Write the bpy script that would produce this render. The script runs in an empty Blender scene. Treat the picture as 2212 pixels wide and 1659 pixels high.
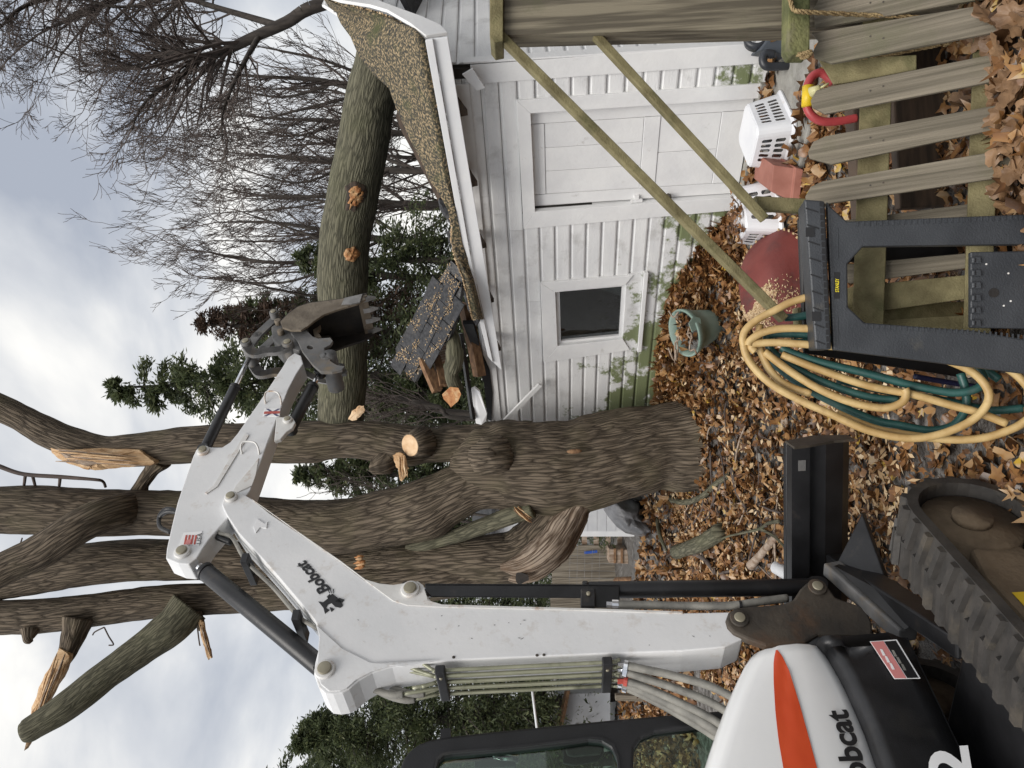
import bpy, bmesh, math, random
import numpy as np
from mathutils import Vector, Matrix, noise as mnoise

random.seed(11)
SC = bpy.context.scene
COL = SC.collection
sin, cos, pi, rad = math.sin, math.cos, math.pi, math.radians

# ---------------------------------------------------------------- camera
# The photograph was taken with the phone on its side: world "up" runs to picture-left.
FPX, ROLL, PITCH, EYE = 1661.0, rad(3.5), rad(0.5), 2.18
CR = Vector((cos(ROLL), 0, -sin(ROLL)))
_u0 = Vector((sin(ROLL), 0, cos(ROLL)))
_f0 = Vector((0, 1, 0))
CF = _f0 * cos(PITCH) + _u0 * sin(PITCH)
CU = _u0 * cos(PITCH) - _f0 * sin(PITCH)
CE = Vector((0, 0, EYE))
cam = bpy.data.cameras.new("camera")
cam.sensor_width = 36.0
cam.lens = 36.0 * FPX / 2212.0
cam.clip_start, cam.clip_end = 0.05, 2000
cam_o = bpy.data.objects.new("camera", cam)
COL.objects.link(cam_o)
_m = Matrix.Identity(4)
for i in range(3):
    _m[i][0], _m[i][1], _m[i][2], _m[i][3] = -CU[i], CR[i], -CF[i], CE[i]
cam_o.matrix_world = _m
SC.camera = cam_o

# ---------------------------------------------------------------- sky, sun, exposure
SUN_EL, SUN_AZ = rad(54), rad(-166)        # hazy light from high behind the photographer's left shoulder
world = bpy.data.worlds.new("World")
SC.world = world
world.use_nodes = True
nt = world.node_tree
nt.nodes.clear()
w_out = nt.nodes.new("ShaderNodeOutputWorld")
w_bg = nt.nodes.new("ShaderNodeBackground")
sky = nt.nodes.new("ShaderNodeTexSky")
sky.sky_type = 'NISHITA'
sky.sun_disc = False
sky.sun_elevation = SUN_EL
sky.sun_rotation = SUN_AZ
sky.dust_density = 2.5
tc = nt.nodes.new("ShaderNodeTexCoord")
mp = nt.nodes.new("ShaderNodeMapping")
mp.inputs['Scale'].default_value = (1.0, 1.0, 1.9)
mp.inputs['Location'].default_value = (1.35, 0.7, 0.45)
cn = nt.nodes.new("ShaderNodeTexNoise")
cn.inputs['Scale'].default_value = 2.6
cn.inputs['Detail'].default_value = 7
cn.inputs['Roughness'].default_value = 0.5
cn.inputs['Distortion'].default_value = 0.35
cr_ = nt.nodes.new("ShaderNodeValToRGB")
e = cr_.color_ramp.elements
e[0].position, e[0].color = 0.36, (4.8, 5.2, 6.0, 1)
e[1].position, e[1].color = 0.64, (12.6, 12.3, 11.6, 1)
_e = e.new(0.5); _e.color = (7.8, 8.0, 8.3, 1)
mx = nt.nodes.new("ShaderNodeMix"); mx.data_type = 'RGBA'
mx.inputs[0].default_value = 0.86          # cloud cover over the clear sky
L = nt.links.new
L(tc.outputs['Generated'], mp.inputs['Vector']); L(mp.outputs['Vector'], cn.inputs['Vector'])
L(cn.outputs['Fac'], cr_.inputs['Fac'])
L(sky.outputs['Color'], mx.inputs[6]); L(cr_.outputs['Color'], mx.inputs[7])
L(mx.outputs[2], w_bg.inputs['Color'])
w_bg.inputs['Strength'].default_value = 0.052
L(w_bg.outputs['Background'], w_out.inputs['Surface'])
sun = bpy.data.lights.new("sun", 'SUN')
sun.energy, sun.angle, sun.color = 1.5, rad(38), (1.0, 0.96, 0.91)
sun_o = bpy.data.objects.new("sun", sun)
COL.objects.link(sun_o)
sun_o.location = (-6, -8, 12)
_sd = Vector((sin(SUN_AZ) * cos(SUN_EL), cos(SUN_AZ) * cos(SUN_EL), sin(SUN_EL)))
sun_o.rotation_euler = _sd.to_track_quat('Z', 'Y').to_euler()
vs = SC.view_settings
vs.view_transform, vs.look, vs.exposure, vs.gamma = 'Standard', 'None', 0.95, 1.0
vs.use_curve_mapping = False
SC.render.engine = 'CYCLES'
SC.cycles.use_denoising = True
SC.cycles.max_bounces = 5
SC.cycles.diffuse_bounces = 3
SC.cycles.glossy_bounces = 3
SC.cycles.transparent_max_bounces = 8
SC.cycles.caustics_reflective = SC.cycles.caustics_refractive = False

# ---------------------------------------------------------------- measuring: sight lines of the photograph (2212 x 1659 reading)
def ray(X, Y):
    return CR * ((829.5 - Y) / FPX) + CU * ((1106 - X) / FPX) + CF
def at(X, Y, y):                       # the point on that sight line y metres ahead
    d = ray(X, Y); return CE + d * (y / d.y)
def onz(X, Y, z):
    d = ray(X, Y); return CE + d * ((z - EYE) / d.z)
def onp(X, Y, p0, n):
    d = ray(X, Y); return CE + d * ((p0 - CE).dot(n) / d.dot(n))
def pp(poly, p0, n):
    return [onp(X, Y, p0, n) for X, Y in poly]
def px(h, y):                          # size in metres of h picture units y metres ahead
    return h * y / FPX
V3 = Vector

# ---------------------------------------------------------------- mesh helpers
WL = {}
def tag(o, label=None, cat=None, group=None, kind=None):
    if label: o['label'] = label
    if cat: o['category'] = cat
    if group: o['group'] = group
    if kind: o['kind'] = kind
    return o
def empty(name, loc, label=None, cat=None, group=None, kind=None):
    o = bpy.data.objects.new(name, None)
    o.empty_display_size = 0.2
    COL.objects.link(o); o.location = loc; WL[o.name] = V3(loc)
    return tag(o, label, cat, group, kind)
def link(o, base, parent):
    COL.objects.link(o)
    WL[o.name] = V3(base)
    if parent is not None:
        o.parent = parent; o.location = V3(base) - WL[parent.name]
    else:
        o.location = base
    return o
def mk(name, V, Fc, m, parent=None, smooth=False, uv=None, bevel=0.0, solid=0.0, segs=2):
    A = np.array([tuple(v) for v in V], dtype=float)
    lo, hi = A.min(0), A.max(0)
    base = np.array([(lo[0] + hi[0]) / 2, (lo[1] + hi[1]) / 2, lo[2]])
    me = bpy.data.meshes.new(name)
    me.from_pydata((A - base).tolist(), [], [tuple(f) for f in Fc])
    if uv is not None:
        ul = me.uv_layers.new(name="UVMap")
        idx = np.zeros(len(me.loops), dtype=np.int32); me.loops.foreach_get('vertex_index', idx)
        if callable(uv):
            for li, vi in enumerate(idx): ul.data[li].uv = uv(vi)
        else:
            ul.data.foreach_set('uv', np.asarray(uv, dtype=np.float32)[idx].ravel() if len(uv) == len(A) else np.asarray(uv, dtype=np.float32).ravel())
    me.validate()
    if smooth:
        me.polygons.foreach_set('use_smooth', [True] * len(me.polygons))
    me.materials.append(m)
    o = bpy.data.objects.new(name, me)
    link(o, base, parent)
    if solid:
        s = o.modifiers.new('solid', 'SOLIDIFY'); s.thickness = solid; s.offset = 0
    if bevel:
        b = o.modifiers.new('bevel', 'BEVEL'); b.width = bevel; b.segments = segs; b.limit_method = 'ANGLE'; b.angle_limit = rad(35)
    return o
def fast(name, V, Fc, m, parent=None, attr=None, smooth=False, base=None):
    """V (n,3) numpy, Fc (k,s) numpy: one mesh, built in bulk"""
    V = np.asarray(V, dtype=np.float32); Fc = np.asarray(Fc, dtype=np.int32)
    if base is None:
        base = np.array([V[:, 0].mean(), V[:, 1].mean(), V[:, 2].min()])
    base = np.asarray(base, dtype=np.float32)
    k, s = Fc.shape
    me = bpy.data.meshes.new(name)
    me.vertices.add(len(V)); me.vertices.foreach_set('co', (V - base).ravel())
    me.loops.add(k * s); me.loops.foreach_set('vertex_index', Fc.ravel())
    me.polygons.add(k); me.polygons.foreach_set('loop_start', np.arange(0, k * s, s, dtype=np.int32))
    if smooth: me.polygons.foreach_set('use_smooth', np.ones(k, dtype=bool))
    me.update(calc_edges=True)
    if attr is not None:
        a = me.attributes.new('lr', 'FLOAT', 'POINT'); a.data.foreach_set('value', np.asarray(attr, dtype=np.float32))
    me.materials.append(m)
    o = bpy.data.objects.new(name, me)
    return link(o, V3([float(b) for b in base]), parent)
def copy_of(o, loc, parent, rot=None):
    c = o.copy(); return_o = link(c, loc, parent)
    if rot is not None: return_o.rotation_euler = rot
    return return_o
def prism(pts, vec):
    n = len(pts); vec = V3(vec)
    V = [V3(p) for p in pts] + [V3(p) + vec for p in pts]
    Fc = [tuple(range(n)), tuple(range(2 * n - 1, n - 1, -1))]
    Fc += [(i, i + n, (i + 1) % n + n, (i + 1) % n) for i in range(n)]
    return V, Fc
def box(c, sx, sy, sz, ax=None):
    """c centre; half sizes; ax three unit axes"""
    ax = ax or (V3((1, 0, 0)), V3((0, 1, 0)), V3((0, 0, 1)))
    c = V3(c); V = []
    for k in (-1, 1):
        for j, i in ((-1, -1), (-1, 1), (1, 1), (1, -1)):
            V.append(c + ax[0] * sx * i + ax[1] * sy * j + ax[2] * sz * k)
    return V, [(3, 2, 1, 0), (4, 5, 6, 7), (0, 1, 5, 4), (1, 2, 6, 5), (2, 3, 7, 6), (3, 0, 4, 7)]
def beam(a, b, w, h, up=(0, 0, 1)):
    a, b = V3(a), V3(b); d = (b - a).normalized(); u = V3(up)
    s = d.cross(u)
    if s.length < 1e-4: s = d.cross(V3((0, 1, 0)))
    s.normalize(); u = s.cross(d).normalized()
    return box((a + b) / 2, (b - a).length / 2, w / 2, h / 2, (d, s, u))
def join(*parts):
    V, Fc = [], []
    for v, f in parts:
        o = len(V); V += list(v); Fc += [tuple(i + o for i in q) for q in f]
    return V, Fc
def smooth_path(P, n=6, R=None):
    """Catmull-Rom through P (and radii R)"""
    P = [V3(p) for p in P]; Q, S = [], []
    for i in range(len(P) - 1):
        p0, p1, p2, p3 = P[max(i - 1, 0)], P[i], P[i + 1], P[min(i + 2, len(P) - 1)]
        for k in range(n):
            t = k / n
            Q.append(0.5 * ((2 * p1) + (p2 - p0) * t + (2 * p0 - 5 * p1 + 4 * p2 - p3) * t * t + (3 * p1 - p0 - 3 * p2 + p3) * t ** 3))
            if R: S.append(R[i] + (R[i + 1] - R[i]) * (t * t * (3 - 2 * t)))
    Q.append(P[-1])
    if R: S.append(R[-1]); return Q, S
    return Q
def tube(P, R, sides=10, caps=True, wob=0.0, wobs=2.0, seed=0, n0=(0, 1, 0.01)):
    """tube along P with radii R; returns V, F, per-loop uv (u around in metres, v along)"""
    P = [V3(p) for p in P]
    if not hasattr(R, '__len__'): R = [R] * len(P)
    V, Fc, uvl = [], [], []
    nrm = V3(n0); ln = 0.0; vs_ = []
    rm = sum(R) / len(R)
    for i, p in enumerate(P):
        t = (P[min(i + 1, len(P) - 1)] - P[max(i - 1, 0)]).normalized()
        nrm = (nrm - t * nrm.dot(t))
        if nrm.length < 1e-5: nrm = t.orthogonal()
        nrm.normalize(); bi = t.cross(nrm)
        if i: ln += (p - P[i - 1]).length
        vs_.append(ln)
        for k in range(sides):
            a = 2 * pi * k / sides
            dv = nrm * cos(a) + bi * sin(a)
            r = R[i]
            if wob:
                q = p + dv * r
                r *= 1 + wob * mnoise.noise(V3((q.x * wobs + seed, q.y * wobs, q.z * wobs * 0.6))) + wob * 0.5 * mnoise.noise(q * wobs * 3.1)
            V.append(p + dv * r)
    m = len(P)
    for i in range(m - 1):
        for k in range(sides):
            k2 = (k + 1) % sides
            Fc.append((i * sides + k, i * sides + k2, (i + 1) * sides + k2, (i + 1) * sides + k))
            u0, u1 = 2 * pi * rm * k / sides, 2 * pi * rm * (k + 1) / sides
            uvl += [(u0, vs_[i]), (u1, vs_[i]), (u1, vs_[i + 1]), (u0, vs_[i + 1])]
    if caps:
        Fc.append(tuple(range(sides - 1, -1, -1))); uvl += [(0.05 * cos(2 * pi * k / sides), 0.05 * sin(2 * pi * k / sides)) for k in range(sides)]
        Fc.append(tuple((m - 1) * sides + k for k in range(sides))); uvl += [(0.05 * cos(2 * pi * k / sides), 0.05 * sin(2 * pi * k / sides)) for k in range(sides)]
    return V, Fc, uvl
def tube_o(name, P, R, m, parent=None, sides=10, caps=True, wob=0.0, wobs=2.0, seed=0, uv=False, n0=(0, 1, 0.01)):
    V, Fc, u = tube(P, R, sides, caps, wob, wobs, seed, n0)
    return mk(name, V, Fc, m, parent, True, u if uv else None)
def cyl(a, b, r, sides=16, r2=None):
    V, Fc, _ = tube([a, b], [r, r if r2 is None else r2], sides)
    return V, Fc
def loft(rings, closed=True, caps=True):
    n = len(rings[0]); V = [V3(p) for r in rings for p in r]; Fc = []
    for i in range(len(rings) - 1):
        for k in range(n if closed else n - 1):
            k2 = (k + 1) % n
            Fc.append((i * n + k, i * n + k2, (i + 1) * n + k2, (i + 1) * n + k))
    if caps and closed:
        Fc.append(tuple(range(n - 1, -1, -1))); Fc.append(tuple((len(rings) - 1) * n + k for k in range(n)))
    return V, Fc
def holed(outer, holes, vec):
    """flat plate with openings, given a thickness vector"""
    bm = bmesh.new(); edges = []
    for loop in [outer] + holes:
        vs2 = [bm.verts.new(p) for p in loop]
        for i in range(len(vs2)): edges.append(bm.edges.new((vs2[i], vs2[(i + 1) % len(vs2)])))
    bmesh.ops.triangle_fill(bm, use_beauty=True, edges=edges)
    r = bmesh.ops.extrude_face_region(bm, geom=bm.faces[:])
    bmesh.ops.translate(bm, verts=[g for g in r['geom'] if isinstance(g, bmesh.types.BMVert)], vec=V3(vec))
    bmesh.ops.recalc_face_normals(bm, faces=bm.faces[:])
    bm.verts.index_update()
    V = [v.co.copy() for v in bm.verts]; Fc = [tuple(v.index for v in f.verts) for f in bm.faces]
    bm.free(); return V, Fc
def text_o(name, body, P0, P1, P2, m, parent, lift=(0, 0, 0), bold=0.0, thick=0.003, shear=0.0):
    """lettering fitted to the parallelogram P0 (bottom left) P1 (bottom right) P2 (top left)"""
    cu = bpy.data.curves.new(name, 'FONT'); cu.body = body; cu.offset = bold; cu.resolution_u = 4
    to = bpy.data.objects.new(name + '_curve', cu); COL.objects.link(to)
    dg = bpy.context.evaluated_depsgraph_get(); dg.update()
    me = bpy.data.meshes.new_from_object(to.evaluated_get(dg))
    A = np.array([v.co[:] for v in me.vertices]); Fc = [tuple(p.vertices) for p in me.polygons]
    bpy.data.objects.remove(to); bpy.data.curves.remove(cu); bpy.data.meshes.remove(me)
    lo, hi = A.min(0), A.max(0)
    P0, P1, P2, lf = V3(P0), V3(P1), V3(P2), V3(lift)
    V = []
    for a in A:
        s, t = (a[0] - lo[0]) / (hi[0] - lo[0]), (a[1] - lo[1]) / (hi[1] - lo[1])
        V.append(P0 + (P1 - P0) * (s + shear * t) + (P2 - P0) * t + lf)
    return mk(name, V, Fc, m, parent)

# ---------------------------------------------------------------- materials
def mat(name, c1, c2=None, c3=None, scale=6.0, stretch=(1, 1, 1), rough=0.6, rough2=None, bump=0.15, bscale=40.0, metal=0.0,
        spec=0.5, coord='Object', detail=6, lo=0.35, hi=0.65, dirt=None, dscale=3.0, dlo=0.55, dhi=0.75, coat=0.0, bdist=0.01, prerot=None):
    m = bpy.data.materials.new(name); m.use_nodes = True
    t = m.node_tree; N = t.nodes; b = N['Principled BSDF']
    tc = N.new('ShaderNodeTexCoord'); mp = N.new('ShaderNodeMapping'); oi = N.new('ShaderNodeObjectInfo')
    sc = N.new('ShaderNodeVectorMath'); sc.operation = 'SCALE'
    l = t.links.new
    cmb = N.new('ShaderNodeCombineXYZ'); mul = N.new('ShaderNodeMath'); mul.operation = 'MULTIPLY'; mul.inputs[1].default_value = 37.0
    l(oi.outputs['Random'], mul.inputs[0])
    for i in range(3): l(mul.outputs[0], cmb.inputs[i])
    add = N.new('ShaderNodeVectorMath'); add.operation = 'ADD'
    l(tc.outputs[coord], add.inputs[0]); l(cmb.outputs[0], add.inputs[1])
    if prerot:
        m0 = N.new('ShaderNodeMapping'); m0.inputs['Rotation'].default_value = prerot; l(add.outputs[0], m0.inputs['Vector']); l(m0.outputs[0], mp.inputs['Vector'])
    else: l(add.outputs[0], mp.inputs['Vector'])
    mp.inputs['Scale'].default_value = stretch
    n1 = N.new('ShaderNodeTexNoise'); n1.inputs['Scale'].default_value = scale; n1.inputs['Detail'].default_value = detail
    l(mp.outputs[0], n1.inputs['Vector'])
    rp = N.new('ShaderNodeValToRGB'); el = rp.color_ramp.elements
    c2 = c2 or tuple(min(1, x * 1.12) for x in c1)
    el[0].position, el[0].color = lo, (*c1, 1); el[1].position, el[1].color = hi, (*c2, 1)
    if c3:
        q = el.new((lo + hi) / 2); q.color = (*c2, 1); el[-1].color = (*c3, 1)
    l(n1.outputs['Fac'], rp.inputs['Fac'])
    col = rp.outputs['Color']
    if dirt:
        n2 = N.new('ShaderNodeTexNoise'); n2.inputs['Scale'].default_value = dscale; n2.inputs['Detail'].default_value = 8
        n2.inputs['Roughness'].default_value = 0.65
        l(add.outputs[0], n2.inputs['Vector'])
        r2 = N.new('ShaderNodeMapRange'); r2.inputs[1].default_value = dlo; r2.inputs[2].default_value = dhi; r2.clamp = True
        l(n2.outputs['Fac'], r2.inputs[0])
        mx = N.new('ShaderNodeMix'); mx.data_type = 'RGBA'
        l(r2.outputs[0], mx.inputs[0]); l(col, mx.inputs[6]); mx.inputs[7].default_value = (*dirt, 1); col = mx.outputs[2]
    l(col, b.inputs['Base Color'])
    b.inputs['Metallic'].default_value = metal
    b.inputs['Specular IOR Level'].default_value = spec
    b.inputs['Roughness'].default_value = rough
    if coat: b.inputs['Coat Weight'].default_value = coat
    if rough2 is not None:
        mr = N.new('ShaderNodeMapRange'); mr.inputs[3].default_value = rough; mr.inputs[4].default_value = rough2
        mr.inputs[1].default_value = 0.3; mr.inputs[2].default_value = 0.7
        l(n1.outputs['Fac'], mr.inputs[0]); l(mr.outputs[0], b.inputs['Roughness'])
    if bump:
        n3 = N.new('ShaderNodeTexNoise'); n3.inputs['Scale'].default_value = bscale; n3.inputs['Detail'].default_value = 4
        l(mp.outputs[0], n3.inputs['Vector'])
        bp = N.new('ShaderNodeBump'); bp.inputs['Strength'].default_value = bump; bp.inputs['Distance'].default_value = bdist
        l(n3.outputs['Fac'], bp.inputs['Height']); l(bp.outputs[0], b.inputs['Normal'])
    return m
def attr_mat(name, stops, rough=0.5, trans=0.0, spec=0.5):
    m = bpy.data.materials.new(name); m.use_nodes = True
    t = m.node_tree; N = t.nodes; b = N['Principled BSDF']
    a = N.new('ShaderNodeAttribute'); a.attribute_name = 'lr'
    rp = N.new('ShaderNodeValToRGB'); el = rp.color_ramp.elements
    el[0].position, el[0].color = stops[0][0], (*stops[0][1], 1)
    el[1].position, el[1].color = stops[-1][0], (*stops[-1][1], 1)
    for p_, c_ in stops[1:-1]:
        q = el.new(p_); q.color = (*c_, 1)
    t.links.new(a.outputs['Fac'], rp.inputs['Fac']); t.links.new(rp.outputs['Color'], b.inputs['Base Color'])
    b.inputs['Roughness'].default_value = rough; b.inputs['Specular IOR Level'].default_value = spec
    if trans:
        tl = N.new('ShaderNodeBsdfTranslucent'); ms = N.new('ShaderNodeMixShader'); ms.inputs[0].default_value = trans
        t.links.new(rp.outputs['Color'], tl.inputs['Color']); t.links.new(b.outputs[0], ms.inputs[1]); t.links.new(tl.outputs[0], ms.inputs[2])
        t.links.new(ms.outputs[0], N['Material Output'].inputs['Surface'])
    return m
def glass_mat(name, tint, refl=0.1, rough=0.03):
    m = bpy.data.materials.new(name); m.use_nodes = True
    t = m.node_tree; N = t.nodes; N.remove(N['Principled BSDF'])
    tr = N.new('ShaderNodeBsdfTransparent'); tr.inputs[0].default_value = (*tint, 1)
    gl = N.new('ShaderNodeBsdfGlossy'); gl.inputs['Roughness'].default_value = rough
    fr = N.new('ShaderNodeFresnel'); fr.inputs[0].default_value = 1.5
    ad = N.new('ShaderNodeMath'); ad.operation = 'ADD'; ad.inputs[1].default_value = refl; ad.use_clamp = True
    ms = N.new('ShaderNodeMixShader')
    t.links.new(fr.outputs[0], ad.inputs[0]); t.links.new(ad.outputs[0], ms.inputs[0])
    t.links.new(tr.outputs[0], ms.inputs[1]); t.links.new(gl.outputs[0], ms.inputs[2])
    t.links.new(ms.outputs[0], N['Material Output'].inputs['Surface'])
    return m
def bark_mat(name, dark, light, moss, su=40.0, sv=4.2, bump=0.6, mossy=0.6):
    """furrows run along the stem: UV u goes round it, v along it, both in metres"""
    m = bpy.data.materials.new(name); m.use_nodes = True
    t = m.node_tree; N = t.nodes; b = N['Principled BSDF']; l = t.links.new
    uv = N.new('ShaderNodeTexCoord'); mp = N.new('ShaderNodeMapping'); mp.inputs['Scale'].default_value = (su, sv, 1)
    l(uv.outputs['UV'], mp.inputs[0])
    dn = N.new('ShaderNodeTexNoise'); dn.inputs['Scale'].default_value = 0.35; dn.inputs['Detail'].default_value = 3
    l(mp.outputs[0], dn.inputs['Vector'])
    ds = N.new('ShaderNodeVectorMath'); ds.operation = 'MULTIPLY_ADD'; ds.inputs[1].default_value = (2.6, 2.6, 0)
    l(dn.outputs['Color'], ds.inputs[0]); l(mp.outputs[0], ds.inputs[2])
    n1 = N.new('ShaderNodeTexNoise'); n1.inputs['Scale'].default_value = 1.0; n1.inputs['Detail'].default_value = 9; n1.inputs['Roughness'].default_value = 0.62
    l(ds.outputs[0], n1.inputs['Vector'])
    vo = N.new('ShaderNodeTexVoronoi'); vo.feature = 'DISTANCE_TO_EDGE'; vo.inputs['Scale'].default_value = 0.85
    l(ds.outputs[0], vo.inputs['Vector'])
    vr = N.new('ShaderNodeMapRange'); vr.inputs[1].default_value = 0.0; vr.inputs[2].default_value = 0.28; l(vo.outputs['Distance'], vr.inputs[0])
    hm = N.new('ShaderNodeMath'); hm.operation = 'MULTIPLY_ADD'; hm.inputs[1].default_value = 0.62; l(vr.outputs[0], hm.inputs[0]); l(n1.outputs['Fac'], hm.inputs[2])
    rp = N.new('ShaderNodeValToRGB'); el = rp.color_ramp.elements
    el[0].position, el[0].color = 0.50, (*dark, 1); el[1].position, el[1].color = 1.15, (*light, 1)
    q = el.new(0.80); q.color = (*[(a * .35 + c * .65) * 0.95 for a, c in zip(dark, light)], 1)
    l(hm.outputs[0], rp.inputs[0])
    mn = N.new('ShaderNodeTexNoise'); mn.inputs['Scale'].default_value = 2.2; mn.inputs['Detail'].default_value = 6; l(uv.outputs['Object'], mn.inputs['Vector'])
    mr = N.new('ShaderNodeMapRange'); mr.inputs[1].default_value = 0.5; mr.inputs[2].default_value = 0.75; mr.inputs[4].default_value = mossy; l(mn.outputs['Fac'], mr.inputs[0])
    mx = N.new('ShaderNodeMix'); mx.data_type = 'RGBA'; l(mr.outputs[0], mx.inputs[0]); l(rp.outputs[0], mx.inputs[6]); mx.inputs[7].default_value = (*moss, 1)
    l(mx.outputs[2], b.inputs['Base Color']); b.inputs['Roughness'].default_value = 0.85; b.inputs['Specular IOR Level'].default_value = 0.25
    bp = N.new('ShaderNodeBump'); bp.inputs['Strength'].default_value = bump; bp.inputs['Distance'].default_value = 0.035
    l(hm.outputs[0], bp.inputs['Height']); l(bp.outputs[0], b.inputs['Normal'])
    return m
def siding_mat(name):
    """white paint, dirt streaks and flaking, green algae growing low on the wall"""
    m = mat(name, (0.68, 0.68, 0.68), (0.78, 0.78, 0.77), scale=2.5, stretch=(1, 1, 3), rough=0.55, bump=0.3, bscale=30, dirt=(0.40, 0.39, 0.37), dscale=4, dlo=0.54, dhi=0.82, bdist=0.008)
    t = m.node_tree; N = t.nodes; l = t.links.new; b = N['Principled BSDF']
    ge = N.new('ShaderNodeNewGeometry'); sp = N.new('ShaderNodeSeparateXYZ'); l(ge.outputs['Position'], sp.inputs[0])
    n = N.new('ShaderNodeTexNoise'); n.inputs['Scale'].default_value = 3.2; n.inputs['Detail'].default_value = 9; n.inputs['Roughness'].default_value = 0.7
    l(ge.outputs['Position'], n.inputs['Vector'])
    # algae line climbs towards the tree (smaller x): threshold height = 0.62 - 0.42 x
    h = N.new('ShaderNodeMath'); h.operation = 'MULTIPLY_ADD'; h.inputs[1].default_value = 0.42; l(sp.outputs['X'], h.inputs[0]); l(sp.outputs['Z'], h.inputs[2])
    k = N.new('ShaderNodeMath'); k.operation = 'MULTIPLY_ADD'; k.inputs[1].default_value = 3.4; l(n.outputs['Fac'], k.inputs[0])
    ng = N.new('ShaderNodeMath'); ng.operation = 'MULTIPLY'; ng.inputs[1].default_value = -1.0; l(h.outputs[0], ng.inputs[0]); l(ng.outputs[0], k.inputs[2])
    mr = N.new('ShaderNodeMapRange'); mr.inputs[1].default_value = 0.50; mr.inputs[2].default_value = 0.72; mr.inputs[4].default_value = 0.92
    l(k.outputs[0], mr.inputs[0])
    src = b.inputs['Base Color'].links[0].from_socket
    mx = N.new('ShaderNodeMix'); mx.data_type = 'RGBA'; l(mr.outputs[0], mx.inputs[0]); l(src, mx.inputs[6]); mx.inputs[7].default_value = (0.13, 0.16, 0.05, 1)
    l(mx.outputs[2], b.inputs['Base Color'])
    return m

M = {}
M['ground'] = mat('soil_and_gravel', (0.035, 0.028, 0.022), (0.11, 0.10, 0.09), (0.22, 0.21, 0.20), scale=14, rough=0.35, rough2=0.85, bump=0.9, bscale=55, detail=10, bdist=0.03)
M['concrete'] = mat('concrete', (0.22, 0.21, 0.19), (0.34, 0.33, 0.30), scale=9, rough=0.8, bump=0.5, bscale=90, dirt=(0.09, 0.10, 0.05), dscale=3)
M['siding'] = siding_mat('painted_siding')
M['trim'] = mat('white_trim_paint', (0.72, 0.72, 0.72), (0.80, 0.80, 0.79), scale=4, rough=0.5, bump=0.2, bscale=25, dirt=(0.42, 0.40, 0.36), dscale=6, dlo=0.64, dhi=0.8)
M['fascia'] = mat('white_metal_fascia', (0.74, 0.75, 0.76), (0.80, 0.80, 0.80), rough=0.35, bump=0.03)
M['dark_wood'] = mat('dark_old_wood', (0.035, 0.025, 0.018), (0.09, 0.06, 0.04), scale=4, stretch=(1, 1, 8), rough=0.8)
M['brown_wood'] = mat('aged_sheathing_wood', (0.12, 0.06, 0.03), (0.28, 0.16, 0.08), scale=5, stretch=(3, 3, 8), rough=0.75, bump=0.3)
M['fresh_wood'] = mat('fresh_split_wood', (0.45, 0.26, 0.12), (0.68, 0.48, 0.28), scale=7, stretch=(4, 4, 1), rough=0.7, bump=0.5, bscale=50, dirt=(0.25, 0.13, 0.06), dscale=4)
M['orange_wood'] = mat('raw_heartwood', (0.30, 0.105, 0.03), (0.52, 0.26, 0.10), scale=18, rough=0.7, bump=0.7, bscale=60, dirt=(0.60, 0.42, 0.22), dscale=12, dlo=.5, dhi=.68)
M['dead_wood'] = mat('bleached_dead_wood', (0.22, 0.15, 0.10), (0.42, 0.34, 0.27), scale=4, stretch=(6, 6, 1.2), rough=0.8, bump=0.6, bscale=30, dirt=(0.28, 0.13, 0.06), dscale=4)
M['cut_face'] = mat('sawn_face', (0.55, 0.34, 0.18), (0.75, 0.56, 0.36), scale=10, rough=0.75, bump=0.3)
M['grey_wood'] = mat('weathered_pine', (0.13, 0.108, 0.080), (0.27, 0.235, 0.185), scale=3.0, stretch=(20, 20, 0.35), rough=0.8, bump=0.6, bscale=9, detail=3, lo=.38, hi=.62, dirt=(0.11, 0.12, 0.06), dscale=1.3, dlo=0.60, dhi=0.95)
M['picket_wood'] = mat('picket_pine', (0.095, 0.082, 0.058), (0.245, 0.212, 0.16), scale=2.2, stretch=(30, 8, 0.5), rough=0.8, bump=0.6, bscale=8, detail=6, lo=.28, hi=.72, dirt=(0.10, 0.105, 0.05), dscale=1.8, dlo=0.52, dhi=0.85, prerot=(.47, 0, 0))
M['green_wood'] = mat('algae_stained_timber', (0.12, 0.10, 0.045), (0.23, 0.20, 0.10), scale=5, stretch=(2, 2, 2), rough=0.8, bump=0.45, bscale=60, dirt=(0.06, 0.065, 0.02), dscale=4)
M['post_wood'] = mat('deck_post_pine', (0.10, 0.085, 0.06), (0.24, 0.21, 0.15), scale=2.4, stretch=(16, 16, .7), rough=0.75, bump=0.35, bscale=12, detail=4, lo=.40, hi=.60, dirt=(0.07, 0.09, 0.03), dscale=2.5, dlo=0.58, dhi=0.8)
M['moss_wood'] = mat('mossy_timber', (0.05, 0.06, 0.02), (0.17, 0.17, 0.07), scale=9, rough=0.9, bump=0.9, bscale=50, dirt=(0.16, 0.14, 0.10), dscale=5)
M['white_paint'] = mat('machine_white_paint', (0.72, 0.725, 0.73), (0.80, 0.80, 0.80), scale=3, rough=0.30, rough2=.45, bump=0.08, dirt=(0.46, 0.39, 0.31), dscale=11, dlo=0.56, dhi=0.92)
M['dirty_white'] = mat('worn_white_paint', (0.66, 0.65, 0.62), (0.76, 0.75, 0.73), scale=4, rough=0.4, bump=0.1, dirt=(0.34, 0.19, 0.09), dscale=9, dlo=0.52, dhi=0.72)
M['hood_white'] = mat('gloss_white_hood', (0.78, 0.78, 0.775), (0.82, 0.82, 0.81), scale=3, rough=0.16, bump=0.02, coat=0.4)
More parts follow.
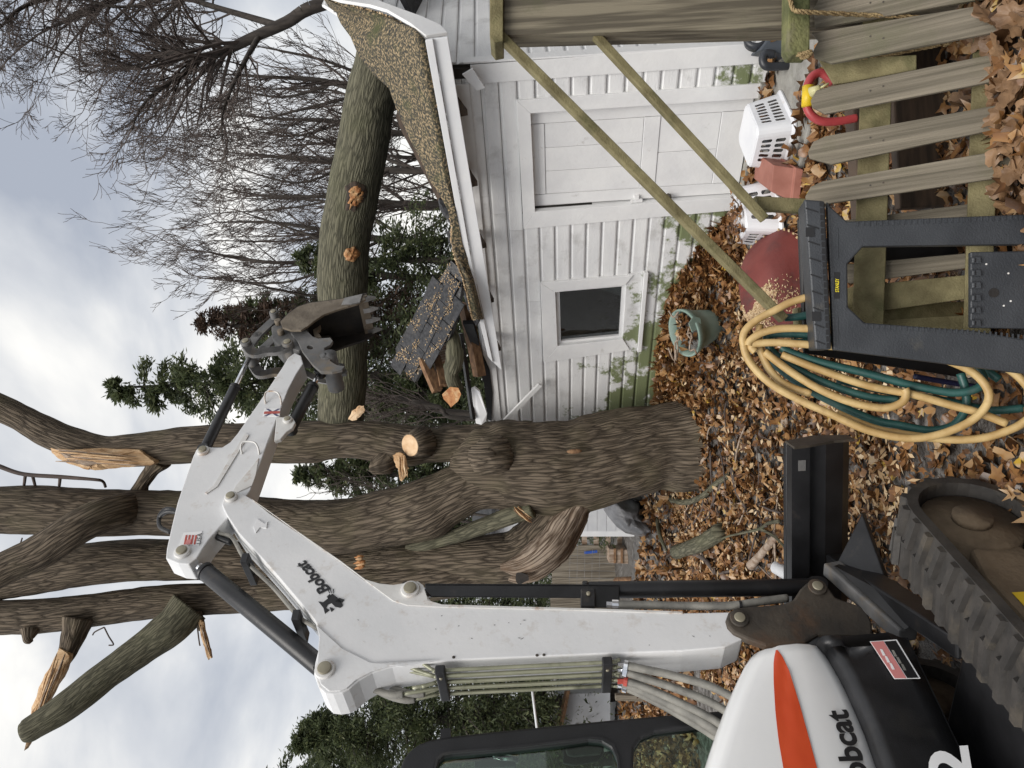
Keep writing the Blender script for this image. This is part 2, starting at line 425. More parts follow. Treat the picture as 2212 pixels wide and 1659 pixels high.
M['orange'] = mat('orange_decal', (0.58, 0.065, 0.018), (0.62, 0.08, 0.022), rough=0.25, bump=0.0)
M['black_plastic'] = mat('black_moulded_panel', (0.012, 0.012, 0.013), (0.022, 0.022, 0.024), scale=8, rough=0.42, bump=0.15, bscale=200, dirt=(0.035, 0.033, 0.03), dscale=3)
M['black_paint'] = mat('black_machine_paint', (0.010, 0.010, 0.011), (0.02, 0.02, 0.022), scale=6, rough=0.4, bump=0.08, dirt=(0.06, 0.05, 0.04), dscale=6, dlo=0.6, dhi=0.8)
M['cab_black'] = mat('black_cab_frame', (0.011, 0.011, 0.012), (0.018, 0.018, 0.02), rough=0.45, bump=0.1, bscale=120)
M['casting'] = mat('muddy_casting', (0.035, 0.03, 0.025), (0.075, 0.06, 0.045), scale=6, rough=0.65, bump=0.3, dirt=(0.10, 0.055, 0.03), dscale=4)
M['grey_steel'] = mat('grey_steel', (0.10, 0.10, 0.10), (0.17, 0.165, 0.16), scale=7, rough=0.55, bump=0.2, dirt=(0.20, 0.15, 0.09), dscale=6)
M['bucket_steel'] = mat('muddy_bucket_steel', (0.12, 0.095, 0.068), (0.24, 0.20, 0.15), scale=6, rough=0.65, bump=0.35, dirt=(0.05, 0.035, 0.025), dscale=6, dlo=0.55, dhi=0.7)
M['bucket_inside'] = mat('dark_bucket_inside', (0.012, 0.010, 0.009), (0.035, 0.028, 0.022), rough=0.7, bump=0.3)
M['worn_steel'] = mat('bare_worn_steel', (0.16, 0.155, 0.15), (0.34, 0.33, 0.32), rough=0.45, metal=0.6, bump=0.2)
M['chrome'] = mat('chrome_rod', (0.75, 0.76, 0.78), (0.82, 0.82, 0.84), rough=0.12, metal=1.0, bump=0.0)
M['pin'] = mat('pin_cap', (0.26, 0.235, 0.17), (0.36, 0.33, 0.25), rough=0.5, metal=0.3, bump=0.1)
M['tube_steel'] = mat('plated_tube', (0.24, 0.245, 0.17), (0.36, 0.36, 0.26), rough=0.42, metal=0.3, bump=0.05, dirt=(0.08, 0.08, 0.055), dscale=8)
M['hose_grey'] = mat('grey_hydraulic_hose', (0.16, 0.155, 0.14), (0.28, 0.27, 0.24), scale=12, rough=0.7, bump=0.3)
M['rubber'] = mat('track_rubber', (0.03, 0.028, 0.026), (0.055, 0.05, 0.045), scale=8, rough=0.6, bump=0.3, dirt=(0.10, 0.085, 0.065), dscale=5, dlo=0.55, dhi=0.75)
M['mud'] = mat('dried_mud', (0.09, 0.065, 0.04), (0.17, 0.125, 0.08), scale=5, rough=0.9, bump=0.8, bscale=30)
M['yellow'] = mat('yellow_decal', (0.65, 0.45, 0.03), rough=0.5, bump=0)
M['text_black'] = mat('black_lettering', (0.008, 0.008, 0.009), rough=0.4, bump=0)
M['text_white'] = mat('white_lettering', (0.8, 0.8, 0.8), rough=0.4, bump=0)
M['text_yellow'] = mat('yellow_lettering', (0.75, 0.62, 0.02), rough=0.4, bump=0)
M['pink'] = mat('faded_pink_decal', (0.58, 0.22, 0.21), rough=0.4, bump=0)
M['red_print'] = mat('red_print', (0.45, 0.08, 0.06), rough=0.4, bump=0)
M['blue_print'] = mat('blue_print', (0.06, 0.06, 0.14), rough=0.4, bump=0)
M['sawhorse'] = mat('charcoal_plastic', (0.028, 0.031, 0.036), (0.042, 0.046, 0.052), scale=6, rough=0.45, bump=0.2, bscale=150, dirt=(0.075, 0.07, 0.06), dscale=7, dlo=0.6, dhi=0.8)
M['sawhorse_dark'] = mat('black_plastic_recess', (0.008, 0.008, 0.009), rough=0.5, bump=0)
M['hose_tan'] = mat('tan_garden_hose', (0.40, 0.255, 0.095), (0.58, 0.42, 0.19), scale=9, rough=0.5, bump=0.15, dirt=(0.23, 0.13, 0.045), dscale=6)
M['hose_green'] = mat('green_garden_hose', (0.012, 0.06, 0.055), (0.03, 0.10, 0.09), scale=9, rough=0.42, bump=0.1, dirt=(0.06, 0.08, 0.07), dscale=6)
M['cable_blue'] = mat('navy_cable', (0.012, 0.014, 0.05), rough=0.5, bump=0)
M['basket'] = mat('white_basket_plastic', (0.70, 0.71, 0.74), (0.76, 0.77, 0.79), rough=0.35, bump=0.02, dirt=(0.45, 0.38, 0.28), dscale=4, dlo=0.66, dhi=0.85)
M['terracotta'] = mat('terracotta_plastic', (0.27, 0.10, 0.07), (0.36, 0.15, 0.11), rough=0.6, bump=0.15)
M['red_tray'] = mat('red_worn_paint', (0.12, 0.022, 0.018), (0.19, 0.042, 0.034), scale=3, rough=0.6, bump=0.2, dirt=(0.05, 0.03, 0.028), dscale=3.5, dlo=0.5, dhi=0.7)
M['pot'] = mat('pale_green_plastic', (0.17, 0.25, 0.21), (0.29, 0.37, 0.32), scale=4, rough=0.55, bump=0.1, dirt=(0.09, 0.12, 0.08), dscale=4)
M['rope'] = mat('jute_rope', (0.22, 0.15, 0.07), (0.38, 0.28, 0.14), scale=40, stretch=(1, 1, 1), rough=0.9, bump=1.0, bscale=120)
M['red_plastic'] = mat('red_toy_plastic', (0.42, 0.06, 0.065), rough=0.4, bump=0)
M['yellow_plastic'] = mat('yellow_toy_plastic', (0.75, 0.52, 0.02), rough=0.4, bump=0)
M['cream_plastic'] = mat('cream_toy_plastic', (0.62, 0.58, 0.30), rough=0.4, bump=0)
M['toy_black'] = mat('black_toy_plastic', (0.015, 0.017, 0.02), (0.03, 0.033, 0.04), rough=0.4, bump=0.05)
M['toy_grey'] = mat('grey_toy_plastic', (0.06, 0.07, 0.085), rough=0.5, bump=0.05)
M['toy_white'] = mat('white_toy_plastic', (0.6, 0.6, 0.6), rough=0.4, bump=0)
M['green_ball'] = mat('dusty_green_rubber', (0.05, 0.10, 0.08), rough=0.6, bump=0.05)
M['tarp'] = mat('silver_grey_tarp', (0.10, 0.10, 0.105), (0.24, 0.24, 0.25), scale=3, rough=0.28, rough2=0.5, bump=0.4, bscale=12, bdist=0.05)
M['black_sheet'] = mat('black_sheeting', (0.01, 0.01, 0.011), rough=0.35, bump=0.3)
M['far_white'] = mat('white_clapboard', (0.62, 0.63, 0.65), (0.70, 0.71, 0.72), rough=0.5, bump=0)
M['far_grey'] = mat('pale_grey_wall', (0.42, 0.43, 0.45), rough=0.6, bump=0)
M['shingle'] = mat('charcoal_shingle', (0.028, 0.029, 0.032), (0.065, 0.066, 0.07), scale=30, rough=0.85, bump=0.6, bscale=160, dirt=(0.09, 0.085, 0.08), dscale=5)
M['roof_top'] = mat('roof_dusted_with_sawdust', (0.035, 0.034, 0.03), (0.10, 0.085, 0.05), (0.36, 0.27, 0.16), scale=55, rough=0.9, bump=0.8, bscale=120, lo=0.40, hi=0.62, dirt=(0.07, 0.075, 0.03), dscale=3.0, dlo=0.52, dhi=0.7, detail=6)
M['sawdust'] = attr_mat('sawdust_chips', [(0, (0.30, 0.19, 0.09)), (0.5, (0.48, 0.34, 0.19)), (1, (0.66, 0.52, 0.34))], 0.85)
M['leaf'] = attr_mat('dead_leaves', [(0, (0.05, 0.026, 0.013)), (0.2, (0.14, 0.065, 0.027)), (0.45, (0.27, 0.13, 0.05)), (0.66, (0.40, 0.22, 0.085)), (0.84, (0.50, 0.34, 0.19)), (0.93, (0.56, 0.42, 0.28)), (1, (0.52, 0.34, 0.05))], 0.3, trans=0.2)
M['leaf_near'] = mat('near_dead_leaf', (0.12, 0.066, 0.032), (0.28, 0.165, 0.085), scale=5, rough=0.55, bump=0.4, bscale=30, dirt=(0.09, 0.045, 0.02), dscale=9)
M['needle'] = attr_mat('evergreen_sprays', [(0, (0.035, 0.048, 0.026)), (0.5, (0.10, 0.125, 0.06)), (0.85, (0.155, 0.175, 0.08)), (1, (0.20, 0.21, 0.10))], 0.55, trans=0.5)
M['rust_leaf'] = attr_mat('withered_foliage', [(0, (0.03, 0.018, 0.012)), (1, (0.12, 0.075, 0.05))], 0.7, trans=0.3)
M['twig'] = mat('bare_twig_bark', (0.06, 0.046, 0.040), (0.115, 0.09, 0.078), scale=4, rough=0.85, bump=0)
M['far_trunk'] = mat('far_trunk_bark', (0.035, 0.029, 0.025), (0.075, 0.063, 0.053), scale=3, stretch=(6, 6, 1), rough=0.9, bump=0.4)
M['bark'] = bark_mat('maple_bark', (0.045, 0.035, 0.025), (0.172, 0.137, 0.10), (0.135, 0.118, 0.066), mossy=0.5)
M['dead_bark'] = bark_mat('bleached_hollow_wood', (0.09, 0.06, 0.04), (0.36, 0.29, 0.225), (0.25, 0.15, 0.085), su=44, sv=2.2, mossy=0.4, bump=.7)
M['limb_bark'] = bark_mat('fallen_limb_bark', (0.058, 0.056, 0.038), (0.155, 0.146, 0.10), (0.12, 0.122, 0.066), su=50, sv=6.0, bump=.4, mossy=0.5)
M['pane'] = glass_mat('window_glass', (0.62, 0.65, 0.66), 0.03)
M['cab_glass'] = glass_mat('green_cab_glass', (0.62, 0.76, 0.68), 0.05)
M['blue_cloth'] = mat('blue_plastic_sheet', (0.02, 0.05, 0.14), rough=0.5, bump=0)
M['curtain'] = mat('pale_lace', (0.4, 0.42, 0.38), rough=0.8, bump=0)
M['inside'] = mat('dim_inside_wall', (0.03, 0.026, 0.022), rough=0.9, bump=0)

# ================================================================ ground
YAW = rad(46)
GC = onz(1675, 98, 0.08)                         # near corner of the garage at its base
GD = V3((-sin(YAW), cos(YAW), 0))                # along the front wall, away from the corner
GN = V3((-cos(YAW), -sin(YAW), 0))               # out of the front wall
def sst(a):
    a = np.clip(a, 0, 1); return a * a * (3 - 2 * a)
def gz(x, y):
    x = np.asarray(x, dtype=float); y = np.asarray(y, dtype=float)
    dw = (x - GC.x) * GN.x + (y - GC.y) * GN.y
    t = (x - GC.x) * GD.x + (y - GC.y) * GD.y
    z = 0.40 * sst((y - 5.4) / 2.6) * sst((2.6 - x) / 1.8)
    z = z + 0.24 * np.exp(-(np.maximum(dw, 0) / 0.45) ** 2) * sst((t - 1.2) / 1.2) * (dw > -0.6)
    z = z + 0.02 * np.sin(x * 2.3 + 1) * np.sin(y * 1.9) + 0.012 * np.sin(x * 6.1) * np.cos(y * 5.3 + 2)
    return z
def gzf(x, y): return float(gz(x, y))
def make_ground():
    xs = np.unique(np.concatenate([np.linspace(-400, -12, 14), np.linspace(-12, 10, 111), np.linspace(10, 400, 14)]))
    ys = np.unique(np.concatenate([np.linspace(-300, -2, 8), np.linspace(-2, 20, 111), np.linspace(20, 600, 16)]))
    X, Y = np.meshgrid(xs, ys)
    V = np.stack([X, Y, gz(X, Y)], -1).reshape(-1, 3)
    nx, ny = len(xs), len(ys)
    i = np.arange(nx * ny).reshape(ny, nx)
    Fq = np.stack([i[:-1, :-1], i[:-1, 1:], i[1:, 1:], i[1:, :-1]], -1).reshape(-1, 4)
    return fast('ground', V, Fq, M['ground'], smooth=True, base=(0, 0, 0))
ground = tag(make_ground(), 'wet dirt and gravel yard strewn with brown leaves', None, None, 'structure')

# ================================================================ garage
def gw(t, z, o=0.0): return GC + GD * t + GN * o + V3((0, 0, z - GC.z))
def gbox(t0, t1, z0, z1, o0, o1):
    """box on the front wall, from offset o0 to o1"""
    V = [gw(t, z, o) for o in (o0, o1) for t, z in ((t0, z0), (t1, z0), (t1, z1), (t0, z1))]
    return V, [(0, 1, 2, 3), (7, 6, 5, 4), (0, 4, 5, 1), (1, 5, 6, 2), (2, 6, 7, 3), (3, 7, 4, 0)]
def gquad(q, o0, o1):
    """quad prism on the front wall: four (t, z)"""
    V = [gw(t, z, o) for o in (o0, o1) for t, z in q]
    return V, [(0, 1, 2, 3), (7, 6, 5, 4), (0, 4, 5, 1), (1, 5, 6, 2), (2, 6, 7, 3), (3, 7, 4, 0)]
garage = empty('garage', gw(2.2, 0.0), 'small white wooden garage with its roof crushed under a fallen limb', 'garage')
WLEN, WTOP = 4.9, 2.55
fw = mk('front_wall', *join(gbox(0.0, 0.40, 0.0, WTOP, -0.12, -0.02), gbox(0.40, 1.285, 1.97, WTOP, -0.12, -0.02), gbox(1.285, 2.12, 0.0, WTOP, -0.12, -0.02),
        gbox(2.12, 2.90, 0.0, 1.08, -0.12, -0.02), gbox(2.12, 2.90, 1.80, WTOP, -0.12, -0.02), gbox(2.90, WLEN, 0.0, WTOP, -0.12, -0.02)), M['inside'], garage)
def board(t0, t1, z0, z1):
    prof = [(z0, -0.018), (z0, 0.016), (z0 + 0.012, 0.019), (z1 - 0.032, 0.014), (z1 - 0.018, 0.002), (z1 - 0.003, 0.0), (z1 - 0.003, -0.018)]
    return loft([[gw(t0, z, o) for z, o in prof], [gw(t1, z, o) for z, o in prof]])
ROW = 0.1397
z0 = 2.339 - ROW * 16
k = 0
while z0 + 0.02 < WTOP:
    z1 = min(z0 + ROW, WTOP)
    zc = (z0 + z1) / 2
    spans = [(0.10, WLEN)]
    def cut(sp, a, b):
        out = []
        for s, e_ in sp:
            if e_ <= a or s >= b: out.append((s, e_)); continue
            if s < a: out.append((s, a))
            if e_ > b: out.append((b, e_))
        return out
    if zc < 2.0: spans = cut(spans, 0.36, 1.33)
    if 0.98 < zc < 1.85: spans = cut(spans, 2.09, 2.96)
    for s, e_ in spans:
        # long runs are two lengths butted together
        if e_ - s > 2.5:
            c = s + 0.9 + 0.6 * ((k * 37) % 10) / 10
            pieces = [(s, c - 0.001), (c + 0.001, e_)]
        else: pieces = [(s, e_)]
        for a, b in pieces:
            mk('siding_board', *board(a, b, z0 + random.uniform(-.001, .001), z1), M['siding'], fw)
    z0 = z1; k += 1
# corner board, frieze
mk('corner_board', *gquad([(-0.036, 0.05), (0.118, 0.05), (0.135, 2.40), (-0.012, 2.40)], 0.0, 0.032), M['trim'], garage, bevel=0.004)
mk('frieze_board', *gquad([(0.13, 2.42), (3.9, 2.40), (3.9, 2.52), (0.13, 2.54)], 0.021, 0.034), M['trim'], garage)
# torn corner trim under the eave
mk('torn_trim', *gquad([(-0.02, 2.38), (0.13, 2.30), (0.15, 2.36), (0.02, 2.46)], 0.10, 0.125), M['trim'], garage)
# ---- door
dr = mk('door', *gquad([(0.40, 0.16), (1.262, 0.16), (1.283, 1.955), (0.402, 1.96)], -0.085, -0.045), M['trim'], garage)
def dpan(t0, t1, z0, z1, o0=-0.045, o1=-0.030, nm='door_panel', m='trim'):
    return mk(nm, *gquad([(t0, z0), (t1, z0), (t1, z1), (t0, z1)], o0, o1), M[m], dr, bevel=0.003)
for t0, t1, a, b in ((0.402, 0.515, 0.165, 1.955), (1.165, 1.268, 0.165, 1.95), (0.52, 1.16, 1.845, 1.955), (0.52, 1.16, 0.165, 0.40), (0.52, 1.16, 0.90, 1.03)):
    dpan(t0, t1, a, b, nm='rail')
for i in range(3): dpan(0.523 + i * 0.213, 0.523 + i * 0.213 + 0.208, 1.035, 1.84, -0.045, -0.0365)
for i in range(2): dpan(0.523 + i * 0.32, 0.523 + i * 0.32 + 0.315, 0.405, 0.895, -0.045, -0.0365)
kn = onp(1443, 420, gw(0, 0, -0.03), GN)
mk('door_knob', *[x for x in join(cyl(kn, kn + GN * 0.03, 0.012), cyl(kn + GN * 0.03, kn + GN * 0.065, 0.024, 14, 0.02))], M['casting'], dr, True)
lt = onp(1374, 430, gw(0, 0, -0.03), GN)
mk('latch', *join(box(lt + GN * 0.012, 0.045, 0.012, 0.02, (GD, GN, V3((0, 0, 1)))), box(lt + GN * 0.026, 0.012, 0.012, 0.05, (GD, GN, V3((0, 0, 1))))), M['trim'], dr)
dc = mk('door_casing', *join(gquad([(0.275, 0.10), (0.392, 0.10), (0.396, 1.955), (0.283, 2.061)], -0.09, 0.036),
                             gquad([(0.283, 2.061), (0.396, 1.955), (1.290, 1.945), (1.457, 2.051)], -0.09, 0.0362),
                             gquad([(1.29, 1.947), (1.272, 0.12), (1.40, 0.12), (1.457, 2.051)], -0.09, 0.0358)), M['trim'], garage, bevel=0.003)
mk('sill', *gquad([(0.27, 0.08), (1.41, 0.08), (1.41, 0.155), (0.27, 0.155)], -0.1, 0.07), M['concrete'], garage)
# ---- window
wn = mk('window', *join(gquad([(2.037, 1.045), (2.141, 1.11), (2.177, 1.778), (2.057, 1.917)], -0.06, 0.042),
                        gquad([(2.057, 1.917), (2.177, 1.778), (2.86, 1.762), (3.077, 1.908)], -0.06, 0.0422),
                        gquad([(2.86, 1.762), (2.82, 1.10), (2.975, 1.02), (3.077, 1.908)], -0.06, 0.0418)), M['trim'], garage, bevel=0.004)
mk('window_sill', *gquad([(2.01, 0.905), (2.99, 0.905), (3.0, 0.945), (2.01, 0.945)], -0.02, 0.060), M['trim'], wn, bevel=0.004)
mk('window_apron', *gquad([(2.03, 0.948), (2.97, 0.948), (2.975, 1.10), (2.03, 1.10)], -0.06, 0.028), M['siding'], wn)
sa = mk('sash', *join(gquad([(2.143, 1.10), (2.185, 1.10), (2.205, 1.77), (2.178, 1.77)], -0.05, 0.0), gquad([(2.80, 1.10), (2.845, 1.10), (2.875, 1.765), (2.83, 1.765)], -0.05, 0.0),
                      gquad([(2.185, 1.10), (2.80, 1.10), (2.80, 1.135), (2.185, 1.135)], -0.05, 0.001), gquad([(2.205, 1.735), (2.83, 1.725), (2.83, 1.765), (2.205, 1.77)], -0.05, 0.001)), M['trim'], wn)
mk('pane', *gquad([(2.17, 1.12), (2.82, 1.12), (2.85, 1.75), (2.19, 1.755)], -0.030, -0.026), M['pane'], sa)
# things dimly seen in the window
sheet = mk('plastic_sheet', *gquad([(2.35, 0.95), (2.62, 0.95), (2.60, 1.42), (2.40, 1.38)], -0.60, -0.57), M['blue_cloth'])
tag(sheet, 'dim blue sheet hanging inside the garage window', 'sheet')
lace = mk('window_curtain', *gquad([(2.16, 1.05), (2.42, 1.05), (2.30, 1.30), (2.24, 1.52), (2.16, 1.60)], -0.10, -0.095) if False else prism([gw(t_, z_, -.10) for t_, z_ in ((2.16, 1.08), (2.40, 1.08), (2.30, 1.28), (2.24, 1.50), (2.17, 1.62))], GN * .004), M['curtain'])
tag(lace, 'scrap of pale curtain low behind the garage window pane', 'curtain')
# other walls and floor of the garage
GB = -GN
def sw(dist, z, o=0.0): return GC + GB * dist - GD * o + V3((0, 0, z - GC.z))     # side (gable) wall facing the deck
DEEP = 5.4
def rakez(dist): return 2.62 + 0.62 * min(dist, DEEP - dist)
svert = [sw(0.0, 0.0, -0.02), sw(DEEP, 0.0, -0.02), sw(DEEP, rakez(DEEP), -0.02), sw(DEEP * .5, rakez(DEEP * .5) - .3, -0.02), sw(0, rakez(0) - 0.06, -0.02)]
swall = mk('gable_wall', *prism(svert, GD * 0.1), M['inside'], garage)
z0 = 2.339 - ROW * 16 + 0.03
def sboard(a, b, c, z0, z1):
    prof = [(z0, -0.018), (z0, 0.016), (z0 + 0.012, 0.019), (z1 - 0.032, 0.013), (z1 - 0.016, 0.003), (z1 - 0.002, 0.002), (z1 - 0.002, -0.018)]
    r0 = [sw(a + (c - a) * ((z - z0) / (z1 - z0)), z, o) for z, o in prof]
    return loft([r0, [sw(b, z, o) for z, o in prof]])
while z0 < 3.7:
    z1 = z0 + ROW
    a = max(0.03, (z0 - 2.76) / 0.62); c = max(0.03, (z1 - 2.76) / 0.62)
    mk('siding_board', *sboard(a, DEEP * .55, c, z0, z1), M['siding'], swall)
    z0 = z1
mk('corner_board', *prism([sw(-0.03, 0.05, 0.021), sw(0.075, 0.05, 0.021), sw(0.075, 2.45, 0.021), sw(-0.03, 2.45, 0.021)], -GD * 0.014), M['trim'], garage, bevel=0.003)
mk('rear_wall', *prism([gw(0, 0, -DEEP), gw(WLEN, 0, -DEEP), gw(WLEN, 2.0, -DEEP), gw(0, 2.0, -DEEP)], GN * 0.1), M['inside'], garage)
mk('far_wall', *prism([gw(WLEN, 0, -0.05), gw(WLEN, 0, -DEEP), gw(WLEN, 1.9, -DEEP), gw(WLEN, 2.45, -0.05)], -GD * 0.1), M['siding'], garage)
# ---- eaves: fascia and gutter board sag towards the tree
FO = 0.30
pf = gw(0, 0, FO)
ftop = [(919, 85), (962, 320), (1004, 553), (1054, 766)]
fmid = [(936, 82), (977, 320), (1018, 553), (1066, 780)]
fbot = [(967, 78), (1006, 320), (1045, 553), (1084, 798)]
mk('fascia', *prism(pp(fmid + fbot[::-1], pf, GN), GN * 0.02), M['fascia'], garage, bevel=0.003)
mk('drip_edge', *prism(pp(ftop + [(x - 1, y) for x, y in fmid[::-1]], pf + GN * 0.012, GN), GN * 0.03), M['fascia'], garage, bevel=0.003)
# rake board on the gable, bowed by the crushed roof
pr = GC - GD * 0.30
mk('rake_board', *prism(pp([(660, -60), (690, -8), (737, 7), (800, 17), (837, 28), (887, 57), (921, 84), (967, 77), (952, 60), (912, 42), (868, 26), (820, 8), (790, -8), (760, -60)], pr, -GD), -GD * 0.025), M['trim'], garage, bevel=0.003)
# ---- what is left of the front roof slope
RS = rad(33)
rn = (GN * sin(RS) + V3((0, 0, 1)) * cos(RS)).normalized()
rp0 = gw(0, 2.69, FO)
cont = [(676, -60), (702, -16), (722, 8), (737, 18), (745, 36), (752, 50), (770, 85), (787, 117), (815, 155), (847, 187), (862, 230), (890, 295), (915, 340), (935, 385), (952, 415), (966, 450), (972, 490), (972, 520), (981, 553), (997, 600), (1012, 650), (1022, 690)]
eav = [(690, -56), (714, -12), (775, 14), (815, 24), (850, 37), (882, 56), (906, 73), (920, 86), (932, 155), (938, 187), (945, 230), (957, 295), (965, 340), (973, 385), (979, 415), (985, 450), (992, 490), (998, 520), (1004, 553), (1015, 600), (1027, 650), (1036, 690)]
R_, Vr = 12, []
for i, (c, e_) in enumerate(zip(cont, eav)):
    a = onp(e_[0], e_[1], pr + GD * .03, -GD) if i < 7 else onp(e_[0], e_[1], pf, GN)
    b = onp(c[0], c[1], rp0, rn) if i > 5 else onp(c[0], c[1], pr + GD * (.10 + .04 * i), -GD)
    for j in range(R_ + 1):
        t = j / R_
        p = a.lerp(b, t)
        s = 0.03 * mnoise.noise(p * 1.7) + 0.012 * mnoise.noise(p * 7)
        Vr.append(p + rn * s * (0.2 + t))
n = R_ + 1
Fr = [(i * n + j, (i + 1) * n + j, (i + 1) * n + j + 1, i * n + j + 1) for i in range(len(cont) - 1) for j in range(R_)]
roof = mk('roof', Vr, Fr, M['roof_top'], garage, smooth=True)
_s = roof.modifiers.new('thick', 'SOLIDIFY'); _s.thickness = 0.05; _s.offset = -1
# loose chips lying on it
rng = np.random.default_rng(5)
def chips(name, P, Nn, size, m, parent, seed=0, label=None, kind='stuff'):
    rg = np.random.default_rng(seed); n = len(P)
    a = rg.uniform(0, 2 * pi, n); L_ = size * rg.uniform(0.5, 1.6, n); W_ = L_ * rg.uniform(0.25, 0.6, n)
    Nn = np.asarray(Nn) + rg.normal(0, 0.35, (n, 3)); Nn /= np.linalg.norm(Nn, axis=1)[:, None]
    r = np.stack([np.cos(a), np.sin(a), np.zeros(n)], 1); U = r - Nn * (r * Nn).sum(1)[:, None]; U /= np.linalg.norm(U, axis=1)[:, None]
    W = np.cross(Nn, U)
    c = np.stack([P - U * L_[:, None], P - W * W_[:, None], P + U * L_[:, None], P + W * W_[:, None]], 1).reshape(-1, 3)
    Fq = np.arange(4 * n).reshape(n, 4)
    return tag(fast(name, c, Fq, m, parent, np.repeat(rg.uniform(0, 1, n), 4)), label, None, None, kind)
va = np.array([tuple(v) for v in Vr]).reshape(len(cont), n, 3)
Pc = []
for _ in range(15000):
    i = rng.uniform(1.0, len(cont) - 1.01); j = rng.uniform(0, R_ - .01) if rng.random() < .75 else rng.uniform(R_ * .6, R_ - .01)
    i0, j0 = int(i), int(j); fi, fj = i - i0, j - j0
    Pc.append(va[i0, j0] * (1 - fi) * (1 - fj) + va[i0 + 1, j0] * fi * (1 - fj) + va[i0, j0 + 1] * (1 - fi) * fj + va[i0 + 1, j0 + 1] * fi * fj)
Pc = np.array(Pc)
keep = np.array([mnoise.noise(V3(p) * 1.6) > -0.42 + 0.35 * rng.random() for p in Pc])
Pc = Pc[keep]
chips('sawdust', Pc + np.array(rn) * 0.012, np.tile(np.array(rn), (len(Pc), 1)), 0.012, M['sawdust'], roof, 3)
# splintered roof edge behind the strip (dark sheathing seen from below)
for poly, yy in (([(858, 236), (880, 268), (905, 318), (946, 392), (962, 440), (955, 452), (925, 392), (893, 330), (868, 285), (856, 256)], 7.0), ([(768, 62), (790, 112), (850, 182), (856, 192), (848, 193), (782, 122), (762, 72)], 6.6)):
    q = at(poly[0][0], poly[0][1], yy)
    mk('broken_sheathing', *prism(pp(poly, q, V3((-0.2, -1, 0.35)).normalized()), V3((0.02, 0.06, -0.02))), M['dark_wood'], garage)
# collapsed rear slope, lying low behind the limb
rear = [gw(-0.3, 3.05, -1.1), gw(1.2, 2.45, -1.2), gw(2.6, 2.1, -1.0), gw(4.9, 2.2, -0.9), gw(4.9, 1.7, -DEEP - .2), gw(2.6, 1.3, -DEEP - .2), gw(-0.3, 2.2, -DEEP - .2)]
mk('collapsed_roof', *prism(rear, V3((0, 0, -0.05))), M['shingle'], garage)
# dark joist ends and rafters under the eave
for t in np.arange(0.25, 2.9, 0.6):
    ze = 2.50 - 0.045 * t
    mk('rafter_tail', *beam(gw(t, ze, 0.28), gw(t, ze + 0.18, -0.3), 0.045, 0.10), M['dark_wood'], garage)
mk('crushed_edge', *prism(pp([(1000, 700), (1024, 760), (1046, 830), (1052, 905), (1062, 910), (1064, 850), (1058, 800), (1040, 760), (1022, 700)], gw(0, 0, 0.05), GN), GN * -0.06), M['black_sheet'], garage)

# ---- the slab of shingled roof torn loose by the limb
sn = V3((-0.28, -0.78, 0.56)).normalized()
sp0 = at(930, 690, 7.45)
slab_px = [(974, 563), (1001, 588), (996, 630), (985, 690), (970, 733), (924, 775), (896, 826), (878, 806), (860, 786), (854, 753), (890, 690), (934, 630)]
slab3 = pp(slab_px, sp0, sn)
slab = mk('roof_slab', *prism(slab3, -sn * 0.05), M['black_sheet'])
tag(slab, 'torn slab of charcoal shingled roof tipped up on the garage', 'roof slab')
ua = (onp(876, 757, sp0, sn) - onp(962, 580, sp0, sn)).normalized()
va_ = sn.cross(ua).normalized()
o0 = onp(962, 580, sp0, sn)
def inpoly(p, poly):
    x, y = p; c = False
    for i in range(len(poly)):
        (x1, y1), (x2, y2) = poly[i - 1], poly[i]
        if (y1 > y) != (y2 > y) and x < (x2 - x1) * (y - y1) / (y2 - y1) + x1: c = not c
    return c
poly2 = [((p - o0).dot(ua), (p - o0).dot(va_)) for p in slab3]
cx = sum(p[0] for p in poly2) / len(poly2); cy = sum(p[1] for p in poly2) / len(poly2)
sgn = 1 if cy > 0 else -1
SHL, SHW = 0.30, 0.135
shm = None
for r in range(-3, 12):
    for c in range(-3, 9):
        u = (c + 0.5 * (r % 2)) * SHL; v = r * SHW * sgn
        if not inpoly((u, v), poly2): continue
        p = o0 + ua * u + va_ * v + sn * (0.008 + 0.004 * random.random())
        if shm is None:
            Vb, Fb = box((0, 0, 0), SHL / 2 - 0.004, SHW / 2 + 0.012, 0.005)
            me = bpy.data.meshes.new('shingle'); me.from_pydata([tuple(x) for x in Vb], [], Fb); me.materials.append(M['shingle']); shm = me
        o = bpy.data.objects.new('shingle', shm); link(o, p, slab)
        q = Matrix((ua, va_, sn)).transposed().to_quaternion()
        tilt = Matrix.Rotation(rad(3.5) * sgn + random.gauss(0, .02), 3, 'X') @ Matrix.Rotation(random.gauss(0, .02), 3, 'Z')
        o.rotation_euler = (q.to_matrix() @ tilt).to_euler()
Pn = []
while len(Pn) < 800:
    a, b = random.uniform(min(p[0] for p in poly2), max(p[0] for p in poly2)), random.uniform(min(p[1] for p in poly2), max(p[1] for p in poly2))
    if inpoly((a, b), poly2):
        q = o0 + ua * a + va_ * b + sn * 0.022
        if mnoise.noise(V3((a * 5.0, b * 13.0, 3))) > -.15 + .6 * random.random(): Pn.append(tuple(q))
chips('sawdust', np.array(Pn), np.tile(np.array(sn), (len(Pn), 1)), 0.008, M['sawdust'], slab, 8)

